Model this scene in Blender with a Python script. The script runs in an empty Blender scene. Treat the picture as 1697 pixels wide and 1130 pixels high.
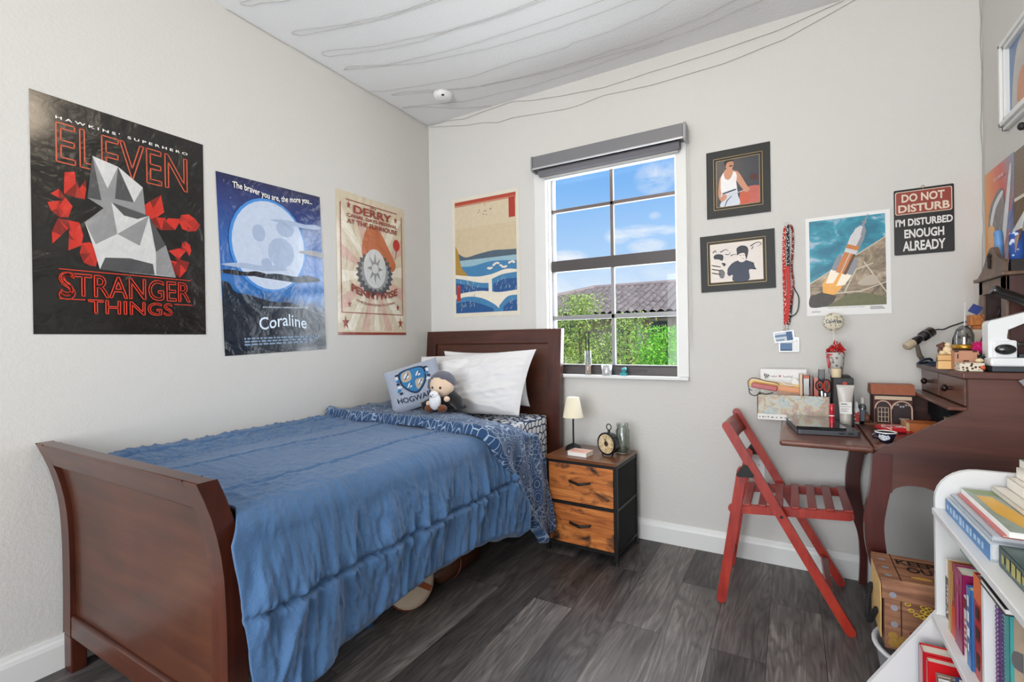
import bpy, math, random
from math import sin, cos, pi, radians as rad
from mathutils import Vector, Matrix, noise

SC = bpy.context.scene
COL = SC.collection
R = random.Random(11)
ORG = {}                    # world origin of every thing, for building its parts in room coordinates

# ------------------------------------------------------------------ materials
def lin(h):
    h = h.lstrip('#')
    c = [int(h[i:i+2], 16)/255 for i in (0, 2, 4)]
    return [(x/12.92 if x <= .04045 else ((x+.055)/1.055)**2.4) for x in c] + [1]

class NT:
    """small node-tree writer"""
    def __init__(s, name):
        s.m = bpy.data.materials.new(name); s.m.use_nodes = True
        s.t = s.m.node_tree; s.t.nodes.clear()
        s.out = s.n('ShaderNodeOutputMaterial')
        s.co = None
    def n(s, kind, **kw):
        x = s.t.nodes.new(kind)
        for k, v in kw.items():
            if k in x.inputs: s.put(x.inputs[k], v)
            else: setattr(x, k, v)
        return x
    def put(s, sock, v):
        if hasattr(v, 'is_output') or isinstance(v, bpy.types.NodeSocket): s.t.links.new(v, sock)
        else: sock.default_value = v
    def obj(s):
        if not s.co: s.co = s.n('ShaderNodeTexCoord')
        return s.co.outputs['Object']
    def uv(s):
        if not s.co: s.co = s.n('ShaderNodeTexCoord')
        return s.co.outputs['UV']
    def map(s, v, scale=(1, 1, 1), rot=(0, 0, 0), loc=(0, 0, 0)):
        x = s.n('ShaderNodeMapping'); s.put(x.inputs['Vector'], v)
        x.inputs['Scale'].default_value = scale; x.inputs['Rotation'].default_value = rot; x.inputs['Location'].default_value = loc
        return x.outputs[0]
    def noise(s, v, scale=5, detail=3, rough=.55, dist=0, w=None):
        x = s.n('ShaderNodeTexNoise')
        if w is not None:
            x.noise_dimensions = '4D'; s.put(x.inputs['W'], w)
        s.put(x.inputs['Vector'], v)
        x.inputs['Scale'].default_value = scale; x.inputs['Detail'].default_value = detail
        x.inputs['Roughness'].default_value = rough; x.inputs['Distortion'].default_value = dist
        return x.outputs['Fac']
    def math(s, op, a, b=None, c=None, clamp=False):
        x = s.n('ShaderNodeMath', operation=op); x.use_clamp = clamp
        s.put(x.inputs[0], a)
        if b is not None: s.put(x.inputs[1], b)
        if c is not None: s.put(x.inputs[2], c)
        return x.outputs[0]
    def ramp(s, fac, stops, interp='LINEAR'):
        x = s.n('ShaderNodeValToRGB'); s.put(x.inputs[0], fac)
        r = x.color_ramp; r.interpolation = interp
        while len(r.elements) < len(stops): r.elements.new(.5)
        for e, (p, c) in zip(r.elements, stops):
            e.position = p; e.color = lin(c) if isinstance(c, str) else (c if hasattr(c, '__len__') else (c, c, c, 1))
        return x.outputs[0]
    def mix(s, fac, a, b, blend='MIX'):
        x = s.n('ShaderNodeMix', data_type='RGBA', blend_type=blend)
        s.put(x.inputs[0], fac)
        s.put(x.inputs[6], lin(a) if isinstance(a, str) else a)
        s.put(x.inputs[7], lin(b) if isinstance(b, str) else b)
        return x.outputs[2]
    def bump(s, h, strength=.3, dist=.01):
        x = s.n('ShaderNodeBump'); s.put(x.inputs['Height'], h)
        x.inputs['Strength'].default_value = strength; x.inputs['Distance'].default_value = dist
        return x.outputs[0]
    def bsdf(s, color, rough=.5, metal=0, normal=None, coat=0, coatr=.1, spec=.5, sheen=0, sss=0, emit=None, emits=0, trans=0, ior=1.45):
        b = s.n('ShaderNodeBsdfPrincipled')
        s.put(b.inputs['Base Color'], lin(color) if isinstance(color, str) else color)
        s.put(b.inputs['Roughness'], rough); b.inputs['Metallic'].default_value = metal
        b.inputs['Coat Weight'].default_value = coat; b.inputs['Coat Roughness'].default_value = coatr
        b.inputs['Specular IOR Level'].default_value = spec; b.inputs['Sheen Weight'].default_value = sheen
        b.inputs['Transmission Weight'].default_value = trans; b.inputs['IOR'].default_value = ior
        if normal is not None: s.put(b.inputs['Normal'], normal)
        if emit:
            b.inputs['Emission Color'].default_value = lin(emit); b.inputs['Emission Strength'].default_value = emits
        s.t.links.new(b.outputs[0], s.out.inputs[0])
        return b

MATS = {}
def mat(name, col=None, rough=.5, metal=0, var=.10, vs=14, bump=0, bs=150, coat=0, sheen=0, spec=.5, emit=None, emits=0):
    if name in MATS: return MATS[name]
    t = NT(name); o = t.obj()
    c = lin(col); f = t.noise(o, vs, 4)
    cc = t.mix(f, [x*(1-var) for x in c[:3]]+[1], [min(1, x*(1+var)) for x in c[:3]]+[1])
    nrm = t.bump(t.noise(o, bs, 3), bump, .004) if bump else None
    t.bsdf(cc, rough, metal, nrm, coat, spec=spec, sheen=sheen, emit=emit, emits=emits)
    MATS[name] = t.m
    return t.m

def wood(name, dark, mid, light, axis='x', scale=1., rough=.35, coat=.25, bump=.05, contrast=(.3, .5, .72)):
    if name in MATS: return MATS[name]
    t = NT(name); o = t.obj()
    st = {'x': (1.2, 16, 16), 'y': (16, 1.2, 16), 'z': (16, 16, 1.2)}[axis]
    v = t.map(o, tuple(a*scale for a in st))
    f = t.noise(v, 2.2, 6, .62, .6)
    blot = t.noise(o, 3.5*scale, 3, .6)
    f2 = t.math('MULTIPLY_ADD', blot, .5, t.math('MULTIPLY', f, .5))
    c = t.ramp(f2, [(contrast[0], dark), (contrast[1], mid), (contrast[2], light)])
    t.bsdf(c, rough, 0, t.bump(f, bump, .003), coat, .15)
    MATS[name] = t.m
    return t.m

def glossy_paper(name, col, rough=.3):
    """printed poster stock: smooth varnish over shallow crumples"""
    key = 'paper_'+name
    if key in MATS: return MATS[key]
    t = NT(key); o = t.obj()
    h = t.math('ADD', t.noise(o, 6, 3, .5, .8), t.math('MULTIPLY', t.noise(o, 21, 3, .55, .5), .22))
    c = lin(col); f = t.noise(o, 40, 4)
    cc = t.mix(f, [x*.9 for x in c[:3]]+[1], [min(1, x*1.1) for x in c[:3]]+[1])
    t.bsdf(cc, rough, 0, t.bump(h, .55, .03), coat=.6, coatr=.12, spec=.4)
    MATS[key] = t.m
    return t.m

def thin_glass(name, tint='#ffffff', refl=.08, rough=.0, fk=.8):
    if name in MATS: return MATS[name]
    t = NT(name)
    tr = t.n('ShaderNodeBsdfTransparent'); tr.inputs[0].default_value = lin(tint)
    gl = t.n('ShaderNodeBsdfGlossy'); gl.inputs['Roughness'].default_value = rough
    fr = t.n('ShaderNodeFresnel'); fr.inputs[0].default_value = 1.35
    k = t.math('MULTIPLY_ADD', t.noise(t.obj(), 4, 2), .02, t.math('ADD', t.math('MULTIPLY', fr.outputs[0], fk), refl))
    mx = t.n('ShaderNodeMixShader'); t.put(mx.inputs[0], k); t.put(mx.inputs[1], tr.outputs[0]); t.put(mx.inputs[2], gl.outputs[0])
    t.t.links.new(mx.outputs[0], t.out.inputs[0])
    MATS[name] = t.m
    return t.m

# ------------------------------------------------------------------ mesh builder
def xf(loc=(0, 0, 0), rz=0, rx=0, ry=0):
    return Matrix.Translation(loc) @ Matrix.Rotation(rz, 4, 'Z') @ Matrix.Rotation(ry, 4, 'Y') @ Matrix.Rotation(rx, 4, 'X')

def frame(o, X, Y):
    X = Vector(X).normalized(); Y = Vector(Y); Y = (Y - X*X.dot(Y)).normalized(); Z = X.cross(Y)
    m = Matrix((X, Y, Z)).transposed().to_4x4(); m.translation = Vector(o)
    return m

def text2d(body, offset=0, res=3):
    cu = bpy.data.curves.new('t', 'FONT'); cu.body = body; cu.offset = offset; cu.resolution_u = res
    ob = bpy.data.objects.new('t', cu); COL.objects.link(ob)
    dg = bpy.context.evaluated_depsgraph_get(); dg.update()
    me = ob.evaluated_get(dg).to_mesh()
    v = [(p.co.x, p.co.y) for p in me.vertices]; f = [tuple(p.vertices) for p in me.polygons]
    ob.evaluated_get(dg).to_mesh_clear()
    bpy.data.objects.remove(ob); bpy.data.curves.remove(cu)
    return v, f

def text_outline(body, res=3):
    cu = bpy.data.curves.new('t', 'FONT'); cu.body = body; cu.resolution_u = res; cu.fill_mode = 'NONE'
    ob = bpy.data.objects.new('t', cu); COL.objects.link(ob)
    dg = bpy.context.evaluated_depsgraph_get(); dg.update()
    me = ob.evaluated_get(dg).to_mesh()
    v = [(p.co.x, p.co.y) for p in me.vertices]; e = [tuple(p.vertices) for p in me.edges]
    ob.evaluated_get(dg).to_mesh_clear()
    bpy.data.objects.remove(ob); bpy.data.curves.remove(cu)
    return v, e

class MB:
    def __init__(s): s.v = []; s.f = []; s.mi = []; s.sm = []; s.uvs = {}
    def add(s, v, f, mat=0, smooth=False, M=None, uv=None):
        b = len(s.v)
        s.v += [tuple(M @ Vector(p)) if M else tuple(p) for p in v]
        s.f += [tuple(b+i for i in q) for q in f]
        s.mi += [mat]*len(f); s.sm += [smooth]*len(f)
        if uv:
            for i, q in enumerate(uv): s.uvs[b+i] = q
        return s
    def box(s, x0, x1, y0, y1, z0, z1, mat=0, M=None):
        v = [(x, y, z) for x in (x0, x1) for y in (y0, y1) for z in (z0, z1)]
        return s.add(v, [(0, 1, 3, 2), (4, 6, 7, 5), (0, 4, 5, 1), (2, 3, 7, 6), (0, 2, 6, 4), (1, 5, 7, 3)], mat, False, M)
    def prism(s, pts, d0, d1, M=None, mat=0, smooth=False):
        n = len(pts)
        v = [(x, y, d0) for x, y in pts] + [(x, y, d1) for x, y in pts]
        s.add(v, [tuple(range(n))[::-1], tuple(range(n, 2*n))], mat, False, M)
        return s.add(v, [(i, (i+1) % n, n+(i+1) % n, n+i) for i in range(n)], mat, smooth, M)
    def poly(s, pts, mat=0, M=None, z=0):
        return s.add([(x, y, z) for x, y in pts], [tuple(range(len(pts)))], mat, False, M)
    def tube(s, pts, r, seg=8, mat=0, closed=False, M=None, caps=True):
        pts = [Vector(p) for p in pts]; n = len(pts)
        rr = r if hasattr(r, '__len__') else [r]*n
        tan = []
        for i in range(n):
            a = pts[(i-1) % n] if (closed or i > 0) else pts[i]
            b = pts[(i+1) % n] if (closed or i < n-1) else pts[i]
            t = b-a; tan.append(t.normalized() if t.length > 1e-9 else Vector((0, 0, 1)))
        up = Vector((0, 0, 1)) if abs(tan[0].z) < .9 else Vector((1, 0, 0))
        nrm = (up - tan[0]*up.dot(tan[0])).normalized()
        v = []
        for i in range(n):
            nrm = (nrm - tan[i]*nrm.dot(tan[i])); nrm = nrm.normalized() if nrm.length > 1e-6 else Vector((1, 0, 0))
            b = tan[i].cross(nrm)
            for k in range(seg):
                a = 2*pi*k/seg
                v.append(pts[i] + (nrm*cos(a) + b*sin(a))*rr[i])
        f = []
        for i in range(n if closed else n-1):
            j = (i+1) % n
            for k in range(seg):
                l = (k+1) % seg
                f.append((i*seg+k, i*seg+l, j*seg+l, j*seg+k))
        s.add(v, f, mat, True, M)
        if caps and not closed:
            s.add(v[:seg], [tuple(range(seg))[::-1]], mat, False, M); s.add(v[-seg:], [tuple(range(seg))], mat, False, M)
        return s
    def lathe(s, prof, seg=24, mat=0, M=None, smooth=True):
        v = []; f = []
        for r, z in prof:
            for k in range(seg): v.append((r*cos(2*pi*k/seg), r*sin(2*pi*k/seg), z))
        for i in range(len(prof)-1):
            for k in range(seg):
                l = (k+1) % seg
                f.append((i*seg+k, i*seg+l, (i+1)*seg+l, (i+1)*seg+k))
        s.add(v, f, mat, smooth, M)
        if prof[0][0] > 1e-6: s.add(v[:seg], [tuple(range(seg))[::-1]], mat, False, M)
        if prof[-1][0] > 1e-6: s.add(v[-seg:], [tuple(range(seg))], mat, False, M)
        return s
    def ball(s, c, r, mat=0, seg=16, rings=10, M=None, fn=None):
        r = r if hasattr(r, '__len__') else (r, r, r)
        v = []; f = []
        for i in range(rings+1):
            th = pi*i/rings
            for k in range(seg):
                ph = 2*pi*k/seg
                p = Vector((sin(th)*cos(ph), sin(th)*sin(ph), cos(th)))
                if fn: p = fn(p)
                v.append((c[0]+p.x*r[0], c[1]+p.y*r[1], c[2]+p.z*r[2]))
        for i in range(rings):
            for k in range(seg):
                l = (k+1) % seg
                f.append((i*seg+k, (i+1)*seg+k, (i+1)*seg+l, i*seg+l))
        return s.add(v, f, mat, True, M)
    def grid(s, fn, nu, nv, mat=0, smooth=True, uvfn=None, M=None):
        v = []; uv = []
        for i in range(nu+1):
            for j in range(nv+1):
                v.append(fn(i/nu, j/nv))
                if uvfn: uv.append(uvfn(i/nu, j/nv))
        f = [(i*(nv+1)+j, (i+1)*(nv+1)+j, (i+1)*(nv+1)+j+1, i*(nv+1)+j+1) for i in range(nu) for j in range(nv)]
        return s.add(v, f, mat, smooth, M, uv or None)
    def text(s, body, x0, x1, y0, y1, M, z=0, mat=0, warp=None, offset=.012, depth=0):
        """lettering squeezed into the box x0..x1, y0..y1 of the frame M"""
        v, f = text2d(body, offset)
        ax = min(p[0] for p in v); bx = max(p[0] for p in v); ay = min(p[1] for p in v); by = max(p[1] for p in v)
        q = [(x0+(p[0]-ax)/(bx-ax)*(x1-x0), y0+(p[1]-ay)/max(by-ay, 1e-6)*(y1-y0)) for p in v]
        if warp: q = [warp(*p) for p in q]
        return s.add([(x, y, z) for x, y in q], f, mat, False, M)
    def outline(s, body, x0, x1, y0, y1, M, z=0, mat=0, wid=.002, warp=None):
        v, e = text_outline(body)
        ax = min(p[0] for p in v); bx = max(p[0] for p in v); ay = min(p[1] for p in v); by = max(p[1] for p in v)
        q = [Vector((x0+(p[0]-ax)/(bx-ax)*(x1-x0), y0+(p[1]-ay)/(by-ay)*(y1-y0))) for p in v]
        if warp: q = [Vector(warp(*p)) for p in q]
        for a, b in e:
            d = q[b]-q[a]
            if d.length < 1e-6: continue
            n = Vector((-d.y, d.x)).normalized()*wid/2; t = d.normalized()*wid*.3
            s.add([(p.x, p.y, z) for p in (q[a]-t-n, q[b]+t-n, q[b]+t+n, q[a]-t+n)], [(0, 1, 2, 3)], mat, False, M)
        return s
    def build(s, name, mats, parent=None, bevel=0, label=None, seg=2, kind=None, org=None):
        me = bpy.data.meshes.new(name)
        o = bpy.data.objects.new(name, me); COL.objects.link(o)
        if parent is not None:
            w = ORG[parent.name]; o.parent = parent
        elif org is not None: w = Vector(org); o.location = w
        else: w = Vector((0, 0, 0))
        ORG[o.name] = w
        me.from_pydata([tuple(Vector(p)-w) for p in s.v], [], s.f)
        for m in (mats if isinstance(mats, (list, tuple)) else [mats]): me.materials.append(m)
        me.polygons.foreach_set('material_index', s.mi); me.polygons.foreach_set('use_smooth', s.sm)
        if s.uvs:
            l = me.uv_layers.new(name='UVMap')
            for lp in me.loops: l.data[lp.index].uv = s.uvs.get(lp.vertex_index, (0, 0))
        me.validate(); me.update()
        if bevel:
            b = o.modifiers.new('edge', 'BEVEL'); b.width = bevel; b.segments = seg; b.limit_method = 'ANGLE'; b.angle_limit = rad(35)
        if label: o['label'] = label
        if kind: o['kind'] = kind
        return o

def tag(o, label, cat, group=None, kind=None):
    o['label'] = label; o['category'] = cat
    if group: o['group'] = group
    if kind: o['kind'] = kind
    return o

def thing(name, label, cat, loc, rz=0, group=None, local=False):
    """an Empty at the foot of a thing; its parts are its children"""
    o = bpy.data.objects.new(name, None); COL.objects.link(o)
    o.empty_display_size = .05; o.location = loc; o.rotation_euler.z = rz
    ORG[o.name] = Vector((0, 0, 0)) if (local or rz) else Vector(loc)
    return tag(o, label, cat, group)

def solo(mb, name, mats, label, cat, group=None, bevel=0, kind=None):
    xs = [p[0] for p in mb.v]; ys = [p[1] for p in mb.v]; zs = [p[2] for p in mb.v]
    o = mb.build(name, mats, None, bevel, org=((min(xs)+max(xs))/2, (min(ys)+max(ys))/2, min(zs)))
    return tag(o, label, cat, group, kind)

def struct(name, mb, mats, bevel=0, parent=None):
    return mb.build(name, mats, parent, bevel, kind='structure')

def dup(root, loc, rz=None, label=None, swap=None):
    """a copy of a thing with copies of its parts"""
    r = root.copy(); COL.objects.link(r); r.location = loc
    ORG[r.name] = Vector((0, 0, 0))
    if rz is not None: r.rotation_euler.z = rz
    if label: r['label'] = label
    for ch in list(root.children):
        c = ch.copy(); COL.objects.link(c); c.parent = r
        for g in list(ch.children):
            d = g.copy(); COL.objects.link(d); d.parent = c
    return r

def spline(pts, n=8, closed=True):
    """smooth Catmull-Rom outline through the points"""
    out = []; m = len(pts)
    rng = range(m) if closed else range(m-1)
    for i in rng:
        p = [Vector(pts[(i+k) % m]) if closed else Vector(pts[max(0, min(m-1, i+k))]) for k in (-1, 0, 1, 2)]
        for j in range(n):
            t = j/n
            out.append(.5*((2*p[1]) + (-p[0]+p[2])*t + (2*p[0]-5*p[1]+4*p[2]-p[3])*t*t + (-p[0]+3*p[1]-3*p[2]+p[3])*t**3))
    if not closed: out.append(Vector(pts[-1]))
    return [tuple(p) for p in out]

def ell(cx, cy, rx, ry=None, n=32, a0=0, a1=2*pi):
    ry = rx if ry is None else ry
    full = abs(a1-a0-2*pi) < 1e-6
    return [(cx+rx*cos(a0+(a1-a0)*k/(n if full else n-1)), cy+ry*sin(a0+(a1-a0)*k/(n if full else n-1))) for k in range(n)]

def rrect(x0, x1, y0, y1, r, n=5):
    o = []
    for cx, cy, a in ((x1-r, y1-r, 0), (x0+r, y1-r, pi/2), (x0+r, y0+r, pi), (x1-r, y0+r, 1.5*pi)):
        o += [(cx+r*cos(a+pi/2*k/n), cy+r*sin(a+pi/2*k/n)) for k in range(n+1)]
    return o

def rect(x0, x1, y0, y1): return [(x0, y0), (x1, y0), (x1, y1), (x0, y1)]
def star(cx, cy, r, n=5): return [(cx+(r if k % 2 == 0 else r*.4)*sin(pi*k/n), cy+(r if k % 2 == 0 else r*.4)*cos(pi*k/n)) for k in range(2*n)]

XZ = Matrix(((1, 0, 0, 0), (0, 0, 1, 0), (0, 1, 0, 0), (0, 0, 0, 1)))      # local x,y -> room x,z ; depth -> y
# ------------------------------------------------------------------ camera
cam = bpy.data.cameras.new('camera'); co = bpy.data.objects.new('camera', cam); COL.objects.link(co)
cr = Vector((.86538, .50089, -.01504)); cu_ = Vector((.01181, .00963, .99988)); cf = Vector((-.50098, .86546, -.00241))
mw = Matrix((cr, cu_, -cf)).transposed().to_4x4(); mw.translation = (2.2895, -2.7746, 1.1549)
co.matrix_world = mw
cam.sensor_width = 36; cam.lens = 36*797.57/1697; cam.clip_start = .02
SC.camera = co
SC.view_settings.view_transform = 'Standard'; SC.view_settings.look = 'None'
SC.view_settings.gamma = 1; SC.view_settings.use_curve_mapping = False
SC.view_settings.exposure = 0.3

# ------------------------------------------------------------------ room shell
W, D, H = 3.006, 5.4, 2.74
def wallmat(name, col, bump=.35):
    t = NT(name); o = t.obj()
    h = t.math('ADD', t.noise(o, 75, 3, .6), t.math('MULTIPLY', t.noise(o, 190, 2), .4))
    f = t.noise(o, 1.3, 3)
    c = lin(col)
    t.bsdf(t.mix(f, [x*.97 for x in c[:3]]+[1], [x*1.03 for x in c[:3]]+[1]), .62, 0, t.bump(h, bump, .004), spec=.3)
    return t.m
M_wall = wallmat('wall_paint', '#cdcbc7')
M_ceil = wallmat('ceiling_paint', '#e9e9ea', .45)
M_white = mat('white_trim_paint', '#dddddb', .35, var=.03, vs=6)

def floor_material():
    t = NT('grey_oak_planks'); o = t.obj()
    v = t.map(o, (1, 1, 1), (0, 0, pi/2), (.0, .0, 0))
    br = t.n('ShaderNodeTexBrick'); t.put(br.inputs['Vector'], t.map(v, (1, 1, 1), (0, 0, 0), (.35, 2.215, 0)))
    br.offset = .37; br.offset_frequency = 2; br.squash = 1
    br.inputs['Scale'].default_value = 1; br.inputs['Mortar Size'].default_value = .0012; br.inputs['Mortar Smooth'].default_value = .1
    br.inputs['Brick Width'].default_value = 1.22; br.inputs['Row Height'].default_value = .184; br.inputs['Bias'].default_value = 0
    br.inputs['Color1'].default_value = (0, 0, 0, 1); br.inputs['Color2'].default_value = (1, 1, 1, 1); br.inputs['Mortar'].default_value = (.5, .5, .5, 1)
    rnd = t.n('ShaderNodeSeparateColor'); t.put(rnd.inputs[0], br.outputs['Color'])
    w = t.math('MULTIPLY', rnd.outputs[0], 37.0)
    fine = t.noise(t.map(o, (85, 4.5, 1)), 1.3, 6, .7, .3, w)
    broad = t.noise(t.map(o, (7.5, 1.0, 1)), 1.0, 3, .5, .5, w)
    rings = t.math('MULTIPLY_ADD', t.math('SINE', t.math('MULTIPLY', broad, 95)), .5, .5)    # cathedral figure: contour lines of a slow field
    rings = t.math('POWER', rings, 2.0)
    patch = t.noise(t.map(o, (9, 1.6, 1)), 1.0, 4, .6, .6, t.math('ADD', w, 9.0))
    g = t.math('ADD', t.math('MULTIPLY', fine, .42), t.math('MULTIPLY', patch, .46))
    g = t.math('SUBTRACT', g, t.math('MULTIPLY', t.math('MULTIPLY', rings, patch), .13))
    g = t.math('ADD', g, t.math('MULTIPLY_ADD', rnd.outputs[0], .20, -.05))
    c = t.ramp(g, [(.26, '#262323'), (.40, '#484342'), (.53, '#68625f'), (.70, '#a09a94')])
    c = t.mix(t.math('MULTIPLY', br.outputs['Fac'], .75), c, '#141212')
    b = t.bsdf(c, t.math('MULTIPLY_ADD', fine, .2, .32), 0, t.bump(t.math('SUBTRACT', g, br.outputs['Fac']), .18, .002), spec=.4)
    return t.m

struct('floor', MB().box(-.12, W+.12, -D-.12, .12, -.1, 0), floor_material())
struct('ceiling', MB().box(-.12, W+.12, -D-.12, .12, H, H+.1), M_ceil)
struct('wall_left', MB().box(-.12, 0, -D, 0, 0, H), M_wall)
struct('wall_right', MB().box(W, W+.12, -D, 0, 0, H), M_wall)
wx0, wx1, wz0, wz1 = .905, 1.778, .925, 2.26
struct('wall_back', MB().box(-.12, wx0, 0, .14, 0, H).box(wx1, W+.12, 0, .14, 0, H).box(wx0, wx1, 0, .14, 0, wz0).box(wx0, wx1, 0, .14, wz1, H), M_wall)
fx0, fx1, fz0, fz1 = .45, 2.75, .45, 2.25
struct('wall_front', MB().box(-.12, fx0, -D-.12, -D, 0, H).box(fx1, W+.12, -D-.12, -D, 0, H).box(fx0, fx1, -D-.12, -D, 0, fz0).box(fx0, fx1, -D-.12, -D, fz1, H), M_wall)
BBP = [(0, 0), (.016, 0), (.016, .085), (.013, .098), (.009, .106), (.007, .117), (0, .117)]
def baseboard(name, a, b):
    a = Vector(a); b = Vector(b); d = (b-a).normalized(); n = Vector((-d.y, d.x, 0))
    m = MB(); m.prism([(p[0], p[1]) for p in BBP], 0, (b-a).length, Matrix((n, Vector((0, 0, 1)), n.cross(Vector((0, 0, 1))))).transposed().to_4x4())
    m.v = [tuple(Vector(p)+ (a if n.cross(Vector((0,0,1))).dot(d) > 0 else b)) for p in m.v]
    struct(name, m, M_white)
baseboard('baseboard_left', (0, 0, 0), (0, -D, 0)); baseboard('baseboard_back', (W, 0, 0), (0, 0, 0)); baseboard('baseboard_right', (W, -D, 0), (W, 0, 0))

# window in the back wall
M_dark = mat('bronze_sash_metal', '#4d4848', .45, .3, .06)
M_grey = mat('grey_shade_metal', '#77777a', .5, .2, .05)
M_pane = thin_glass('window_glass', '#fbfdff', .0, 0, .012)
w1 = bpy.data.objects.new('window_1', None); COL.objects.link(w1); w1.location = (1.34, 0, .93); w1['kind'] = 'structure'; ORG['window_1'] = Vector((1.34, 0, .93))
m = MB()
m.box(.871, .952, -.014, .02, .936, 2.30).box(1.750, 1.807, -.014, .02, .936, 2.30).box(.952, 1.750, -.010, .02, 2.165, 2.30)
m.build('window_frame', M_white, w1, .003)
m = MB()
m.box(.905, .962, .02, .12, .925, 2.26).box(1.738, 1.778, .02, .12, .925, 2.26).box(.905, 1.778, .02, .12, 2.2, 2.26).box(.905, 1.778, .02, .14, .91, .93)
m.build('window_jamb', M_white, w1, .002)
MB().box(.858, 1.808, -.034, .02, .917, .936).build('window_sill', M_white, w1, .004)
ga, gb = .958, 1.742
m = MB()
m.box(ga, gb, .045, .085, 1.585, 1.655)                     # meeting rail
m.box(ga, gb, .045, .09, .93, .985).box(ga+.22, gb-.18, .036, .046, .957, .967).box(ga, gb, .040, .085, .985, .995)
m.box(ga, ga+.008, .05, .085, .98, 2.2).box(gb-.006, gb, .05, .085, .98, 2.2).box(ga, gb, .05, .085, 2.185, 2.2)
m.build('sash', M_dark, w1, .002)
m = MB()
m.box(1.351, 1.371, .055, .08, .99, 1.59)
m.box(ga, gb, .055, .08, 1.277, 1.303)
m.build('muntin', mat('grey_muntin_metal', '#8a898a', .45, .3, .05), w1, .002)
m = MB()
m.box(1.351, 1.371, .055, .08, 1.655, 2.19).box(ga, gb, .055, .08, 1.965, 1.986)
m.build('muntin', mat('brown_muntin_metal', '#6d6360', .45, .3, .05), w1, .002)
MB().box(ga, gb, .066, .070, .98, 1.60).build('pane', M_pane, w1)
MB().box(ga, gb, .064, .068, 1.64, 2.19).build('pane', M_pane, w1)

# roller shade above the window
rs = thing('roller_shade', 'grey roller shade with a metal cassette mounted across the top of the window', 'window shade', (1.358, -.09, 2.2))
MB().box(.902, 1.808, -.094, -.016, 2.222, 2.297).build('cassette', M_grey, rs, .005)
MB().box(.902, 1.808, -.098, -.09, 2.214, 2.224).build('lower_lip', mat('pale_aluminium', '#c4c4c6', .35, .5, .04), rs, .002)
for a, b in ((.893, .902), (1.808, 1.820)):
    MB().prism(rrect(-.1, -.014, 2.205, 2.302, .015), a, b, Matrix(((0, 0, 1, 0), (1, 0, 0, 0), (0, 1, 0, 0), (0, 0, 0, 1)))).build('end_cap', mat('end_cap_plastic', '#9a9a9c', .4), rs, .002)
m = MB(); m.tube([(.93, -.045, 2.20), (1.782, -.045, 2.20)], .024, 16)
m.build('fabric_roll', mat('grey_shade_fabric', '#6e6d72', .85, bump=.2, bs=400), rs)
m = MB(); m.box(.945, 1.772, -.040, -.036, 2.172, 2.205); m.tube([(.945, -.038, 2.172), (1.772, -.038, 2.172)], .006, 10)
m.build('hem_bar', mat('pale_shade_hem', '#a8a5a3', .7), rs)
m = MB(); m.tube([(1.813, -.05, 2.21), (1.813, -.03, 1.6), (1.815, -.03, 1.11), (1.819, -.03, 1.10), (1.823, -.03, 1.11), (1.822, -.03, 1.6), (1.82, -.05, 2.21)], .0013, 6)
m.build('bead_chain', mat('clear_bead_chain', '#d5d5d2', .3), rs)

GLOBE = 15.0
# unseen rear window added to hold a fill light, and the ceiling lamp
w2 = bpy.data.objects.new('added_rear_window', None); COL.objects.link(w2); w2.location = (1.6, -D, .45); w2['kind'] = 'structure'; ORG['added_rear_window'] = Vector((1.6, -D, .45))
m = MB()
for a in ((fx0-.05, fx0+.02, fz0-.05, fz1+.05), (fx1-.02, fx1+.05, fz0-.05, fz1+.05), (fx0, fx1, fz0-.05, fz0+.02), (fx0, fx1, fz1-.02, fz1+.05), (1.585, 1.615, fz0, fz1)):
    m.box(a[0], a[1], -D-.03, -D+.015, a[2], a[3])
m.build('window_frame', M_white, w2, .003)
MB().box(fx0, fx1, -D-.06, -D-.055, fz0, fz1).build('pane', M_pane, w2)
cl = thing('ceiling_light', 'round white flush ceiling light in the middle of the room', 'ceiling light', (1.72, -1.75, 2.66))
MB().lathe([(.0, 2.74), (.10, 2.74), (.10, 2.715), (.08, 2.70)], 32, M=Matrix.Translation((1.72, -1.75, 0))).build('base', M_white, cl)
m = MB(); m.ball((1.72, -1.75, 2.57), .14, 0, 32, 18); m.build('globe', mat('lit_opal_globe', '#f4f2ee', .5, var=.02, emit='#ffeacd', emits=GLOBE), cl)
def area(name, loc, rot, sx, sy, power, col):
    l = bpy.data.lights.new(name, 'AREA'); l.shape = 'RECTANGLE'; l.size = sx; l.size_y = sy; l.energy = power; l.color = col
    o = bpy.data.objects.new(name, l); COL.objects.link(o); o.location = loc; o.rotation_euler = rot
    return o
area('rear_fill_light', (1.6, -D-.02, 1.35), (rad(92), 0, 0), 2.2, 1.75, 120, (.955, .98, 1))  # fill light added behind the camera to brighten the room evenly
area('window_daylight', (1.34, .16, 1.6), (rad(-90), 0, 0), .83, 1.3, 24, (.95, .98, 1))
sun = bpy.data.lights.new('sun', 'SUN'); sun.energy = 5.6; sun.angle = rad(1.0); sun.color = (1, .95, .86)
so = bpy.data.objects.new('sun', sun); COL.objects.link(so); so.rotation_euler = Vector((-.62, .35, -.75)).to_track_quat('-Z', 'Y').to_euler()

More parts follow.
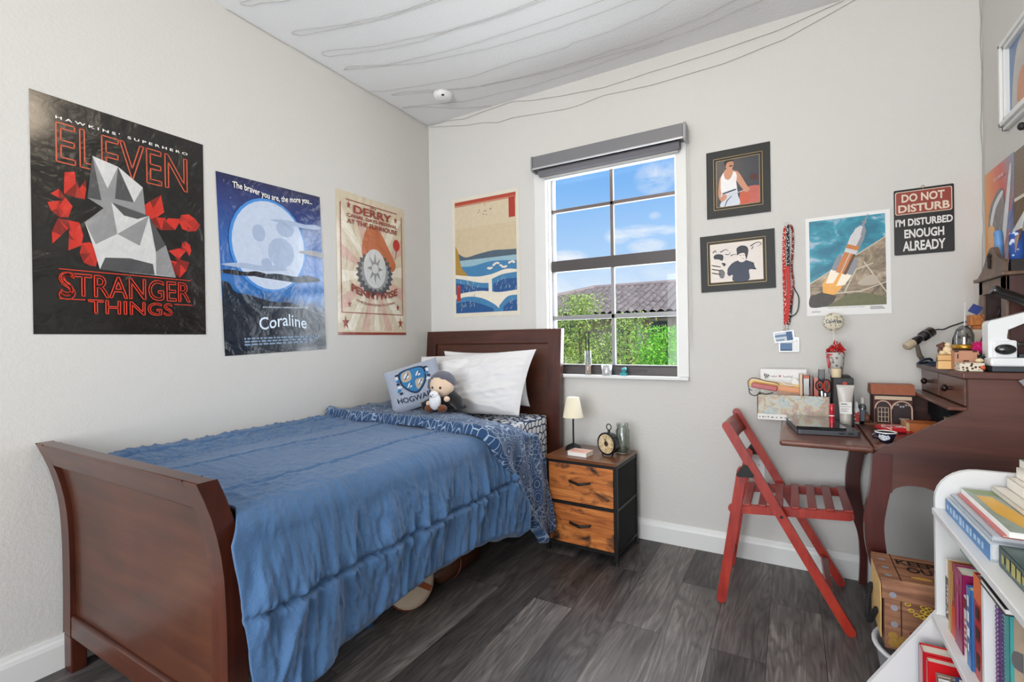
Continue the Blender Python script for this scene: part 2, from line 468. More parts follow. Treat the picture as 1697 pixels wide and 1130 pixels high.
# sky
wd = bpy.data.worlds.new('sky'); SC.world = wd; wd.use_nodes = True
nt = wd.node_tree; nt.nodes.clear()
t = NT.__new__(NT); t.t = nt; t.co = None
wo = nt.nodes.new('ShaderNodeOutputWorld'); bg = nt.nodes.new('ShaderNodeBackground'); nt.links.new(bg.outputs[0], wo.inputs[0])
tc = nt.nodes.new('ShaderNodeTexCoord'); g = tc.outputs['Generated']
sp = t.n('ShaderNodeSeparateXYZ'); t.put(sp.inputs[0], g)
el = sp.outputs[2]
base = t.ramp(el, [(.0, '#e6f0fb'), (.07, '#dbeafa'), (.16, '#b4d6f8'), (.30, '#84bbf3'), (.6, '#4f93e2')])
az = t.math('ARCTAN2', sp.outputs[0], sp.outputs[1])
# fair-weather cumulus: soft lumps on the dome, broken up by noise
cl_n = t.noise(t.map(g, (16, 16, 38)), 1.0, 6, .62, .5)
tot = None
for a, e, sa, se, k in ((-.232, .302, .030, .022, .9), (-.205, .31, .03, .018, .6), (-.305, .203, .022, .012, 1.0), (-.265, .209, .035, .010, 1.0), (-.218, .207, .025, .008, .9), (-.249, .180, .030, .012, .9), (-.410, .167, .035, .011, 1.0), (-.233, .236, .010, .006, .6), (-.40, .10, .12, .03, .55), (-.25, .125, .10, .025, .45), (-.75, .24, .1, .03, .9), (.1, .25, .12, .03, .9)):
    dx = t.math('DIVIDE', t.math('SUBTRACT', az, a), sa); dy = t.math('DIVIDE', t.math('SUBTRACT', el, e), se)
    r2 = t.math('ADD', t.math('MULTIPLY', dx, dx), t.math('MULTIPLY', dy, dy))
    v = t.math('MULTIPLY', t.math('SUBTRACT', 1.0, t.math('MULTIPLY', r2, .5), clamp=True), k)
    tot = v if tot is None else t.math('MAXIMUM', tot, v)
cm = t.math('MULTIPLY', tot, t.math('MULTIPLY_ADD', cl_n, 3.4, -1.05, clamp=True))
cm = t.math('MULTIPLY', cm, .9, clamp=True)
skyc = t.mix(cm, base, '#fdfcfb')
nt.links.new(skyc, bg.inputs[0]); bg.inputs[1].default_value = .84
# ------------------------------------------------------------------ posters and pictures
LW = lambda y0, z0: frame((0.001, y0, z0), (0, 1, 0), (0, 0, 1))
BW = lambda x0, z0: frame((x0, -0.001, z0), (1, 0, 0), (0, 0, 1))
def rot2(M, a): return M @ Matrix.Rotation(a, 4, 'Z')
def sheet(name, parent, M, w, h, m, n=18, curl=.004, seed=0):
    """a thin paper sheet, very slightly wavy off the wall"""
    g = MB()
    def fn(u, v):
        z = .0012 + curl*max(0, noise.noise(Vector((u*2.2+seed, v*2.2, seed*.7))))*min(1, 6*min(u, 1-u, v, 1-v))
        return M @ Vector((u*w, v*h, z*0+.0012))
    g.grid(fn, n, n, 0)
    g.prism(rect(0, w, 0, h), 0, .0011, M, 0)
    return g.build(name, m, parent)
L0 = .0018                       # printed layers stand a hair in front of the sheet
def arty(parent, M, w, h, layers, name='artwork', z0=L0):
    """layers = list of (outline in 0..1 units, material)"""
    mats = []; g = MB()
    for k, (pts, m) in enumerate(layers):
        if m not in mats: mats.append(m)
        g.poly([(x*w, y*h) for x, y in pts], mats.index(m), M, z0+k*.00005)
    return g.build(name, mats, parent)

# --- black poster, far left
w, h = .573, .857; M = LW(-2.157, 1.2)
p = thing('poster', 'large black glossy poster with red outlined lettering and grey shapes, leftmost on the wall', 'poster', (0.001, -1.87, 1.2))
pk = glossy_paper('black', '#14120f', .28); rd = glossy_paper('red', '#c22b1d'); rd2 = glossy_paper('dark_red', '#7d1a12'); rd3 = glossy_paper('ember_red', '#a3251a'); gy = glossy_paper('grey', '#c9c9c8'); gy2 = glossy_paper('mid_grey', '#8b8b8c'); gy3 = glossy_paper('dark_grey', '#4a4a4c')
sheet('sheet', p, M, w, h, pk)
def blob(cx, cy, rx, ry, n=9, j=.28, seed=1):
    q = random.Random(seed)
    return spline([(cx+rx*(1+q.uniform(-j, j))*cos(2*pi*k/n), cy+ry*(1+q.uniform(-j, j))*sin(2*pi*k/n)) for k in range(n)], 6)
lay = []
for cx, cy, rx, ry, s in ((.21, .64, .07, .065, 1), (.13, .55, .055, .06, 2), (.17, .43, .09, .075, 3), (.28, .35, .05, .06, 4), (.70, .585, .13, .085, 5), (.885, .57, .075, .045, 6), (.86, .43, .045, .05, 7), (.815, .37, .085, .075, 8)):
    q = random.Random(s); n = 8; P = [(cx+rx*q.uniform(.75, 1.2)*cos(2*pi*k/n), cy+ry*q.uniform(.75, 1.2)*sin(2*pi*k/n)) for k in range(n)]
    lay.append((P, rd))
    for k in range(n):
        if q.random() < .6: lay.append(([P[k], P[(k+1) % n], (cx+rx*q.uniform(-.4, .4), cy+ry*q.uniform(-.4, .4))], q.choice((rd2, rd2, rd3, pk))))
# a plain pile of pale facets under one slanting top
lay += [([(.27, .60), (.30, .79), (.44, .77), (.585, .70), (.60, .57), (.40, .55)], gy2), ([(.30, .79), (.44, .77), (.38, .66)], gy), ([(.44, .77), (.585, .70), (.53, .62)], gy), ([(.27, .60), (.30, .79), (.345, .60)], gy3), ([(.44, .77), (.53, .62), (.42, .62)], gy3),
        ([(.255, .49), (.40, .60), (.62, .57), (.725, .44), (.79, .285), (.33, .29), (.30, .38)], gy), ([(.255, .49), (.40, .60), (.43, .46), (.31, .40)], gy2), ([(.43, .46), (.62, .57), (.56, .42)], gy2), ([(.62, .57), (.725, .44), (.66, .40)], gy3), ([(.725, .44), (.79, .285), (.66, .29), (.66, .40)], gy2),
        ([(.33, .29), (.36, .345), (.50, .355), (.64, .34), (.65, .288)], gy3), ([(.40, .60), (.62, .57), (.55, .545), (.47, .55)], gy3)]
arty(p, M, w, h, lay)
neon = mat('neon_red_print', '#d8402c', .35); wh = mat('white_print', '#e9e7e2', .4)
or_ = mat('copper_red_print', '#c8573a', .35)
g = MB()
arc = lambda x, y: (x, y+.02*h*(1-((x/w-.5)/.4)**2)*0)
g.outline('ELEVEN', .12*w, .88*w, .728*h, .895*h, M, L0+.0006 if False else .0017, 0, .0042, lambda x, y: (x, y+(x/w-.12)*.03*h*0))
ol = g.build('title_outline', or_, p)
g = MB(); g.text("H A W K I N S '   S U P E R H E R O", .117*w, .885*w, .909*h, .922*h, M, .0040, 0, lambda x, y: (x, y+.010*h*(x/w-.117)), .02); g.build('small_lettering', wh, p)
g = MB()
g.outline('STRANGER', .13*w, .885*w, .165*h, .262*h, M, .0056, 0, .0036); g.outline('S', .12*w, .20*w, .148*h, .265*h, M, .0056, 0, .003)
g.outline('THINGS', .265*w, .76*w, .092*h, .152*h, M, .0056, 0, .0036)
for a, b, c in ((.12, .89, .274), (.12, .25, .148), (.775, .90, .148)): g.prism(rect(a*w, b*w, c*h, c*h+.003), .0050, .0052, M, 0)
g.build('logo_lettering', neon, p)

# --- blue poster
w, h = .568, .857; M = rot2(LW(-1.5, 1.099), .035) if False else frame((.001, -1.5, 1.099), (0, cos(.035), sin(.035)), (0, -sin(.035), cos(.035)))
p = thing('poster', 'midnight blue glossy poster with a big pale moon, middle of three on the left wall', 'poster', (.001, -1.22, 1.1))
def blue_sky_print():
    t = NT('night_blue_print'); o = t.obj(); s = t.n('ShaderNodeSeparateXYZ'); t.put(s.inputs[0], o)
    z = t.math('ADD', s.outputs[2], t.math('MULTIPLY_ADD', t.noise(o, 9, 4), .16, -.08))
    c = t.ramp(z, [(.02, '#0a1626'), (.24, '#10263f'), (.30, '#1d6bb2'), (.48, '#1c5fae'), (.72, '#1b3478'), (.86, '#171c4a')])
    hgt = t.math('ADD', t.noise(o, 5, 3, .5, .9), t.math('MULTIPLY', t.noise(o, 21, 3, .55, .5), .22))
    t.bsdf(c, .25, 0, t.bump(hgt, .65, .035), coat=.8, coatr=.1, spec=.5)
    return t.m
sheet('sheet', p, M, w, h, blue_sky_print())
moonm = glossy_paper('moon', '#bcc9de', .28); moon2 = glossy_paper('moon_shade', '#9fb0cc', .28); navy = glossy_paper('navy', '#0c1a2c', .25); ink = glossy_paper('ink', '#11151f', .25)
lay = [(ell(.44, .635, .365, .275), glossy_paper('halo', '#3f86d0', .28)), (ell(.445, .635, .345, .26), moonm), (ell(.34, .70, .06, .05), moon2), (ell(.55, .60, .13, .09), moon2), (ell(.40, .53, .05, .03), moon2), (ell(.60, .75, .09, .05), moon2),
       (spline([(-.0, .41), (.06, .40), (.11, .352), (.24, .335), (.427, .305), (.6, .30), (.709, .28), (.99, .21)], 6, False) + [(.99, .02), (0, .02)], navy)]
# thin bands of cloud
def twig(pts, wd):
    L = spline(pts, 6, False); a = []; b = []
    for i, q in enumerate(L):
        d = Vector(L[min(i+1, len(L)-1)])-Vector(L[max(i-1, 0)]); n = Vector((-d.y, d.x)).normalized()*wd*(1-.75*i/len(L))
        a.append((q[0]+n.x, q[1]+n.y)); b.append((q[0]-n.x, q[1]-n.y))
    return a+b[::-1]
for a, b, rx, ry, m_ in ((.30, .50, .30, .018, moon2), (.62, .45, .34, .022, navy), (.16, .46, .24, .014, ink), (.75, .79, .30, .016, moon2), (.95, .62, .22, .020, gy2)): lay.append((spline([(a-rx, b), (a-rx*.4, b+ry), (a+rx*.2, b+ry*.6), (a+rx*.6, b+ry*1.2), (min(1, a+rx), b), (a+rx*.3, b-ry), (a-rx*.5, b-ry*.6)], 5), m_))
lay = [([(min(.998, max(.002, x)), y) for x, y in q], m_) for q, m_ in lay]
wh2 = glossy_paper('star_white', '#dfe6f0')
for i in range(46): a, b, r = R.uniform(.02, .98), R.uniform(.45, .97), R.uniform(.0014, .003); lay.insert(0, (ell(a, b, r, r*.66, 6), wh2))
arty(p, M, w, h, lay)
g = MB()
def wav(x, y): return (x, y+.012*h*sin(x/w*9)+.01*h*(x/w))
g.text('The braver you are, the more you...', .127*w, .90*w, .905*h, .952*h, M, .0068, 0, wav, .015)
g.build('lettering', wh, p)
g = MB(); g.text('Coraline', .30*w, .775*w, .148*h, .222*h, M, .0068, 0, lambda x, y: (x, y+.01*h*sin(x/w*14)), .01)
g.text('AN UNUSUALLY DARING ADVENTURE', .34*w, .80*w, .266*h, .275*h, M, .0068, 0, None, .01); g.build('title_lettering', mat('pale_blue_print', '#d6e6f5', .35), p)
g = MB()
for k in range(3):
    x = .16*w
    while x < (.9-.05*k)*w:
        l = R.uniform(.01, .035); g.poly(rect(x, min(x+l, .92*w), (.085-.017*k)*h, (.094-.017*k)*h), 0, M, .0068); x += l+.005
g.build('credit_lines', mat('blue_grey_print', '#7f97b3', .4), p)

# --- cream circus poster
w, h = .572, .857; M = LW(-.85, 1.2)
p = thing('poster', 'cream and rust vintage fairground style poster with stars and a red balloon', 'poster', (.001, -.565, 1.2))
crm = glossy_paper('cream', '#cdbfa6', .3); crm2 = glossy_paper('pale_cream', '#ded6c4', .3); rust = glossy_paper('rust', '#8b3420', .3); brr = glossy_paper('balloon_red', '#b01c1c', .25); ora = glossy_paper('ginger', '#b5633c', .3); pnk = glossy_paper('faded_rose', '#c9a596', .3)
sheet('sheet', p, M, w, h, crm)
lay = []
for k in range(16):
    a0 = 2*pi*k/16; a1 = a0+pi/16
    def hit(a):
        c, s = cos(a)*1.0, sin(a)
        tt = min([(.955-.5)/c if c > 1e-6 else 9, (.05-.5)/c if c < -1e-6 else 9, (.90-.45)/s if s > 1e-6 else 9, (.03-.45)/s if s < -1e-6 else 9])
        return (.5+tt*c, .45+tt*s)
    lay.append(([(.5, .45), hit(a0), hit(a1)], pnk if k % 2 else crm2))
lay += [(spline([(.33, .62), (.40, .77), (.50, .80), (.62, .76), (.73, .66), (.84, .55), (.80, .49), (.66, .48), (.40, .50)], 6), ora),
        ([(.52+(.28 if k % 2 else .24)*cos(2*pi*k/48), .45+(.175 if k % 2 else .15)*sin(2*pi*k/48)) for k in range(48)], gy3), ([(.52+(.225 if k % 2 else .19)*cos(2*pi*k/40), .46+(.14 if k % 2 else .12)*sin(2*pi*k/40)) for k in range(40)], gy2), (ell(.52, .49, .165, .145), gy), (star(.52, .49, .12, 8), gy2), (ell(.52, .49, .05, .035), gy),
        (ell(.86, .70, .055, .045), brr), ([(.855, .66), (.865, .66), (.84, .58), (.836, .58)], ink),
        (rect(.0, 1, .0, .018), rust)]
for c in ((.098, .085, .05), (.907, .09, .045), (.85, .893, .03), (.152, .215, .03), (.867, .212, .03), (.16, .91, .03)): lay.append((star(*c), rust))
for a, b, c, d in ((.05, .052, .155, .915), (.948, .95, .155, .93), (.05, .95, .155, .157), (.13, .87, .945, .948)): lay.append((rect(a-.004, b+.004, c-.002, d+.002), rust))
arty(p, M, w, h, lay)
g = MB()
g.text('IN', .46*w, .54*w, .925*h, .94*h, M, .0062, 0); g.text('DERRY', .22*w, .78*w, .862*h, .92*h, M, .0062, 0, None, .03)
g.text('CANAL DAYS FESTIVAL', .13*w, .87*w, .826*h, .852*h, M, .0062, 0, None, .03); g.text('AT THE FUNHOUSE', .13*w, .87*w, .78*h, .815*h, M, .0062, 0, None, .03)
g.text('PENNYWISE', .18*w, .86*w, .27*h, .325*h, M, .0062, 0, lambda x, y: (x, y+.05*h*((x/w-.52)/.34)**2-.01*h), .03)
g.text('THE DANCING CLOWN', .24*w, .81*w, .222*h, .238*h, M, .0062, 0, lambda x, y: (x, y+.04*h*((x/w-.52)/.34)**2-.01*h), .02)
g.build('lettering', rust, p)

# --- woodblock style sea print on the window wall (plain stand-in)
w, h = .549, .842; M = BW(.205, 1.319)
p = thing('art_print', 'tall cream art print with blue sea bands and red top stripe above the bed', 'art print', (.48, -.001, 1.32))
sheet('sheet', p, M, w, h, mat('art_paper', '#d5cfc0', .6))
def pr(n, c): return mat('print_'+n, c, .55, var=.12, vs=30)
top = lambda pts, base: spline(pts, 6, False)+[(pts[-1][0], base), (pts[0][0], base)]
lay = [(rrect(.045, .955, .035, .968, .015), pr('sand', '#c6b596')), (rect(.045, .955, .74, .955), pr('sand_pale', '#cbbca0')), (rect(.045, .955, .935, .968), pr('red', '#a9432f')), (rect(.045, .955, .925, .94), pr('rose', '#b9806a')),
       (rect(.855, .945, .775, .935), pr('scarlet', '#a33426')),
       (top([(.045, .56), (.2, .50), (.4, .515), (.62, .53), (.80, .525), (.955, .52)], .40), pr('slate', '#4b5d6b')),
       (rect(.045, .955, .42, .475), pr('pale_blue', '#8fb0bd')), (top([(.045, .43), (.3, .42), (.6, .445), (.955, .43)], .3), pr('blue', '#3f7aa6')),
       (top([(.045, .60), (.09, .55), (.14, .42), (.22, .36), (.25, .33)], .33), pr('ochre', '#a5823d')),
       (top([(.045, .36), (.2, .345), (.4, .33), (.6, .34), (.8, .37), (.955, .36)], .2), pr('foam', '#ddd5c5')),
       (top([(.045, .33), (.2, .31), (.4, .28), (.55, .27)], .16), pr('blue', '#3f7aa6')), (top([(.045, .29), (.2, .27), (.4, .24), (.55, .23)], .16), pr('deep', '#1f4f86')),
       (top([(.6, .30), (.75, .33), (.955, .34)], .2), pr('blue', '#3f7aa6')), (top([(.62, .26), (.78, .29), (.955, .29)], .1), pr('deep', '#1f4f86')),
       (top([(.045, .19), (.2, .205), (.45, .21), (.7, .19), (.955, .2)], .035), pr('foam', '#ddd5c5')),
       (top([(.045, .155), (.25, .17), (.45, .15), (.62, .10), (.70, .06)], .035), pr('blue', '#3f7aa6')), (top([(.045, .12), (.25, .13), (.45, .10), (.62, .06)], .035), pr('deep', '#1f4f86')),
       (top([(.70, .08), (.82, .15), (.955, .16)], .035), pr('blue', '#3f7aa6')), (top([(.76, .07), (.86, .11), (.955, .12)], .035), pr('deep', '#1f4f86')), (rect(.06, .12, .135, .27), pr('scarlet', '#a33426'))]
q = random.Random(5)
for i in range(70):
    bx, by = q.choice(((.15, .25), (.3, .24), (.2, .1), (.35, .12), (.75, .25), (.85, .24), (.88, .09)))
    x = bx+q.uniform(-.1, .1); y = by+q.uniform(-.05, .05); lay.append(([(x, y), (x+.006, y), (x+q.uniform(-.03, .05), y+q.uniform(.02, .05))], pr(q.choice(('foam', 'pale_blue', 'deep')), '#ffffff')))
for i in range(26): x = q.uniform(.55, .93); lay.append((blob(x, q.uniform(.42, .70) if False else .405+.02*sin(x*30), .02, .008, 7, .3, i), pr('foam', '#ddd5c5')))
for i in range(9): x = .4+.22*q.random(); y = .82+.09*q.random(); lay.append(([(x, y), (x+.02, y+.006), (x+.012, y-.002)], ink))
arty(p, M, w, h, lay)

# --- two black mounted photographs
blk = mat('black_mount_board', '#232423', .55, var=.05); gold = mat('gold_bevel_line', '#a08a5c', .4, .4); edge = mat('brown_black_bevel', '#17110e', .5)
def mounted(label, x, z, w, h, u0, u1, v0, v1, tilt=0):
    M = frame((x, -.001, z), (cos(tilt), 0, sin(tilt)), (-sin(tilt), 0, cos(tilt)))
    p = thing('mounted_photo', label, 'picture', (x+w/2, -.001, z))
    MB().prism(rect(0, w, 0, h), 0, .006, M).build('mount', blk, p, .0008)
    g = MB(); a, b, c, d = u0*w, u1*w, v0*h, v1*h; e = .002; k = .013
    for q in (0, 1):
        A, B, Cc, Dd = a+q*k, b-q*k, c+q*k, d-q*k
        for r in (rect(A, B, Cc, Cc+e), rect(A, B, Dd-e, Dd), rect(A, A+e, Cc, Dd), rect(B-e, B, Cc, Dd)): g.prism(r, .006, .0066, M, 0)
    g.build('gold_line', gold, p)
    g = MB(); g.prism(rect(a+.001, b-.001, c+.001, d-.001), .006, .0063, M, 0); g.build('bevel', edge, p)
    return p, M, (a+.015, b-.015, c+.015, d-.015)
skin = mat('photo_skin', '#c48a6c', .45, var=.15, vs=60); skin2 = mat('photo_skin_shade', '#8a5540', .45)
p, M, (a, b, c, d) = mounted('black mounted colour photo of a person in a white vest, upper of the two', 1.909, 1.785, .302, .354, .115, .885, .115, .885)
W1, H1 = b-a, d-c
MM = M @ Matrix.Translation((a, c, 0))
g = MB(); g.prism(rect(0, W1, 0, H1), .0063, .0066, MM); g.build('photo', mat('photo_dark_blue', '#232936', .3, var=.2, vs=25), p)
vest = mat('photo_white_cloth', '#e6e4e4', .5, var=.06, vs=70); hair = mat('photo_hair', '#2a1d18', .5)
F = lambda pts, n=5: spline(pts, n)
lay = [(F([(.55, .20), (.60, .30), (.75, .36), (.95, .36), (1.0, .30), (1.0, .0), (.56, .0)]), mat('photo_pink_red', '#b8574d', .4, var=.2, vs=40)), (F([(.55, .18), (.62, .27), (.74, .25), (.75, .02), (.56, .01)]), mat('photo_orange', '#c0512f', .4)), (F([(.78, .58), (.88, .62), (.97, .56), (.96, .48), (.82, .5)]), mat('photo_maroon', '#4a1f1c', .5)),
       (F([(.06, .55), (.12, .68), (.26, .74), (.30, .66), (.16, .5), (.12, .3), (.18, .2), (.10, .14), (.04, .26)]), skin), (F([(.38, .74), (.50, .72), (.58, .62), (.66, .48), (.74, .34), (.72, .27), (.66, .28), (.56, .40), (.47, .53), (.38, .62)]), skin),
       (F([(.10, .56), (.14, .70), (.22, .76), (.40, .74), (.48, .66), (.47, .5), (.46, .30), (.14, .26)]), vest), (F([(.18, .75), (.20, .62), (.27, .57), (.34, .60), (.40, .73), (.36, .80), (.24, .80)]), skin),
       (F([(.12, .30), (.46, .35), (.50, .22), (.53, .0), (.10, .0), (.12, .14)]), mat('photo_trousers', '#c9d0dc', .5)), ([(.14, .265), (.46, .325), (.465, .355), (.145, .295)], hair), ([(.2, .0), (.26, .12), (.36, .2), (.35, .21), (.24, .13), (.18, 0)], hair),
       (F([(.22, .88), (.20, .96), (.28, 1.0), (.38, .99), (.41, .92), (.40, .84), (.34, .76), (.26, .78)]), skin), (F([(.20, .90), (.19, .97), (.28, 1.0), (.40, .99), (.41, .95), (.32, .955), (.25, .93), (.23, .87)]), hair), (F([(.31, .865), (.37, .875), (.39, .85), (.32, .845)]), hair), (F([(.30, .915), (.33, .92), (.33, .91)]), hair), (F([(.36, .92), (.39, .925), (.385, .915)]), hair),
       ([(.18, .20), (.74, .30), (.74, .315), (.18, .215)], mat('photo_pale_stick', '#bdb5b4', .4)), (F([(.66, .27), (.72, .36), (.78, .30), (.72, .25)]), skin), (F([(.10, .12), (.13, .24), (.22, .26), (.24, .18), (.16, .12)]), skin)]
lay = [([(min(1, max(0, x)), min(1, max(0, y))) for x, y in q], m) for q, m in lay]
arty(p, MM, W1, H1, lay, 'print', .0068)
p, M, (a, b, c, d) = mounted('black mounted black-and-white photo of a person with raised fists, lower of the two', 1.875, 1.394, .354, .30, .10, .885, .115, .885, .012)
W1, H1 = b-a, d-c; MM = M @ Matrix.Translation((a, c, 0))
g = MB(); g.prism(rect(0, W1, 0, H1), .0063, .0066, MM); g.build('photo', mat('photo_sepia_white', '#d8cfc8', .4, var=.05), p)
pk_ = mat('photo_near_black', '#1c2029', .45, var=.2, vs=50); pale = mat('photo_pale_skin', '#ddd3cb', .45); mid = mat('photo_mid_grey', '#6d6a6c', .5)
lay = [(F([(.34, .34), (.42, .46), (.52, .52), (.62, .53), (.72, .50), (.86, .40), (.88, .26), (.78, .27), (.74, .24), (.73, .0), (.44, .0), (.43, .16), (.36, .14), (.32, .22)]), mat('photo_blue_black', '#1e2b42', .45, var=.2, vs=40)),
       (F([(.53, .66), (.54, .52), (.62, .47), (.70, .54), (.72, .70), (.66, .78), (.56, .76)]), pale), (F([(.52, .74), (.52, .84), (.60, .90), (.70, .87), (.74, .76), (.70, .54), (.68, .62), (.66, .70), (.58, .70), (.53, .66)]), pk_),
       (F([(.565, .645), (.60, .655), (.60, .64)]), pk_), (F([(.63, .65), (.665, .655), (.66, .64)]), pk_), (F([(.60, .565), (.65, .57), (.645, .558)]), mid),
       (F([(.02, .50), (.08, .62), (.20, .60), (.30, .52), (.33, .30), (.30, .16), (.16, .10), (.06, .16)]), pale), (F([(.07, .70), (.14, .74), (.25, .70), (.24, .56), (.16, .60), (.08, .62)]), pk_), (F([(.16, .28), (.22, .33), (.28, .24), (.25, .10), (.18, .12)]), mid), (F([(.22, .50), (.30, .47), (.27, .40)]), pk_)]
for k in range(3): y = .47-.10*k; lay.append(([(.02, y), (.08, y-.02), (.2, y-.06), (.2, y-.085), (.08, y-.05), (.02, y-.025)], pk_))
lay.append((F([(.84, .42), (.90, .40), (.93, .30), (.90, .26), (.86, .30)]), pale))
for pts in ([(.20, .78), (.26, .82), (.32, .84), (.36, .78)], [(.30, .72), (.36, .70), (.40, .76)], [(.78, .86), (.86, .92), (.94, .94), (.98, .88), (.90, .84)], [(.80, .78), (.84, .86)], [(.05, .78), (.10, .84), (.12, .78)], [(.40, .66), (.46, .69), (.52, .68)]): lay.append((twig(pts, .012), pk_))
arty(p, MM, W1, H1, lay, 'print', .0068)

# --- rocket print
w, h = .330, .477; M = frame((2.361, -.001, 1.249), (1, 0, .004), (-.004, 0, 1))
p = thing('art_print', 'white bordered print of an orange rocket lifting off over a coast', 'art print', (2.526, -.001, 1.25))
sheet('sheet', p, M, w, h, mat('white_card', '#e4e4e2', .5, var=.02))
def seaprint():
    t = NT('print_teal_sea'); o = t.obj(); n = t.noise(t.map(o, (1, 1, 1.4)), 9, 5, .6, .5)
    c = t.ramp(n, [(.40, '#1b6d86'), (.55, '#2f92a8'), (.62, '#9fb5c9'), (.75, '#c3cad6')]); t.bsdf(c, .4); return t.m
def landprint():
    t = NT('print_tan_land'); o = t.obj(); n = t.noise(o, 16, 5, .65, 1.2)
    c = t.ramp(n, [(.36, '#5e5446'), (.48, '#8d7c66'), (.6, '#ab9880'), (.7, '#c6bba9')]); t.bsdf(c, .45); return t.m
sea, land = seaprint(), landprint(); road = mat('print_road', '#c9bda8', .5); green = mat('print_scrub', '#6c6b4c', .5, var=.25, vs=40); smoke = mat('print_smoke', '#4a4642', .5, var=.3, vs=50)
rk_w = mat('print_rocket_white', '#c9c7c8', .35, var=.1, vs=60); rk_g = mat('print_rocket_grey', '#82868e', .35); rk_o = mat('print_rocket_orange', '#c3742f', .35, var=.15, vs=60); rk_d = mat('print_rocket_shadow', '#5a3a26', .4)
fl_w = mat('print_flame_white', '#f5e9d6', .4); fl_o = mat('print_flame_orange', '#eaa748', .4, var=.15, vs=50)
bx = (.045, .945, .088, .965)
lay = [(rect(*bx), sea), ([(bx[0], bx[2]), (bx[1], bx[2]), (bx[1], .74), (bx[0], .33)], land), (twig([(.045, .335), (.4, .49), (.7, .63), (.945, .74)], .006) if False else [(.045, .335), (.945, .745), (.945, .735), (.045, .323)], road),
       (top([(.045, .14), (.3, .12), (.5, .20), (.7, .21), (.945, .16)], .088), green), ([(.30, .225), (.66, .235), (.945, .31), (.945, .30), (.66, .222), (.30, .212)], road), ([(.70, .52), (.945, .22), (.945, .20), (.69, .51)], road), ([(.45, .22), (.60, .45), (.80, .50), (.80, .49), (.61, .44), (.47, .22)], road), (F([(.62, .30), (.70, .36), (.82, .38), (.86, .30), (.74, .28)]), mat('print_pale_land', '#b5a999', .5)), (F([(.045, .20), (.12, .22), (.28, .25), (.36, .18), (.26, .10), (.045, .09)]), smoke)]
# rocket axis from (.44,.40) up to (.71,.86)
ax = Vector((.27*w, .46*h)).normalized(); nx = Vector((ax.y, -ax.x)); o0 = Vector((.425*w, .415*h)); Ln = Vector((.27*w, .46*h)).length
def rk(pts): return [((o0+ax*q*Ln+nx*s).x/w, (o0+ax*q*Ln+nx*s).y/h) for q, s in pts]
lay += [(rk([(.0, -.040), (.0, .030), (-.30, .026), (-.44, .012), (-.46, -.034), (-.30, -.052)]), fl_o), (rk([(.03, -.045), (.03, -.006), (-.22, -.012), (-.27, -.04)]), fl_w), (rk([(.03, .004), (.03, .045), (-.20, .034), (-.26, .004)]), fl_w),
        (rk([(0, -.022), (0, .022), (.42, .024), (.42, -.024)]), rk_o), (rk([(0, .010), (0, .022), (.42, .024), (.42, .012)]), rk_d), (rk([(0, -.002), (0, .001), (.42, .001), (.42, -.002)]), rk_w),
        (rk([(.02, -.044), (.02, -.024), (.30, -.024), (.36, -.032), (.30, -.044)]), rk_g), (rk([(.02, .024), (.02, .044), (.30, .044), (.36, .034), (.30, .024)]), rk_g),
        (rk([(.42, -.024), (.42, .024), (.50, .025), (.50, -.025)]), rk_w), (rk([(.50, -.025), (.50, .025), (.58, .026), (.58, -.026)]), rk_o), (rk([(.58, -.026), (.58, .026), (.74, .028), (.82, .024), (.82, -.024), (.74, -.028)]), rk_w), (rk([(.58, .010), (.58, .026), (.74, .028), (.82, .024), (.82, .012)]), rk_g),
        (rk([(.80, -.024), (.80, .024), (.90, .022), (.98, .008), (.98, -.008), (.90, -.022)]), rk_w), (rk([(.80, .008), (.80, .024), (.90, .022), (.98, .008), (.98, .002)]), rk_g), (rk([(.97, -.006), (.97, .006), (1.22, .0015), (1.22, -.0015)]), rk_g), (rk([(1.04, -.010), (1.04, .010), (1.07, .008), (1.07, -.008)]), rk_g)]
arty(p, M, w, h, lay)
g = MB(); tx = mat('print_text_grey', '#6d6c6e', .5)
g.text('NASA Space Launch System in flight', .26*w, .70*w, .068*h, .079*h, M, L0, 0, None, .0)
for k in range(4): g.poly(rect((.76)*w, (.93-.01*k)*w, (.048+.008*k)*h, (.052+.008*k)*h), 0, M, L0)
for a, b, c, d in ((.06, .17, .035, .037), (.06, .17, .046, .048), (.06, .063, .035, .048), (.167, .17, .035, .048)): g.poly(rect(a*w, b*w, c*h, d*h), 0, M, L0)
g.text('United States', .065*w, .15*w, .038*h, .044*h, M, L0)
g.build('caption', tx, p)

# --- tin sign
w, h = .207, .294; M = BW(2.703, 1.511)
p = thing('tin_sign', 'small metal wall sign reading DO NOT DISTURB in red and black', 'sign', (2.806, -.001, 1.511))
MB().prism(rrect(0, w, 0, h, .006), 0, .003, M).build('plate', mat('sign_black', '#1d1a1a', .35, .2, .15, 40, coat=.3), p, .0008)
MB().prism(rrect(.024*w, .97*w, .615*h, .968*h, .008), .003, .0034, M, 0).build('border', mat('sign_cream', '#d8c9b4', .4), p)
MB().prism(rrect(.038*w, .956*w, .625*h, .958*h, .007), .0034, .0038, M, 0).build('red_panel', mat('sign_oxide_red', '#8e3a2e', .38, var=.2, vs=40), p)
g = MB(); g.text('DO NOT', .135*w, .85*w, .80*h, .925*h, M, .0042, 0, None, .03); g.text('DISTURB', .075*w, .93*w, .645*h, .765*h, M, .0042, 0, None, .03); g.build('red_panel_lettering', mat('sign_cream', '#d8c9b4', .4), p)
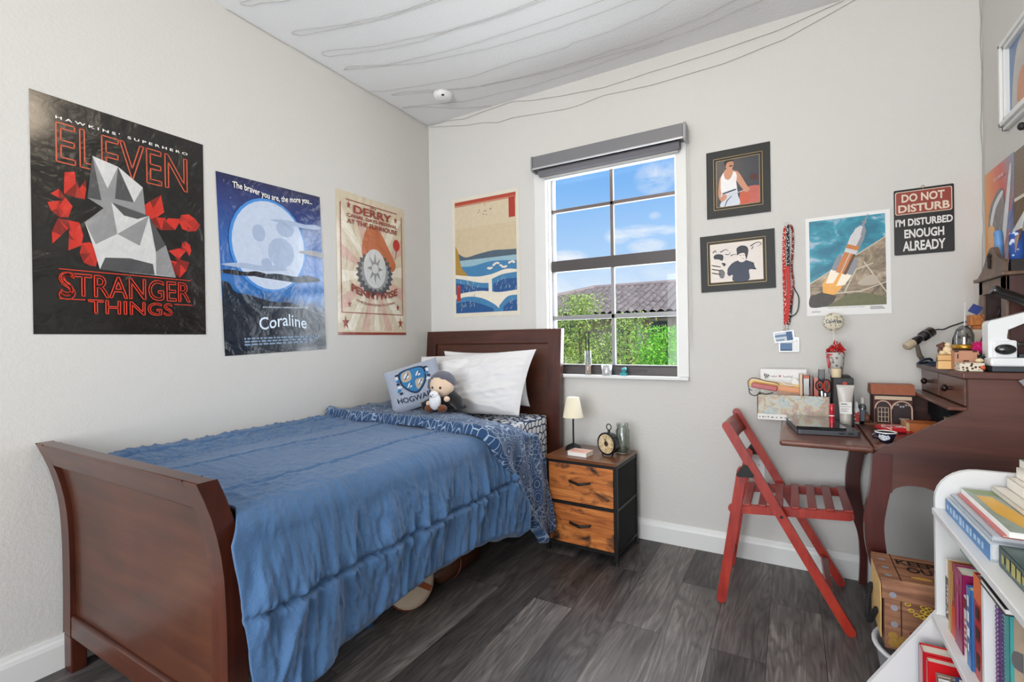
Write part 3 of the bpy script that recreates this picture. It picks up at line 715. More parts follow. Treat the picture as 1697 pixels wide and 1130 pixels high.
g = MB(); g.text("I'M DISTURBED", .025*w, .975*w, .435*h, .55*h, M, .0042, 0, None, .03); g.text('ENOUGH', .175*w, .835*w, .25*h, .385*h, M, .0042, 0, None, .03); g.text('ALREADY', .145*w, .855*w, .055*h, .205*h, M, .0042, 0, None, .03); g.build('lettering', mat('sign_white', '#dedcd8', .4), p)
g = MB(); g.tube([(2.806+.006*cos(a), -.004, 1.808+.006*sin(a)) for a in [2*pi*k/10 for k in range(10)]], .0012, 6, 0, True); g.build('hanging_ring', gold, p)

# --- right wall: bright poster, brown poster, white frame
RW = lambda y0, z0: frame((W-.001, y0, z0), (0, -1, 0), (0, 0, 1))
w, h = .305, .56; M = RW(-.020, 1.255)
p = thing('poster', 'orange and blue film poster on the right wall behind the curio cabinet', 'poster', (W-.001, -.17, 1.255))
def fire():
    t = NT('print_orange_to_blue'); o = t.obj(); s = t.n('ShaderNodeSeparateXYZ'); t.put(s.inputs[0], o)
    v = t.math('ADD', t.math('MULTIPLY', s.outputs[1], -1.9), t.math('MULTIPLY', s.outputs[2], .55)); v = t.math('ADD', v, t.math('MULTIPLY_ADD', t.noise(o, 8, 3), .2, -.1))
    c = t.ramp(v, [(.0, '#e0912c'), (.16, '#dc6a20'), (.34, '#c8341c'), (.5, '#8d7480'), (.62, '#5f84b0'), (.8, '#8fb0cc')]); t.bsdf(c, .35, coat=.3); return t.m
sheet('sheet', p, M, w, h, fire())
blu = glossy_paper('cobalt', '#2b4f8e'); plum = glossy_paper('plum', '#3a2b33'); silver = glossy_paper('silver', '#cdd3da'); amber = glossy_paper('amber', '#e39a34')
lay = [(F([(.13, .62), (.22, .74), (.48, .82), (.66, .80), (.72, .66), (.62, .48), (.50, .34), (.28, .30), (.15, .45)]), plum), (F([(.20, .62), (.34, .74), (.60, .80), (.64, .775), (.40, .70), (.26, .58)]), silver), (F([(.12, .56), (.16, .60), (.34, .58), (.36, .50), (.28, .40), (.16, .42)]), amber),
       (F([(.88, .93), (.93, .90), (.84, .66), (.70, .42), (.56, .36), (.64, .56), (.74, .72)]), silver), (F([(.80, .60), (.92, .64), (.99, .70), (.98, .44), (.86, .40), (.74, .30)]), blu), (F([(.70, .44), (.84, .52), (.80, .42), (.62, .28)]), glossy_paper('crimson', '#9c2530')), (F([(.12, .40), (.30, .40), (.46, .30), (.44, .12), (.20, .16)]), plum)]
arty(p, M, w, h, lay)
g = MB(); g.text('TOM CRUISE', .36*w, .70*w, .895*h, .915*h, M, .0042, 0); g.build('lettering', wh, p)
w, h = .5, .6; M = RW(-.327, 1.21)
p = thing('poster', 'brown poster with a small white bordered picture, right of the orange poster', 'poster', (W-.001, -.577, 1.21))
def hatch():
    t = NT('print_brown_hatching'); o = t.obj(); wv = t.n('ShaderNodeTexWave'); t.put(wv.inputs['Vector'], t.map(o, (1, 1, 1), (rad(40), 0, 0))); wv.bands_direction = 'Z'; wv.inputs['Scale'].default_value = 26; wv.inputs['Distortion'].default_value = 1.5
    t.bsdf(t.ramp(wv.outputs['Fac'], [(.3, '#4a3b31'), (.7, '#9a8872')]), .45); return t.m
sheet('sheet', p, M, w, h, hatch())
arty(p, M, w, h, [(rect(.0, .30, .37, .72), mat('print_white_border', '#d9d4ca', .5)), (rect(.0, .28, .39, .70), mat('print_olive_brown', '#6b5638', .5, var=.4, vs=30)), (F([(.05, .42), (.09, .55), (.16, .60), (.2, .42)]), mat('print_sand', '#b59a6c', .5))])
y0, y1, z0, z1 = -.268, -.80, 1.912, 2.243
p = thing('picture_frame', 'white moulded frame with a blue picture, high on the right wall', 'picture', (W, (y0+y1)/2, z0))
m = MB()
for k, (i, d) in enumerate(((0, .018), (.012, .030), (.026, .022))):
    for r in ((y0-i, y0-i-.016, z0+i, z1-i), (y1+i, y1+i+.016, z0+i, z1-i), (y0-i, y1+i, z0+i, z0+i+.016), (y0-i, y1+i, z1-i-.016, z1-i)): m.box(W-d, W-.0005, min(r[0], r[1]), max(r[0], r[1]), r[2], r[3])
m.build('frame', M_white, p, .003)
MB().box(W-.006, W-.001, y1+.04, y0-.04, z0+.04, z1-.04).build('picture', mat('picture_slate_blue', '#6f86a8', .4, var=.35, vs=9), p)
M = RW(y0-.04, z0+.04); w, h = .45, .25
arty(p, M, w, h, [(F([(.06, .05), (.10, .6), (.18, .9), (.34, .95), (.4, .5), (.3, .05)]), mat('picture_pale_grey', '#b9b4ae', .45, var=.25, vs=25)), (F([(.16, .1), (.20, .45), (.3, .5), (.36, .1)]), skin)], 'artwork', .006)
sp_ = MB(); sp_.ball((W-.012, -.428, 1.872), (.011, .012, .014), 0, 14, 8); sp_.box(W-.006, W-.0005, -.436, -.420, 1.860, 1.884)
solo(sp_, 'wall_hook', mat('matt_black_plastic', '#1d1d1f', .5), 'round black wall hook under the white frame', 'hook')
# ------------------------------------------------------------------ bed
YZX = Matrix(((0, 0, 1, 0), (1, 0, 0, 0), (0, 1, 0, 0), (0, 0, 0, 1)))
Mhog = wood('mahogany_across', '#260f09', '#431e11', '#5b301c', 'x', 1.0, .36, .25)
Mhogv = wood('mahogany_upright', '#260f09', '#451d10', '#5d2d1a', 'z', 1.0, .36, .25)
Mhogp = wood('mahogany_panel', '#2c130a', '#482313', '#5e351f', 'x', .55, .42, .2)
bed = thing('sleigh_bed', 'dark mahogany sleigh bed with a curved footboard and tall headboard', 'bed', (.53, -1.05, 0))
def lerp_profile(P, z):
    for (z0, y0), (z1, y1) in zip(P, P[1:]):
        if z <= z1: return y0+(y1-y0)*(z-z0)/(z1-z0)
    return P[-1][1]
FP = spline([(0, -2.098), (.13, -2.098), (.3, -2.096), (.47, -2.097), (.60, -2.104), (.70, -2.122), (.77, -2.143), (.82, -2.163)], 4, False)
fo = lambda z: lerp_profile(FP, z)
def slab(m, x0, x1, z0, z1, o0, o1, n=14, mt=0):
    """piece of the footboard curve: o0, o1 = setback of its outer and inner face"""
    zs = [z0+(z1-z0)*k/n for k in range(n+1)]
    m.prism([(fo(z)+o0, z) for z in zs]+[(fo(z)+o1, z) for z in zs[::-1]], x0, x1, YZX, mt)
fb = MB(); slab(fb, .08, .995, .19, .76, .016, .034); fbo = fb.build('footboard', Mhogp, bed, label='curved sleigh footboard')
for x0, x1 in ((.020, .084), (.992, 1.060)):
    m = MB(); slab(m, x0, x1, 0 if False else .13, .822, 0, .050); m.build('stile', Mhogv, fbo, .006)
    m = MB(); m.box(x0+.002, x1-.002, -2.096, -2.050, 0, .13); m.build('leg', Mhogv, bed, .004)
m = MB(); slab(m, .084, .992, .742, .822, .0, .050, 6); m.build('top_rail', Mhog, fbo, .006)
m = MB(); slab(m, .084, .992, .128, .205, .002, .048, 4); m.build('bottom_rail', Mhog, fbo, .007)
HP = spline([(0, -.100), (.4, -.100), (.65, -.098), (.85, -.088), (1.0, -.074), (1.12, -.062), (1.222, -.052)], 4, False)
ho = lambda z: lerp_profile(HP, z)
def hslab(m, x0, x1, z0, z1, o0, o1, n=12):
    zs = [z0+(z1-z0)*k/n for k in range(n+1)]
    m.prism([(ho(z)+o0, z) for z in zs]+[(ho(z)+o1, z) for z in zs[::-1]], x0, x1, YZX)
m = MB(); hslab(m, .08, .985, .60, 1.15, .018, .034); hb = m.build('headboard', Mhogp, bed, label='tall curved headboard panel')
for x0, x1 in ((.006, .088), (.978, 1.066)):
    m = MB(); hslab(m, x0, x1, .16, 1.222, 0, .045); m.build('stile', Mhogv, hb, .007)
    MB().box(x0+.004, x1-.004, -.098, -.058, 0, .16).build('leg', Mhogv, bed, .004)
m = MB(); hslab(m, .088, .978, 1.128, 1.222, 0, .045, 4); m.build('top_rail', Mhog, hb, .008)
m = MB(); hslab(m, .088, .978, .53, .655, 0, .045, 4); m.build('bottom_rail', Mhog, hb, .008)
for x0 in (.03, 1.005): MB().box(x0, x0+.026, -2.055, -.10, .27, .44).build('side_rail', wood('mahogany_long', '#2a120c', '#50241a', '#6e3a27', 'y'), bed, .004)
for k in range(9): MB().box(.056, 1.005, -1.95+k*.22, -1.88+k*.22, .425, .438).build('slat', wood('pine_slat', '#8a6a45', '#b08c60', '#c6a67a', 'x'), bed)

# mattress in a white fitted sheet with navy line pattern
def sheetmat():
    t = NT('white_sheet_navy_lines'); o = t.obj()
    v = t.map(o, (24, 24, 24)); vo = t.n('ShaderNodeTexVoronoi', feature='DISTANCE_TO_EDGE'); t.put(vo.inputs['Vector'], v); vo.inputs['Scale'].default_value = 1; vo.inputs['Randomness'].default_value = .75
    c = t.ramp(vo.outputs['Distance'], [(.085, '#1d3354'), (.12, '#e6e8ea')])
    t.bsdf(c, .85, 0, t.bump(t.noise(o, 8, 3), .2, .02)); return t.m
mt = thing('mattress', 'twin mattress in a white fitted sheet with navy line pattern', 'mattress', (.53, -1.08, .44))
m = MB(); m.prism(rrect(.035, 1.003, -2.04, -.112, .05), .441, .688); m.build('fitted_sheet', sheetmat(), mt, .03, seg=4)

# comforter: a quilted sheet laid over the bed and hanging down its right side
XT, RC = 1.02, .075                                              # where the top starts to turn, and the turn's radius
def hem(y):
    k = [(-2.11, .19), (-1.92, .245), (-1.70, .28), (-1.41, .295), (-1.15, .29), (-1.0, .275), (-.84, .23), (-.62, .19), (-.3, .2)]
    for (a, p), (b, q) in zip(k, k[1:]):
        if y <= b: return p+(q-p)*(y-a)/(b-a)
    return .2
TOP = .715
def base_pt(s, y, hemz):
    """point, outward normal and depth below the turn for arc length s measured from the wall"""
    if s < XT: return Vector((s, y, TOP)), Vector((0, 0, 1)), 0.
    a = (s-XT)/RC
    if a < 1.45: return Vector((XT+RC*sin(a), y, TOP-RC+RC*cos(a))), Vector((sin(a), 0, cos(a))), 0.
    d = s-XT-RC*1.45
    p = Vector((XT+RC*sin(1.45), y, TOP-RC+RC*cos(1.45)))
    n = Vector((sin(1.45), 0, cos(1.45)))
    return p+Vector((.115*d+.02*d*d, 0, -d)), Vector((.99, 0, .1)), d
STITCH = (.10, .47, .875, XT+RC*1.45+.165)
def ridge(v): return 1-abs(noise.noise(v))*2
def fold_disp(s, y, d, seed=0):
    g = 0
    for st in STITCH:
        q = s-st; g += -.015*math.exp(-(q/.008)**2)+.006*math.exp(-(q/.10)**2)
        gath = math.exp(-(abs(q)/(.075 if st < 1.1 else .11)))
        amp = .0050 if st < 1.1 else .021
        g += amp*gath*(.6*noise.noise(Vector((s*3.0+st*7, y*27+seed, 0)))+.5*noise.noise(Vector((s*4.0+st*7, y*58+seed, 4)))+.35*max(0, ridge(Vector((s*2.5, y*19, 8))))**2)*(1 if abs(q) > .012 else .35)
    g += .010*noise.noise(Vector((s*2.2, y*2.0, 3+seed)))
    # soft creases in the cloth
    w = Vector((s*4+1.5*noise.noise(Vector((s*3, y*3, 9))), y*5, seed))
    k2 = .5+.9*max(0, noise.noise(Vector((s*1.7, y*1.5, 50))))+(.8 if s < .3 else 0)
    g += k2*(.0050*max(0, ridge(w*1.9))**3+.0040*max(0, ridge(w*4.1+Vector((7, 3, 1))))**4+.0022*max(0, ridge(w*9+Vector((2, 8, 1))))**4)
    q = s-STITCH[3]; up = q < 0
    if -.22 < q < .2:
        en = math.exp(-abs(q)/(.10 if up else .085)); ph = y+(.25 if up else -.35)*q+.03*noise.noise(Vector((y*6, q*9, 3 if up else 7)))
        loc = .5+.9*max(0, noise.noise(Vector((y*3.2, 0, 60 if up else 70)))+.25)
        g += en*loc*(.013*max(0, ridge(Vector((ph*13, q*1.5, 81 if up else 91))))**3+.008*max(0, ridge(Vector((ph*29, q*2, 83 if up else 93))))**3)*(0 if abs(q) < .006 else 1)
    if s < .45: g += .006*(1-s/.45)*noise.noise(Vector((s*22+y*3, y*4, 15)))
    if d > 0:
        k = min(1, d/.12)
        lean = y+.35*d
        g += 1.35*k*(.016*noise.noise(Vector((lean*8, d*1.6, 20+seed)))+.013*max(0, ridge(Vector((lean*7+.4*noise.noise(Vector((y*5, d*6, 2))), d*1.3, 31+seed))))**2+.009*max(0, ridge(Vector((lean*16, d*2.6, 37+seed))))**2+.006*noise.noise(Vector((lean*44, d*4, 41+seed))))
    return g
Y0, Y1 = -2.048, -.70
def fa(s):     # foot-side edge of the turned-back band
    return -.965-.05*(s/XT)**3 if s < XT else -1.015+.66*(s-XT)
def fbk(s):    # head-side edge
    return -.43-.20*max(0, (s-.45)/.57)**1.5 if s < XT else -.63+.21*min(1, (s-XT)/.26)**.8
CN, CM = 230, 420
def comf(u, v):
    y = Y0+(Y1-Y0)*v
    hz = hem(y)+.012*noise.noise(Vector((y*11, 5, 0)))
    L = XT+RC*1.45+(TOP-RC*(1-cos(1.45)) - hz)
    s = .018+(L-.018)*(u**.92)
    if s > XT: y = Y0-.055*min(1, (s-XT)/.10)+(y-Y0)*(1+.055*min(1, (s-XT)/.10)/(Y1-Y0))
    p, n, d = base_pt(s, y, hz)
    g = fold_disp(s, y, d)*min(1, (v+.004)/.04)
    if y > fa(s)+.03: kk = min(1, (y-fa(s)-.03)/.05); g = g*(1-.8*kk)-.016*kk
    e = min(1, (1-u)/.02)                                        # the hem rolls under
    p = p+n*(g*(.4+.6*e)+.012)-n*(1-e)*.02
    p.x += .03*max(0, (-1.55-y))*min(1, d/.3)*2
    if s < .2: p.z += .012*(1-s/.2)
    p.x = max(p.x, .012)
    if s < XT: p.z = max(p.z, .702)
    if y < -1.99: p.x = max(p.x, 1.068) if d > 0 else p.x
    return p
def clothmat(name, col, pattern=False):
    t = NT(name); o = t.obj()
    weave = t.noise(o, 420, 2); soft = t.noise(o, 7, 4, .6)
    crease = t.math('ADD', t.noise(o, 30, 4, .6, 1.8), t.math('MULTIPLY', t.noise(o, 75, 3, .6, 2.5), .5))
    c = lin(col)
    base = t.mix(soft, [x*.88 for x in c[:3]]+[1], [min(1, x*1.12) for x in c[:3]]+[1])
    if pattern:
        uv = t.uv()
        vo = t.n('ShaderNodeTexVoronoi', feature='F1'); t.put(vo.inputs['Vector'], t.map(uv, (8.5, 8.5, 1))); vo.inputs['Scale'].default_value = 1; vo.inputs['Randomness'].default_value = .8
        rings = t.math('SINE', t.math('MULTIPLY', vo.outputs['Distance'], 84))
        ve = t.n('ShaderNodeTexVoronoi', feature='DISTANCE_TO_EDGE', distance='MANHATTAN') if False else t.n('ShaderNodeTexVoronoi', feature='DISTANCE_TO_EDGE'); t.put(ve.inputs['Vector'], t.map(uv, (42, 30, 1))); ve.inputs['Scale'].default_value = 1
        ln = t.ramp(rings, [(.80, 0.), (.97, 1.)])
        ed = t.ramp(ve.outputs['Distance'], [(.025, 1.), (.055, 0.)])
        near = t.ramp(vo.outputs['Distance'], [(.42, 1.), (.50, 0.)])
        far = t.math('SUBTRACT', 1.0, near)
        k = t.math('ADD', t.math('MULTIPLY', ln, near), t.math('MULTIPLY', ed, far), clamp=True)
        base = t.mix(t.math('MULTIPLY', k, t.math('MULTIPLY_ADD', soft, 1.1, .05, clamp=True)), base, '#b4c8dc')
    h = t.math('ADD', t.math('MULTIPLY', weave, .12), crease)
    t.bsdf(base, .72, 0, t.bump(h, .42, .008), sheen=.2, spec=.3)
    return t.m
Mblue = clothmat('steel_blue_microfibre', '#40628a')
Mfold = clothmat('navy_with_white_scrollwork', '#224269', True)
cfr = thing('comforter', 'steel blue quilted comforter spread over the bed and hanging down its side', 'comforter', (.6, -1.3, .2))
m = MB(); m.grid(comf, CN, CM)
o = m.build('blue_side', Mblue, cfr)
sm = o.modifiers.new('thick', 'SOLIDIFY'); sm.thickness = .010; sm.offset = -1
# the turned-back head end shows the patterned reverse
LF = XT+RC*1.45+.535
def foldpt(u, v):
    s = .016+(LF-.016)*u
    a, b = fa(s), fbk(s)
    y = a+(b-a)*v+.012*noise.noise(Vector((s*6, v*2, 77)))
    p, n, d = base_pt(s, y, .1)
    wdt = b-a
    q = v*wdt
    roll = .030*math.exp(-((q-.035)/.035)**2)-.024*math.exp(-(q/.012)**2)
    slope = .032
    g = slope+roll+.012*noise.noise(Vector((s*5, y*7, 55)))+.006*noise.noise(Vector((s*13, y*16, 65)))
    g += .004*max(0, ridge(Vector((s*9, y*8, 12))))**2
    if d > 0:
        g += min(1, d/.1)*(.022*noise.noise(Vector((y*14+.6*d, d*2, 88)))+.010*noise.noise(Vector((y*31, d*3, 98))))-.014*min(1, d/.15)
    e = min(1, (1-u)/.02); g -= (1-e)*.015
    if s < XT+.1: g -= .045*max(0, (v-.55)/.45)**2*max(0, min(1, (s-.5)/.3))
    p = p+n*g
    if s < .3: p.z += .02*(1-s/.3)
    p.x = max(p.x, .010)
    return p
m = MB(); m.grid(foldpt, 170, 70, uvfn=lambda u, v: (u*LF, fa(u*LF)+(fbk(u*LF)-fa(u*LF))*v))
o = m.build('turned_back_fold', Mfold, cfr, label='navy reverse with white scrollwork, turned back at the head')
sm = o.modifiers.new('thick', 'SOLIDIFY'); sm.thickness = .012; sm.offset = -1

# pillows
def pillow(m, M, w, h, t, seed=0, corner=.10, wr=.006, flop=0, n=40, taper=0):
    def side(sg):
        def fn(u, v):
            a, b = 2*u-1, 2*v-1
            ea = (1-abs(a)**3.2); eb = (1-abs(b)**3.2)
            k = max(0, ea*eb)**.55
            x = w/2*a*(1-corner*(1-b*b)*abs(a))*(1+taper*b*(1 if a > 0 else .3)); y = h/2*b*(1-corner*(1-a*a)*abs(b))
            z = sg*t/2*k
            z += (wr*noise.noise(Vector((a*3+seed, b*3, seed)))+wr*.8*max(0, ridge(Vector((a*2.2-b*1.4+seed, b*3.1+a, seed+5))))**3+wr*.5*noise.noise(Vector((a*9, b*9, seed))))*k
            z -= flop*max(0, b)*a*a
            return M @ Vector((x, y, z))
        return fn
    m.grid(side(1), n, n); m.grid(side(-1), n, n)
    return m
linen = mat('white_pillowcase', '#dcdbdc', .85, var=.03, bump=.12, bs=260, sheen=.1)
m = MB(); pillow(m, frame((.565, -.160, .915), (1, 0, .01), (0, .10, 1)), .68, .35, .085, 3)
solo(m, 'pillow', linen, 'white pillow at the back, mostly hidden, against the headboard', 'pillow', 'white bed pillows')
m = MB(); pillow(m, frame((.535, -.300, .885), (1, -.02, .055), (.05, .34, .92)), .86, .40, .165, 8, .05, .016, 0, 60, .075)
solo(m, 'pillow', linen, 'big crumpled white pillow in front, leaning on the headboard', 'pillow', 'white bed pillows')
# grey cushion with a blue crest
cu = thing('cushion', 'grey throw cushion with a blue crest, leaning by the left wall', 'cushion', (.30, -.55, .75))
CM_ = frame((.310, -.535, .885), (.728, .624, .282), (-.555, .293, .774))
m = MB(); pillow(m, CM_, .34, .31, .11, 21, .05, .003, n=30); m.build('cover', mat('heather_grey_fleece', '#9aa3b4', .95, var=.12, vs=60, bump=.25, bs=220, sheen=.3), cu)
def puff(x, y): a, b = x/.17, y/.155; return .0565*max(0, (1-abs(a)**3.2)*(1-abs(b)**3.2))**.55+.0035
def drape(m, pts, mt=0, dz=0):
    """a flat outline pressed on the cushion face: fine strips so it follows the bulge"""
    c = Vector((sum(p[0] for p in pts)/len(pts), sum(p[1] for p in pts)/len(pts)))
    v = []; f = []; n = len(pts); K = 5
    for k in range(K+1):
        for p in pts: q = c+(Vector(p[:2])-c)*k/K; v.append((q.x, q.y, puff(q.x, q.y)+dz))
    for k in range(K):
        for i in range(n): j = (i+1) % n; f.append((k*n+i, (k+1)*n+i, (k+1)*n+j, k*n+j))
    m.add(v, f, mt, True, CM_)
cb, cwht, cnv, ctan = mat('crest_blue', '#2f6f9f', .9), mat('crest_white', '#c9d3df', .9), mat('crest_navy', '#1f2a44', .9), mat('crest_tan', '#a79c8c', .9)
m = MB()
drape(m, spline([(-.075, .085), (0, .10), (.075, .085), (.08, .01), (.05, -.05), (0, -.085), (-.05, -.05), (-.08, .01)], 5), 2)
drape(m, spline([(-.066, .076), (0, .09), (.066, .076), (.07, .01), (.045, -.042), (0, -.074), (-.045, -.042), (-.07, .01)], 5), 0, .0006)
drape(m, spline([(-.06, .07), (-.01, .08), (-.01, .015), (-.062, .012)], 4), 3, .0012); drape(m, spline([(.01, -.062), (.04, -.04), (.06, .0), (.01, .0)], 4), 3, .0012)
for a, b, r in ((-.035, .045, .018), (.035, -.02, .014), (.035, .04, .016), (-.03, -.025, .015)): drape(m, spline([(a-r, b-r*.6), (a-r*.2, b+r*.9), (a+r*.5, b+r*1.2), (a+r*.2, b+r*.2), (a+r, b-r*.3), (a+r*.1, b-r*.9)], 4), 1, .0018); drape(m, [(a-r*.9, b-r*1.1), (a-r*.5, b-r*1.2), (a+r*1.0, b+r*.9), (a+r*.8, b+r*1.1)], 2, .0024)
for sx in (-1, 1):
    for k in range(7): drape(m, blob(sx*(.088+.006*(k % 2)), .075-.022*k, .012, .010, 7, .4, k+70), (2, 1, 0)[k % 3], .0004)
m.build('crest', [cb, cwht, cnv, ctan], cu)
m = MB(); v, f = text2d('HOGWARTS', .01)
bx_ = max(p[0] for p in v); by_ = max(p[1] for p in v)
def bend(px, py):
    x = -.125+.25*px/bx_; y = -.125+.030*py/by_+.018*(x/.125)**2
    return (x, y, puff(x, y)+.001)
m.add([bend(*p) for p in v], f, 0, False, CM_); m.build('lettering', cnv, cu)
_n0 = len(COL.objects)
# plush doll
pd = thing('plush_doll', 'plush doll with grey hair and black robe sitting on the comforter', 'soft toy', (.56, -.55, .74))
felt = lambda n, c: mat('felt_'+n, c, .95, var=.1, vs=80, bump=.2, bs=300, sheen=.3)
m = MB()
m.ball((.56, -.53, .785), (.062, .05, .065), 0, 16, 10); m.tube([(.53, -.53, .80), (.47, -.56, .765), (.43, -.60, .753)], [.045, .04, .022], 10); m.tube([(.59, -.53, .81), (.65, -.55, .785), (.68, -.57, .755)], [.04, .035, .02], 10)
m.ball((.55, -.50, .75), (.12, .08, .022), 0, 18, 8)
m.build('robe', felt('black', '#17161a'), pd)
m = MB(); m.ball((.545, -.555, .875), (.074, .062, .070), 0, 24, 16); m.build('head', felt('peach', '#e0c5ab'), pd)
m = MB(); m.ball((.542, -.545, .892), (.080, .068, .068), 0, 24, 16, fn=lambda p: p if (p.z > .10+.5*max(0, -p.y)*1.0-.35*abs(p.x)) else Vector((p.x*.8, p.y*.75, p.z*.75))); m.tube([(.475, -.56, .91), (.465, -.56, .865), (.470, -.555, .845)], [.02, .02, .012], 10)
m.build('hair', felt('slate_grey', '#5d5f6a'), pd)
m = MB(); 
for dx in (-.022, .032): m.ball((.545+dx, -.6155+abs(dx)*.09, .868), (.007, .004, .008), 0, 10, 6)
m.build('eyes', mat('black_thread', '#151416', .6), pd)
m = MB(); m.tube([(.538, -.615, .842), (.548, -.617, .8385), (.558, -.616, .841)], .0016, 6); m.build('mouth', mat('rose_thread', '#9a5b4d', .7), pd)
for a, b in (((.53, -.575, .80), (.505, -.625, .778)), ((.60, -.565, .815), (.625, -.615, .808))):
    m = MB(); m.ball(b, (.018, .016, .016), 0, 12, 8); m.build('hand', felt('peach', '#e0c5ab'), pd)
for a in ((.520, -.640, .752), (.612, -.640, .757)):
    m = MB(); m.ball(a, (.026, .030, .022), 0, 14, 8); m.build('shoe', felt('brown', '#6a3a22'), pd)
pb = thing('plush_bird', 'small white plush bird held in the lap of the doll', 'soft toy', (.568, -.64, .75))
m = MB(); m.ball((.568, -.648, .795), (.036, .03, .048), 0, 18, 12); m.ball((.566, -.655, .832), (.028, .026, .024), 0, 16, 10); m.build('body', felt('white', '#dfe0e4'), pb)
m = MB(); m.lathe([(.006, 0), (.0, .012)], 8, 0, frame((.566, -.681, .828), (1, 0, 0), (0, 0, 1))); m.build('beak', mat('grey_thread', '#6f6f76', .7), pb)
for x in (-.010, .012): MB().ball((.566+x, -.679, .836), (.003, .002, .003), 0, 8, 5).build('eye', mat('black_thread', '#151416', .6), pb)

for o_ in (pd, pb): o_.location.z += .022; o_.location.y -= .02
# things pushed under the bed
bn = thing('storage_bin', 'dark blue plastic storage bin pushed under the bed', 'storage bin', (.579, -1.40, 0), rad(45), local=True)
m = MB(); m.prism(rrect(-.18, .18, -.15, .15, .02), 0, .21); m.build('tub', mat('blue_plastic', '#1e5580', .4, var=.06), bn, .004)
m = MB(); m.prism(rrect(-.19, .19, -.16, .16, .022), .211, .232); m.build('lid', mat('navy_plastic_lid', '#1c3f63', .4), bn, .003)
bg_ = thing('canvas_bag', 'cream canvas bag with a brown strap lying under the bed', 'bag', (.835, -1.185, 0))
BM = frame((.835, -1.185, .108), (.35, 1, 0), (-.30, .05, .95))
m = MB(); m.lathe([(.0, -.02), (.09, -.02), (.112, -.012), (.115, .0), (.112, .012), (.09, .02), (0, .02)], 28, 0, BM); m.build('pouch', mat('cream_canvas', '#c3b29c', .85, bump=.2), bg_)
m = MB(); m.tube([BM @ Vector((.114*cos(a), .114*sin(a), 0)) for a in [2*pi*k/32 for k in range(32)]], .006, 8, 0, True); m.build('piping', mat('brown_leather', '#6b3520', .5), bg_)
m = MB(); m.box(-.10, .10, -.012, .012, .0205, .0245, 0, BM @ Matrix.Rotation(rad(-35), 4, 'Z')); m.box(-.10, .10, -.012, .012, -.0245, -.0205, 0, BM @ Matrix.Rotation(rad(-35), 4, 'Z')); m.build('strap', mat('tan_leather', '#8f4a2a', .5), bg_, .001)
sh = thing('leather_roll', 'brown leather case lying under the bed beside the canvas bag', 'case', (.83, -.86, 0))
m = MB(); m.tube([(.83, -1.03, .05), (.83, -1.00, .055), (.84, -.74, .075), (.84, -.72, .075)], [.02, .05, .065, .03], 16); m.build('case', mat('dark_brown_leather', '#4c2a1c', .45, var=.2), sh)
m = MB(); m.tube([(.834+.066*cos(a), -.90+.012*sin(2*a), .067+.064*sin(a)) for a in [2*pi*k/24 for k in range(24)]], .004, 6, 0, True); m.build('strap', mat('brown_leather', '#6b3520', .5), sh)
# ------------------------------------------------------------------ nightstand
iron = mat('black_iron', '#1d1d1e', .45, .3, .08); fab = mat('black_fabric', '#121213', .9, bump=.2, bs=400)
def rustic():
    t = NT('rustic_brown_board'); o = t.obj()
    g = t.noise(t.map(o, (3, 3, 34)), 1.4, 5, .6, .5); blot = t.noise(t.map(o, (9, 9, 15)), 1, 3, .55, .5)
    c = t.ramp(g, [(.3, '#7d4220'), (.5, '#b96b31'), (.7, '#d58a49')]); c = t.mix(t.ramp(blot, [(.52, 0.), (.68, 1.)]), c, '#2b1a12')
    t.bsdf(c, .5, 0, t.bump(g, .08, .002), coat=.1); return t.m
Mrus = rustic(); Mrust = wood('rustic_top', '#3a2114', '#6d4023', '#8d5a34', 'x', 1.0, .35, .3)
NZ = .52
ns = thing('nightstand', 'small rustic two-drawer nightstand with a black metal frame beside the bed', 'nightstand', (1.322, -.235, 0), rad(-2), local=True)
hw, hd = .196, .158
MB().box(-hw-.006, hw+.006, -hd-.012, hd+.008, NZ-.018, NZ).build('top', Mrust, ns, .002)
for sx in (-1, 1):
    for sy in (-1, 1):
        m = MB(); m.box(sx*hw-.0085, sx*hw+.0085, sy*hd-.0085, sy*hd+.0085, .012, NZ-.018); m.lathe([(.013, 0), (.013, .006), (.007, .012)], 12, 0, Matrix.Translation((sx*hw, sy*hd, 0))); m.build('leg', iron, ns, .001)
for z in (.045, .268, NZ-.034): m = MB(); m.box(-hw, hw, -hd-.006, -hd+.006, z, z+.014).box(-hw, hw, hd-.006, hd+.006, z, z+.014); m.box(-hw-.006, -hw+.006, -hd, hd, z, z+.014).box(hw-.006, hw+.006, -hd, hd, z, z+.014); m.build('frame_rail', iron, ns)
for x in (-hw, hw):
    MB().box(x-.003, x+.003, -hd+.008, hd-.008, .06, NZ-.035).build('side_panel', fab, ns)
for z0, z1 in ((.062, .265), (.285, .486)):
    m = MB().box(-hw+.012, hw-.012, -hd-.008, -hd+.006, z0, z1); m.box(-hw+.014, hw-.014, -hd+.006, hd-.01, z0+.004, z1-.02, 1)
    dr = m.build('drawer', [Mrus, fab], ns, .002)
    zc = (z0+z1)/2+.01
    MB().tube([(-.060, -hd-.010, zc+.006), (-.054, -hd-.022, zc+.004), (0, -hd-.026, zc-.007), (.054, -hd-.022, zc+.004), (.060, -hd-.010, zc+.006)], [.004, .006, .0075, .006, .004], 10).build('handle', iron, dr)
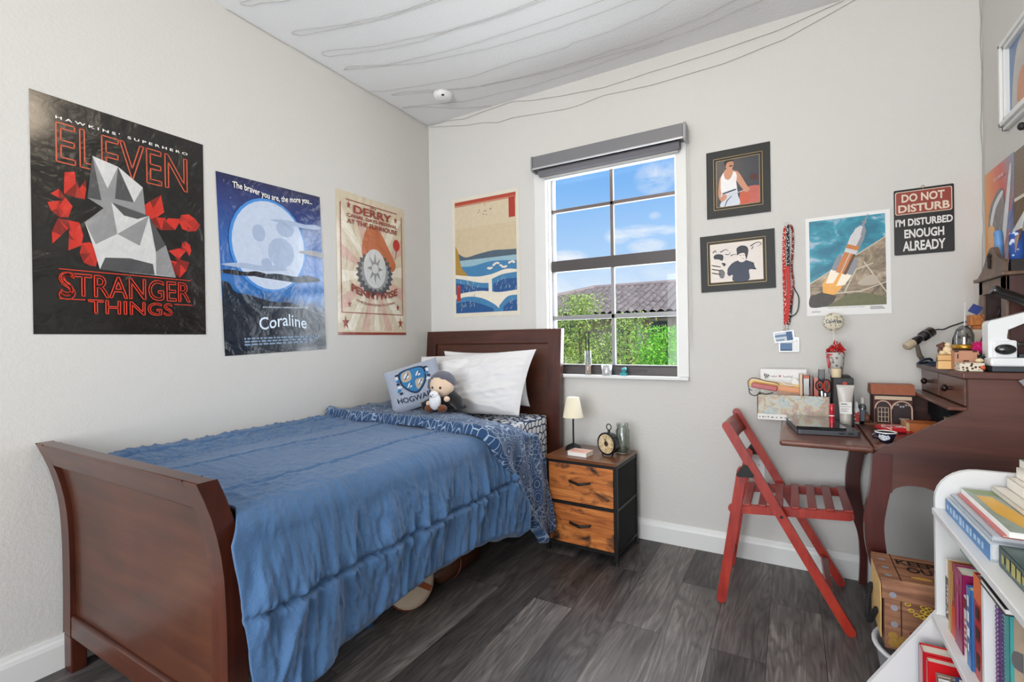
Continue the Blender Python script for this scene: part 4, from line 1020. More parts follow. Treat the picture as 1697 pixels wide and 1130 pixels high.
# lamp, book, clock, jar
lp = thing('table_lamp', 'small lamp with a cream cone shade and black stem on the nightstand', 'lamp', (1.205, -.215, NZ))
T = Matrix.Translation((1.205, -.215, NZ))
MB().lathe([(.048, 0), (.047, .010), (.036, .024), (.016, .034), (.006, .038)], 28, 0, T).build('base', iron, lp)
MB().lathe([(.005, .036), (.005, .20)], 12, 0, T).build('stem', iron, lp)
m = MB(); m.lathe([(.060, .188), (.058, .190), (.036, .300), (.030, .302), (.008, .303), (.008, .297), (.033, .297), (.057, .188), (.060, .188)], 32, 0, T); m.build('lamp_shade', mat('cream_lamp_shade', '#e5dcc3', .6, var=.03, emit='#fff1d0', emits=0.0), lp)
bk = thing('book', 'thick little white book with a pink cover lying on the nightstand', 'book', (1.288, -.322, NZ), rad(-6), local=True)
MB().box(-.056, .056, -.038, .045, .001, .022).build('pages', mat('white_paper', '#e4e2de', .8), bk, .001)
m = MB().box(-.058, .058, -.040, .047, .022, .025); m.build('cover', mat('peach_cover', '#e9c4b2', .5), bk, .0008)
m = MB(); m.text('Affirmations', -.05, .05, -.005, .014, Matrix.Translation((0, 0, .0254))); m.box(-.045, .05, -.03, -.027, .0252, .0254).box(-.045, .04, -.022, -.019, .0252, .0254); m.build('lettering', mat('coral_ink', '#cf6a55', .5), bk)
ck = thing('alarm_clock', 'round black pocket-watch style alarm clock with a cream dial', 'clock', (1.425, -.262, NZ), local=False)
CF = frame((1.425, -.268, NZ+.066), (.94, -.34, 0), (0, 0, 1))          # local z = towards the room
CF = frame((1.425, -.268, NZ+.066), (.93, -.36, 0), (0, 0, 1))
m = MB(); m.lathe([(.045, -.040), (.056, -.034), (.058, -.004), (.061, .004), (.061, .012), (.053, .014), (.052, .010), (.0, .010)], 40, 0, CF); m.build('case', mat('black_clock_metal', '#1f2124', .3, .5), ck)
def dial():
    t = NT('aged_clock_dial'); o = t.obj(); n = t.noise(o, 40, 4); t.bsdf(t.ramp(n, [(.3, '#b08a58'), (.5, '#d3bd94'), (.7, '#e0d0b0')]), .5); return t.m
m = MB(); m.poly(ell(0, 0, .0525, n=40), 0, CF, .0106); m.build('dial', dial(), ck)
m = MB()
for k in range(12):
    a = 2*pi*k/12; c = CF @ Matrix.Translation((.043*sin(a), .043*cos(a), 0)) @ Matrix.Rotation(-a, 4, 'Z'); nm = ('XII', 'I', 'II', 'III', 'IIII', 'V', 'VI', 'VII', 'VIII', 'IX', 'X', 'XI')[k]
    m.text(nm, -.0013*len(nm)-.0006, .0013*len(nm)+.0006, -.0038, .0038, c, .0112)
m.poly(ell(0, 0, .014, n=24), 0, CF, .0110)
m.build('numerals', mat('brown_dial_ink', '#4b3524', .6), ck)
m = MB(); m.poly([(-.0022, -.008), (.0022, -.008), (.0014, .037), (-.0014, .037)], 0, CF, .0122); m.poly([(-.003, -.005), (.004, -.004), (-.009, .028), (-.013, .027)], 0, CF, .0118); m.poly(ell(0, 0, .004, n=12), 0, CF, .0126); m.build('hands', iron, ck)
m = MB(); m.tube([CF @ Vector((.016*cos(a), .088+.016*sin(a), -.014)) for a in [2*pi*k/24 for k in range(24)]], .0028, 8, 0, True); m.tube([CF @ Vector((0, .058, -.014)), CF @ Vector((0, .072, -.014))], [.008, .006], 12); m.build('ring', iron, ck)
m = MB()
for x in (-.03, .03): m.tube([CF @ Vector((x, -.05, -.01)), CF @ Vector((x*1.1, -.0655, .004))], [.005, .004], 8)
m.build('feet', iron, ck)
jr = thing('glass_jar', 'clear glass jar behind the clock at the back of the nightstand', 'jar', (1.478, -.165, NZ))
T = Matrix.Translation((1.478, -.165, NZ))
gls = thin_glass('jar_glass', '#eff4f1', .05, .02, .6)
MB().lathe([(.0, .001), (.036, .001), (.038, .008), (.038, .125), (.030, .138), (.030, .146), (.034, .147), (.034, .163), (.030, .164), (.027, .160), (.027, .140), (.034, .124), (.034, .006), (0, .005)], 32, 0, T).build('glass', gls, jr)
MB().lathe([(.0, .006), (.033, .006), (.033, .03), (0, .032)], 24, 0, T).build('contents', mat('sage_grey_filling', '#8d9387', .9, bump=.5, bs=120), jr)

# ------------------------------------------------------------------ window sill
SZ = .936
rd_ = thing('reed_diffuser', 'clear glass reed diffuser with black reeds and peach fill on the sill', 'reed diffuser', (1.222, -.010, SZ))
T = Matrix.Translation((1.222, -.010, SZ))
MB().lathe([(.0, .001), (.018, .001), (.019, .004), (.019, .145), (.017, .145), (.017, .006), (0, .006)], 28, 0, T).build('bottle', thin_glass('diffuser_glass', '#f6f9f9', .04, .01, .5), rd_)
MB().lathe([(.0, .006), (.0165, .006), (.0165, .062), (0, .064)], 24, 0, T).build('filling', mat('peach_pebbles', '#d7a07a', .6, var=.35, vs=70, bump=.5, bs=120), rd_)
for a, b in (((-.008, .0), (-.014, .240)), ((.0, .006), (.004, .262)), ((.006, -.004), (.010, .255)), ((.003, .002), (.006, .23))): MB().tube([(1.222+a[0], -.010+a[1], SZ+.008), (1.222+b[0], -.010+a[1], SZ+b[1])], .0028, 8).build('reed', mat('black_reed', '#17181a', .8), rd_)
T = Matrix.Translation((1.338, -.006, SZ))
m = MB(); m.lathe([(.0, .001), (.027, .001), (.029, .005), (.031, .058), (.028, .058), (.026, .012), (0, .012)], 30, 0, T)
cg = tag(m.build('candle_glass', mat('silver_crackle_glass', '#c5c6c9', .2, .35, .45, 90, coat=.5), None, org=(1.338, -.006, SZ)), 'silvery crackled glass candle holder in the middle of the window sill', 'candle holder')
MB().lathe([(0, .012), (.026, .012), (.026, .040), (0, .041)], 24, 0, T).build('wax', mat('white_wax', '#e6e2da', .5), cg)
m = MB(); q = random.Random(4)
for k in range(8): a = q.uniform(0, 6.28); r = q.uniform(0, .016); c = (1.440+r*cos(a), -.004+.6*r*sin(a), SZ+.016+q.uniform(0, .02)); s = q.uniform(.009, .015); m.ball(c, (s, s, s*1.1), 0, 6, 4)
m.box(1.421, 1.460, -.016, .010, SZ+.001, SZ+.016)
solo(m, 'crystal', mat('teal_crystal', '#2b8f93', .25, .1, .35, 60, coat=.6), 'chunky teal crystal at the right on the window sill', 'crystal')

# ------------------------------------------------------------------ ceiling wires, detector, outlet, lanyards
cop = mat('thin_copper_wire', '#a8a49f', .5, .2)
def wire(name, pts, r, label, closed=False):
    m = MB(); P = [Vector(p) for p in pts]; o = []
    for i in range(len(P)-1):
        n = max(1, int((P[i+1]-P[i]).length/.04))
        for k in range(n):
            t_ = k/n; p = P[i].lerp(P[i+1], t_); w = .004
            o.append(p+Vector((w*noise.noise(p*9), w*noise.noise(p*9+Vector((5, 0, 0))), 0))*(1 if k else .3))
    o.append(P[-1])
    return m, o
Z = 2.7365
loops = [
 [(.62, -1.28), (.4, -1.33), (.28, -1.36), (.18, -1.41), (.12, -1.42), (.09, -1.45), (.1, -1.46), (.14, -1.45), (.35, -1.42), (.75, -1.36)],
 [(1.4, -.9), (.92, -.99), (.77, -1.01), (.6, -1.03), (.33, -1.1), (.13, -1.16), (.1, -1.19), (.11, -1.2), (.14, -1.2), (.26, -1.15), (.4, -1.1), (.49, -1.08), (.55, -1.06), (.7, -1.03), (.89, -1.01), (1.5, -.96)],
 [(2.0, -.68), (1.31, -.76), (1.02, -.77), (.86, -.79), (.63, -.8), (.42, -.85), (.1, -.96), (.08, -.99), (.1, -1.01), (.14, -1.), (.38, -.9), (.62, -.84), (.78, -.8), (.98, -.76), (1.33, -.74), (2.0, -.62)],
 [(2.3, -.45), (1.7, -.52), (1.27, -.52), (.86, -.57), (.47, -.66), (.16, -.79), (.06, -.83), (.08, -.84), (.12, -.84), (.3, -.74), (.5, -.7), (.76, -.65), (1.08, -.62), (1.43, -.6), (2.2, -.58)],
 [(2.4, -.55), (1.84, -.43), (1.74, -.39), (1.5, -.36), (1.3, -.37), (1.26, -.35), (1.12, -.36), (.94, -.38), (.67, -.38), (.61, -.39), (.3, -.47), (.1, -.53), (.01, -.58)],
 [(2.5, -.35), (2.09, -.28), (1.95, -.23), (1.71, -.2), (1.3, -.19), (.88, -.22), (.57, -.28), (.3, -.41), (.19, -.46), (.1, -.48), (.09, -.47), (.11, -.46), (.24, -.41), (.35, -.36), (.65, -.26), (1.03, -.19), (1.4, -.16), (1.72, -.14), (1.92, -.15), (2.2, -.21)],
 [(1.72, -.13), (1.52, -.12), (1.26, -.1), (.9, -.1), (.44, -.16), (.13, -.28), (.05, -.31), (.03, -.31), (.06, -.29), (.16, -.25), (.35, -.1), (.56, -.015)]]
M_ = MB()
for L in loops:
    m, o = wire('', [(x, y, Z) for x, y in L], .001, ''); M_.tube(o, .0010, 5)
tag(M_.build('string_light_wire', cop, None, org=(1.2, -.7, Z)), 'long thin string-light wire zigzagging in loops across the ceiling', 'string light')
m, o = wire('', [(.012, -.006, 2.735), (.172, -.006, 2.733), (.33, -.006, 2.708), (.482, -.006, 2.721), (.721, -.006, 2.729), (.878, -.006, 2.696), (1.109, -.006, 2.669), (1.342, -.006, 2.649), (1.627, -.006, 2.66), (1.945, -.006, 2.666), (2.255, -.006, 2.685), (2.525, -.006, 2.734)], 0, '')
m.tube(o, .0013, 5); tag(m.build('string_light_wire', cop, None, org=(1.2, -.006, 2.7)), 'thin wire sagging along the top of the window wall, the higher of two', 'string light')
m, o = wire('', [(.026, -.012, 2.722), (.329, -.006, 2.662), (.481, -.006, 2.647), (.602, -.006, 2.618), (.719, -.006, 2.622), (.854, -.006, 2.608), (1.108, -.006, 2.583), (1.188, -.006, 2.585), (1.342, -.006, 2.603), (1.626, -.006, 2.585), (1.853, -.006, 2.591), (2.003, -.006, 2.594), (2.281, -.006, 2.631), (2.569, -.006, 2.721), (2.62, -.006, 2.736)], 0, '')
m.tube(o, .0013, 5); tag(m.build('string_light_wire', cop, None, org=(1.2, -.006, 2.65)), 'thin wire drooping lowest across the window wall above the shade', 'string light')
m, o = wire('', [(.004, -1.47, 2.735), (.004, -1.2, 2.732), (.004, -.9, 2.735), (.005, -.6, 2.729), (.005, -.3, 2.735), (.006, -.1, 2.722), (.008, -.01, 2.735)], 0, '')
m.tube(o, .0013, 5); tag(m.build('string_light_wire', cop, None, org=(.005, -.7, 2.73)), 'thin wire running along the left wall right under the ceiling', 'string light')
m, o = wire('', [(3.000, -.006, 2.737), (2.999, -.006, 2.561), (3.003, -.006, 2.483), (2.999, -.006, 2.382), (3.003, -.006, 2.253), (3.001, -.006, 2.101), (2.997, -.006, 2.013), (3.002, -.006, 1.897), (3.001, -.008, 1.82), (2.998, -.01, 1.5), (2.990, -.01, 1.33), (2.97, -.01, 1.20)], 0, '')
m.tube(o, .0014, 5); tag(m.build('string_light_wire', cop, None, org=(3.0, -.006, 1.2)), 'thin wire hanging straight down the right-hand corner of the room', 'string light')
sd = thing('smoke_detector', 'round white smoke detector on the ceiling near the corner', 'smoke detector', (.375, -.30, 2.70))
T = Matrix.Translation((.375, -.305, 0))
MB().lathe([(.062, 2.74), (.062, 2.728), (.056, 2.718), (.05, 2.708), (.044, 2.704), (0, 2.703)], 32, 0, T).build('body', mat('white_plastic', '#e4e4e3', .4, var=.03), sd)
m = MB(); m.ball((.405, -.345, 2.710), (.010, .010, .005), 0, 12, 6); m.ball((.375, -.352, 2.709), (.004, .004, .003), 0, 8, 4); m.ball((.345, -.34, 2.709), (.004, .004, .003), 0, 8, 4); m.build('sensor_holes', mat('dark_grille', '#2a2a2c', .6), sd)
ot = thing('wall_outlet', 'white double power outlet low on the wall behind the red chair', 'outlet', (2.133, -.001, .40))
MB().prism(rrect(2.098, 2.168, .405, .520, .006), .001, .007, Matrix(((1, 0, 0, 0), (0, 0, -1, 0), (0, 1, 0, 0), (0, 0, 0, 1)))).build('plate', mat('white_plastic', '#e4e4e3', .4), ot, .001)
m = MB()
for z in (.437, .488):
    for dx in (-.008, .008): m.box(2.133+dx-.0012, 2.133+dx+.0012, -.0085, -.007, z, z+.010)
    m.box(2.131, 2.135, -.0085, -.007, z-.010, z-.006)
m.build('slots', mat('dark_grille', '#2a2a2c', .6), ot)
hk = MB(); hk.box(2.267, 2.289, -.007, -.001, 1.672, 1.722); hk.tube([(2.278, -.006, 1.69), (2.278, -.02, 1.685), (2.278, -.022, 1.70)], .003, 8)
solo(hk, 'adhesive_hook', mat('clear_hook', '#b9bab8', .3), 'small clear adhesive wall hook above the lanyards', 'hook')
def strap(pts, wd, th=.0015):
    m = MB(); P = spline(pts, 8, False); a = []; b = []
    P = [Vector(p) for p in P]
    for i, p in enumerate(P):
        d = (P[min(i+1, len(P)-1)]-P[max(i-1, 0)]); n = Vector((-d.z, 0, d.x)).normalized()*wd/2
        a.append(p+n); b.append(p-n)
    v = []; f = []
    for p, q in zip(a, b): v += [p+Vector((0, -th, 0)), q+Vector((0, -th, 0)), q, p]
    for i in range(len(P)-1):
        for k in range(4): f.append((4*i+k, 4*i+(k+1) % 4, 4*i+4+(k+1) % 4, 4*i+4+k))
    f += [(0, 1, 2, 3), tuple(4*(len(P)-1)+k for k in (3, 2, 1, 0))]
    m.add(v, f); return m
def lanyard(label, pts, wd, m, y): return tag(strap([(x, y, z) for x, z in pts], wd).build('lanyard', m, None, org=(pts[-1][0], y, pts[-1][1])), label, 'lanyard', 'lanyards on the wall hook')
def dotted(n, a, b, s):
    t = NT(n); o = t.obj(); vo = t.n('ShaderNodeTexVoronoi'); t.put(vo.inputs['Vector'], o); vo.inputs['Scale'].default_value = s
    t.bsdf(t.ramp(vo.outputs['Distance'], [(.30, b), (.36, a)]), .7); return t.m
lanyard('red lanyard with white specks hanging straight at the far left of the bundle', [(2.276, 1.70), (2.269, 1.66), (2.265, 1.475), (2.267, 1.35), (2.268, 1.21)], .014, dotted('red_speckled_ribbon', '#b3251f', '#e8d9d2', 130), -.010)
lanyard('black lanyard with white dots running down the middle of the bundle', [(2.282, 1.70), (2.284, 1.64), (2.284, 1.5), (2.287, 1.40), (2.290, 1.28), (2.280, 1.21)], .013, dotted('black_dotted_ribbon', '#1c1b1c', '#d9d5d0', 120), -.014)
lanyard('plain bright red lanyard in front of the black one', [(2.280, 1.50), (2.283, 1.44), (2.284, 1.38), (2.281, 1.30), (2.272, 1.22)], .016, mat('bright_red_ribbon', '#c02a22', .6), -.018)
lanyard('dark patterned lanyard curving to the right of the bundle', [(2.282, 1.702), (2.300, 1.695), (2.305, 1.64), (2.302, 1.56), (2.298, 1.49), (2.304, 1.42), (2.300, 1.36), (2.292, 1.28), (2.284, 1.22)], .010, dotted('maroon_patterned_ribbon', '#6a1f1d', '#c9a9a0', 110), -.010)
lanyard('thin black cord looping out furthest right of the bundle', [(2.298, 1.50), (2.306, 1.40), (2.326, 1.345), (2.324, 1.29), (2.312, 1.262), (2.290, 1.245), (2.286, 1.22)], .005, mat('black_cord', '#1a191b', .6), -.006)
for k, (a, col) in enumerate(((2.262, 'a'), (2.274, 'b'))): tag(MB().box(a-.005, a+.005, -.014, -.008, 1.165, 1.21).build('badge_clip', dotted('clip_'+col, '#c9c5be', '#6a5a4a', 150), None, org=(a, -.011, 1.165)), ('left', 'right')[k]+' one of two speckled ribbon ends just above the badges', 'badge clip', 'clips above the badges')
def badge(label, x, z, w, h, rz, y, cards):
    M = frame((x, y, z), (cos(rz), 0, sin(rz)), (-sin(rz), 0, cos(rz)))
    b = thing('name_badge', label, 'badge', (x+w/2, y, z))
    MB().prism(rrect(0, w, 0, h, .004), 0, .0012, M).build('sleeve', mat('clear_badge_sleeve', '#cfd4d8', .2, coat=.5), b)
    m = MB(); ms = []
    for r, c in cards: ms.append(mat('badge_'+c.strip('#'), c, .5)); m.prism(rect(r[0]*w, r[1]*w, r[2]*h, r[3]*h), .0012, .0014+.0002*len(ms), M, len(ms)-1)
    m.build('card', ms, b)
badge('tilted white and blue name badge hanging in front of the other', 2.220, 1.118, .090, .055, .12, -.013, [((.05, .95, .08, .92), '#c9d0d8'), ((.06, .8, .5, .7), '#5f7fa5'), ((.62, .9, .1, .9), '#3f5f8a'), ((.1, .5, .15, .3), '#8296ac')])
badge('square blue and white name badge hanging lower and to the right', 2.238, 1.075, .088, .072, .0, -.008, [((.06, .95, .06, .85), '#dfe2e4'), ((.06, .66, .06, .60), '#55759b'), ((.06, .66, .06, .16), '#2f4a70'), ((.74, .90, .1, .7), '#eceae6')])

# ------------------------------------------------------------------ red folding chair
Mred = wood('red_stained_wood', '#6a1009', '#9a2010', '#b43c22', 'z', 1.6, .38, .3, .12)
Mredx = wood('red_stained_slats', '#620f08', '#8f1d0f', '#a8361e', 'y', 1.6, .38, .3, .12)
ch = thing('folding_chair', 'red stained wooden folding chair with a slatted seat, pulled up to the desk', 'chair', (2.25, -.32, 0))
def plank(m, a, b, wd, th, y, mt=0, rnd=True):
    """a flat bar in the x-z plane from a to b, wd across, th thick in y, with rounded ends"""
    A = Vector((a[0], a[1])); B = Vector((b[0], b[1])); d = (B-A).normalized(); n = Vector((-d.y, d.x)); r = wd/2
    pts = []
    for c, s in ((B, 1), (A, -1)):
        for k in range(7): t_ = -pi/2+pi*k/6; pts.append(c+s*d*(r*cos(t_)-r)*1+ s*n*r*sin(t_))
    m.prism([(p.x, p.y) for p in pts], y-th/2, y+th/2, XZ, mt)
yn, yf = -.535, -.105
for y in (yn, yf):
    m = MB(); plank(m, (2.040, .790), (2.484, 0.0), .036, .022, y); m.build('leg', Mred, ch, .004)
    y2 = y+(.024 if y == yn else -.024)
    m = MB(); plank(m, (2.106, .600), (2.013, 0.0), .038, .022, y2); m.build('leg', Mred, ch, .004)
    y3 = y+(-.0225 if y == yn else .0225) if False else y+(.024 if y == yn else -.024)
    m = MB(); plank(m, (2.045, .408), (2.496, .447), .036, .020, y+(-.022 if y == yn else .022)*0+(.047 if y == yn else -.047)); m.build('seat_rail', Mred, ch, .004)
    s = -1 if y == yn else 1
    m = MB(); m.prism([(2.083, .572), (2.112, .617), (2.126, .616), (2.152, .575), (2.148, .566), (2.090, .563)], .011, .014, Matrix(((1, 0, 0, 0), (0, 0, s, y), (0, 1, 0, 0), (0, 0, 0, 1))))
    for q in ((2.093, .572), (2.119, .608), (2.143, .573)): m.tube([(q[0], y+s*.012, q[1]), (q[0], y+s*.017, q[1])], .003, 8)
    m.build('hinge_plate', mat('black_hinge_metal', '#20201f', .5, .4), ch)
    m = MB(); m.tube([(2.249, y+s*.010, .42), (2.249, y+s*.014, .42)], .006, 10); m.build('pivot_bolt', mat('black_hinge_metal', '#20201f', .5, .4), ch)
ys0, ys1 = yn+.036, yf-.036
for k in range(7):
    x = 2.118+.060*k; z = .408+(x-2.045)/.451*.039+.019
    m = MB(); m.box(-.016, .016, ys0, ys1, -.006, .006, 0, xf((x, 0, z), 0, 0, rad(-5))); m.build('seat_slat', Mredx, ch, .003)
m = MB()
def backslat(u, v):
    y = yn+.010+(yf-yn-.020)*u; b = .018*sin(pi*u); z = .695+.075*v
    return (2.094-(z-.695)*.56-b, y, z)
m.grid(backslat, 14, 3); o = m.build('backrest', Mredx, ch); sm = o.modifiers.new('thick', 'SOLIDIFY'); sm.thickness = .012
m = MB(); m.box(-.014, .014, yn+.01, yf-.01, -.007, .007, 0, xf((2.412, 0, .125), 0, 0, rad(30))); m.build('stretcher', Mredx, ch, .003)
m = MB(); m.box(-.007, .007, yn+.034, yf-.034, -.014, .014, 0, xf((2.03, 0, .11))); m.build('stretcher', Mredx, ch, .003)
# ------------------------------------------------------------------ secretary desk
Mdk = wood('brown_mahogany_panel', '#3a1f1a', '#59332a', '#6e443a', 'x', .5, .46, .1)
Mdkv = wood('brown_mahogany_upright', '#2a0f0d', '#451a16', '#5a2620', 'z', .9, .33, .35)
Mdky = wood('brown_mahogany_leaf', '#33180f', '#5c3123', '#7a4835', 'y', 1.0, .36, .35)
Mdkf = wood('brown_drawer_front', '#3f2319', '#5d3829', '#6f4838', 'y', .7, .4, .25)
XZ = Matrix(((1, 0, 0, 0), (0, 0, 1, 0), (0, 1, 0, 0), (0, 0, 0, 1)))      # local x,y -> room x,z ; depth -> y
DX = 2.985
dk = thing('secretary_desk', 'dark mahogany secretary desk with curved legs and a fold-out leaf on the right wall', 'desk', (2.76, -.335, 0))
side = [(2.541, .737), (2.792, .902), (2.792, 1.004), (DX, 1.004), (DX, .05), (2.925, .05), (2.915, .40), (2.88, .54), (2.80, .595), (2.72, .605)] + [(2.655+.066*cos(a), .60+.033*sin(a)) for a in [pi*k/10*.999 for k in range(0, 11)]] + [(2.541, .60)]
m = MB(); m.prism(side, -.662, -.640, XZ); m.build('side_panel', Mdk, dk, .002)
m = MB(); m.prism(side, -.032, -.012, XZ); m.build('side_panel', Mdk, dk, .002)
MB().box(2.541, DX, -.640, -.032, .738, .760).build('desk_board', Mdky, dk, .003)
MB().box(2.248, 2.5385, -.690, -.020, .738, .760).build('fold_out_leaf', Mdky, dk, .009, seg=3)
MB().box(2.745, DX, -.640, -.032, .896, .908).build('shelf', Mdky, dk, .002)
MB().box(DX-.012, DX, -.640, -.032, .30, .985).build('back_panel', Mdk, dk)
MB().box(2.774, DX+.012, -.675, -.006, 1.004, 1.027).build('desk_top', Mdk, dk, .005, seg=3)
MB().box(2.80, DX-.012, -.640, -.032, .908, 1.004).build('drawer_case', Mdk, dk)
for y0, y1 in ((-.636, -.318), (-.306, -.036)):
    dr = MB().box(2.788, 2.81, y0, y1, .911, 1.002).build('drawer', Mdkf, dk, .003)
    yc = (y0+y1)/2
    m = MB(); m.ball((2.770, yc, .957), (.011, .013, .013), 0, 14, 10); m.tube([(2.776, yc, .957), (2.790, yc, .957)], [.005, .007], 10); m.build('knob', mat('dark_bronze_knob', '#2b201b', .35, .5), dr)
cabr = lambda dx: spline([(2.530+dx, .735), (2.522+dx, .62), (2.507+dx, .526), (2.505+dx, .423), (2.522+dx, .327), (2.549+dx, .231), (2.555+dx, .132), (2.552+dx, .03), (2.55+dx, .0)], 5, False)+spline([(2.579+dx, .0), (2.581+dx, .03), (2.583+dx, .132), (2.584+dx, .217), (2.580+dx, .296), (2.566+dx, .391), (2.560+dx, .481), (2.570+dx, .56), (2.580+dx, .62), (2.585+dx, .735)], 5, False)
for y0, y1 in ((-.668, -.628), (-.050, -.012)):
    m = MB(); m.prism(cabr(.006 if y0 < -.3 else 0), y0, y1, XZ); m.build('leg', Mdkv, dk, .004)
for y0, y1 in ((-.66, -.62), (-.06, -.02)): MB().box(2.945, DX, y0, y1, 0, .06).build('leg', Mdkv, dk)

# ------------------------------------------------------------------ things on the leaf
ZL = .760
lt = thing('laptop', 'closed dark grey laptop lying on the fold-out leaf', 'laptop', (2.392, -.375, ZL), rad(8), local=True)
MB().prism(rrect(-.106, .106, -.150, .150, .010), .002, .020).build('base', mat('laptop_grey', '#4a4d52', .4, .4, .06), lt, .002)
m = MB(); m.prism(rrect(-.106, .062, -.150, .140, .008), .023, .033); m.build('lid', mat('glossy_black_lid', '#0d0f13', .06, coat=.9), lt, .002)
for x in (.045, .075): MB().box(x-.009, x+.009, -.1512, -.1495, .008, .014).build('port', mat('port_black', '#0c0c0d', .5), lt)
m = MB()
for p in ((.088, -.125), (.088, .11)): m.lathe([(.003, .020), (.003, .0215), (0, .022)], 10, 0, Matrix.Translation((p[0], p[1], 0)))
m.build('rubber_feet', mat('dark_grille', '#2a2a2c', .6), lt)

def mapmat():
    t = NT('antique_world_map'); o = t.obj(); a = t.noise(o, 14, 5, .65, .6); b = t.noise(t.map(o, (1, 1, 1), loc=(3, 1, 2)), 30, 4)
    c = t.ramp(a, [(.34, '#aab8bb'), (.44, '#c2c5bf'), (.50, '#c9b99b'), (.57, '#b99f9a'), (.66, '#a9a284')])
    lines = t.ramp(t.math('ABSOLUTE', t.math('SUBTRACT', b, .5)), [(.0, 1.), (.02, 0.)])
    t.bsdf(t.mix(t.math('MULTIPLY', lines, .7), c, '#6b6660'), .6); return t.m
mb = thing('desk_organizer', 'map printed open box stuffed with stationery, overhanging the leaf by the wall', 'organizer', (2.294, -.15, ZL))
m = MB(); x0, x1, y0, y1, z0, z1 = 2.148, 2.440, -.205, -.070, ZL+.001, .878
m.box(x0, x1, y0, y0+.004, z0, z1).box(x0, x1, y1-.004, y1, z0, z1+.06).box(x0, x0+.004, y0, y1, z0, z1).box(x1-.004, x1, y0, y1, z0, z1).box(x0, x1, y0, y1, z0, z0+.004)
m.build('body', mapmat(), mb, .0006)
m = MB(); m.box(x0+.001, 2.33, y0-.001, y0, z0, z0+.026); m.build('white_strip', mat('white_paper', '#e4e2de', .8), mb)
m = MB(); q = random.Random(3); xx = x0+.008
while xx < 2.31: l = q.uniform(.003, .012); m.box(xx, xx+l, y0-.0014, y0-.001, z0+.009, z0+.012+q.uniform(0, .004)); xx += l+q.uniform(.004, .014)
m.build('lettering', mat('print_text_grey', '#6d6c6e', .5), mb)
ZI = ZL+.0055
cd = thing('greeting_card', 'white card with dark script standing at the back of the map box', 'card', (2.255, -.085, ZI))
MB().box(2.158, 2.353, -.083, -.078, ZI, .992).build('card', mat('white_card', '#e4e4e2', .5), cd)
m = MB(); q = random.Random(9); pts = []
for k in range(46): pts.append((2.174+.0027*k, -.0845, .956+.009*noise.noise(Vector((k*.55, 0, 0)))+(.012*sin(k*1.9) if k < 9 else .004*sin(k*1.7))))
for a, b, r in ((0, 10, .0013), (11, 22, .0009), (30, 46, .0009)): m = MB(); m.tube(pts[a:b], r, 5); m.build('script_word', mat('black_ink', '#26262a', .5), cd)
m = MB(); m.ball((2.242, -.0845, .958), (.005, .0015, .004), 0, 10, 6); m.build('red_heart', mat('red_ink', '#c2453f', .5), cd)
def upright(name, label, cat, x0, x1, y0, y1, z1, col, z0=ZI, group='books standing in the map box', rough=.4, pages=True):
    b = thing(name, label, cat, ((x0+x1)/2, (y0+y1)/2, z0), 0, group)
    m = MB(); m.box(x0, x0+.0015, y0, y1, z0, z1).box(x1-.0015, x1, y0, y1, z0, z1).box(x0, x1, y0, y0+.0015, z0, z1); m.build('cover', mat('cover_'+col.strip('#'), col, rough, coat=.3), b)
    if pages: MB().box(x0+.0018, x1-.0018, y0+.002, y1-.003, z0+.002, z1-.003).build('pages', mat('cream_paper', '#d8cdb8', .8), b)
    return b
upright('book', 'thin tan paperback standing right of the white card', 'book', 2.322, 2.336, -.165, -.09, .975, '#c6a184')
upright('card_case', 'clear plastic card case with an orange cap in the map box', 'case', 2.338, 2.362, -.160, -.09, .962, '#9c9a98', rough=.15, pages=False)
MB().box(2.338, 2.362, -.161, -.09, .955, .968).build('orange_cap', mat('burnt_orange_plastic', '#b0542c', .4), COL.objects['card_case'])
upright('book', 'dark red book standing next to the clear case', 'book', 2.364, 2.376, -.170, -.09, .968, '#5a1618')
upright('book', 'rust orange book with a rounded spine in the map box', 'book', 2.378, 2.398, -.175, -.09, .960, '#a5401f')
upright('book', 'tall black book with a white page block beside the scissors', 'book', 2.400, 2.425, -.130, -.085, .996, '#1a1a1c')
sc = thing('scissors', 'scissors with red and black handles standing in the map box', 'scissors', (2.415, -.185, ZI))
for cx, cz, rx, rz in ((2.402, .926, .014, .020), (2.428, .924, .014, .029)):
    m = MB(); m.tube([(cx+rx*cos(a), -.186, cz+rz*sin(a)) for a in [2*pi*k/24 for k in range(24)]], .0042, 8, 0, True); m.build('handle', mat('black_rubber', '#222122', .6), sc)
    m = MB(); m.tube([(cx+(rx-.004)*cos(a), -.189, cz+(rz-.004)*sin(a)) for a in [2*pi*k/24 for k in range(24)]], .0026, 8, 0, True); m.build('red_grip', mat('red_rubber', '#c23a2a', .5), sc)
m = MB(); m.prism([(2.405, .905), (2.412, .90), (2.418, ZI+.01), (2.414, ZI+.005)], -.185, -.183, XZ); m.prism([(2.426, .897), (2.419, .893), (2.412, ZI+.01), (2.416, ZI+.005)], -.188, -.186, XZ); m.build('blade', mat('steel', '#a9abad', .3, .9), sc)
def bar(a, b, wd, th, y, m):
    plank(m, a, b, wd, th, y)
m = MB(); bar((2.104, .928), (2.372, .895), .040, .004, -.128, m); solo(m, 'ruler', mat('amber_plastic', '#c99a24', .25, coat=.4), 'yellow translucent ruler leaning out of the map box to the left', 'ruler', bevel=.001)
m = MB(); bar((2.15, .916), (2.372, .893), .020, .005, -.150, m)
for k in range(22): x = 2.232+.0062*k; z = .907-.1036*(x-2.232); m.prism([(x, z), (x+.003, z), (x+.0034, .866+.0*(k)), (x+.0008, .866)], -.152, -.148, XZ)
solo(m, 'comb', mat('orange_plastic', '#cf7a2a', .3, coat=.4), 'orange wide-toothed comb lying across the front of the map box', 'comb')
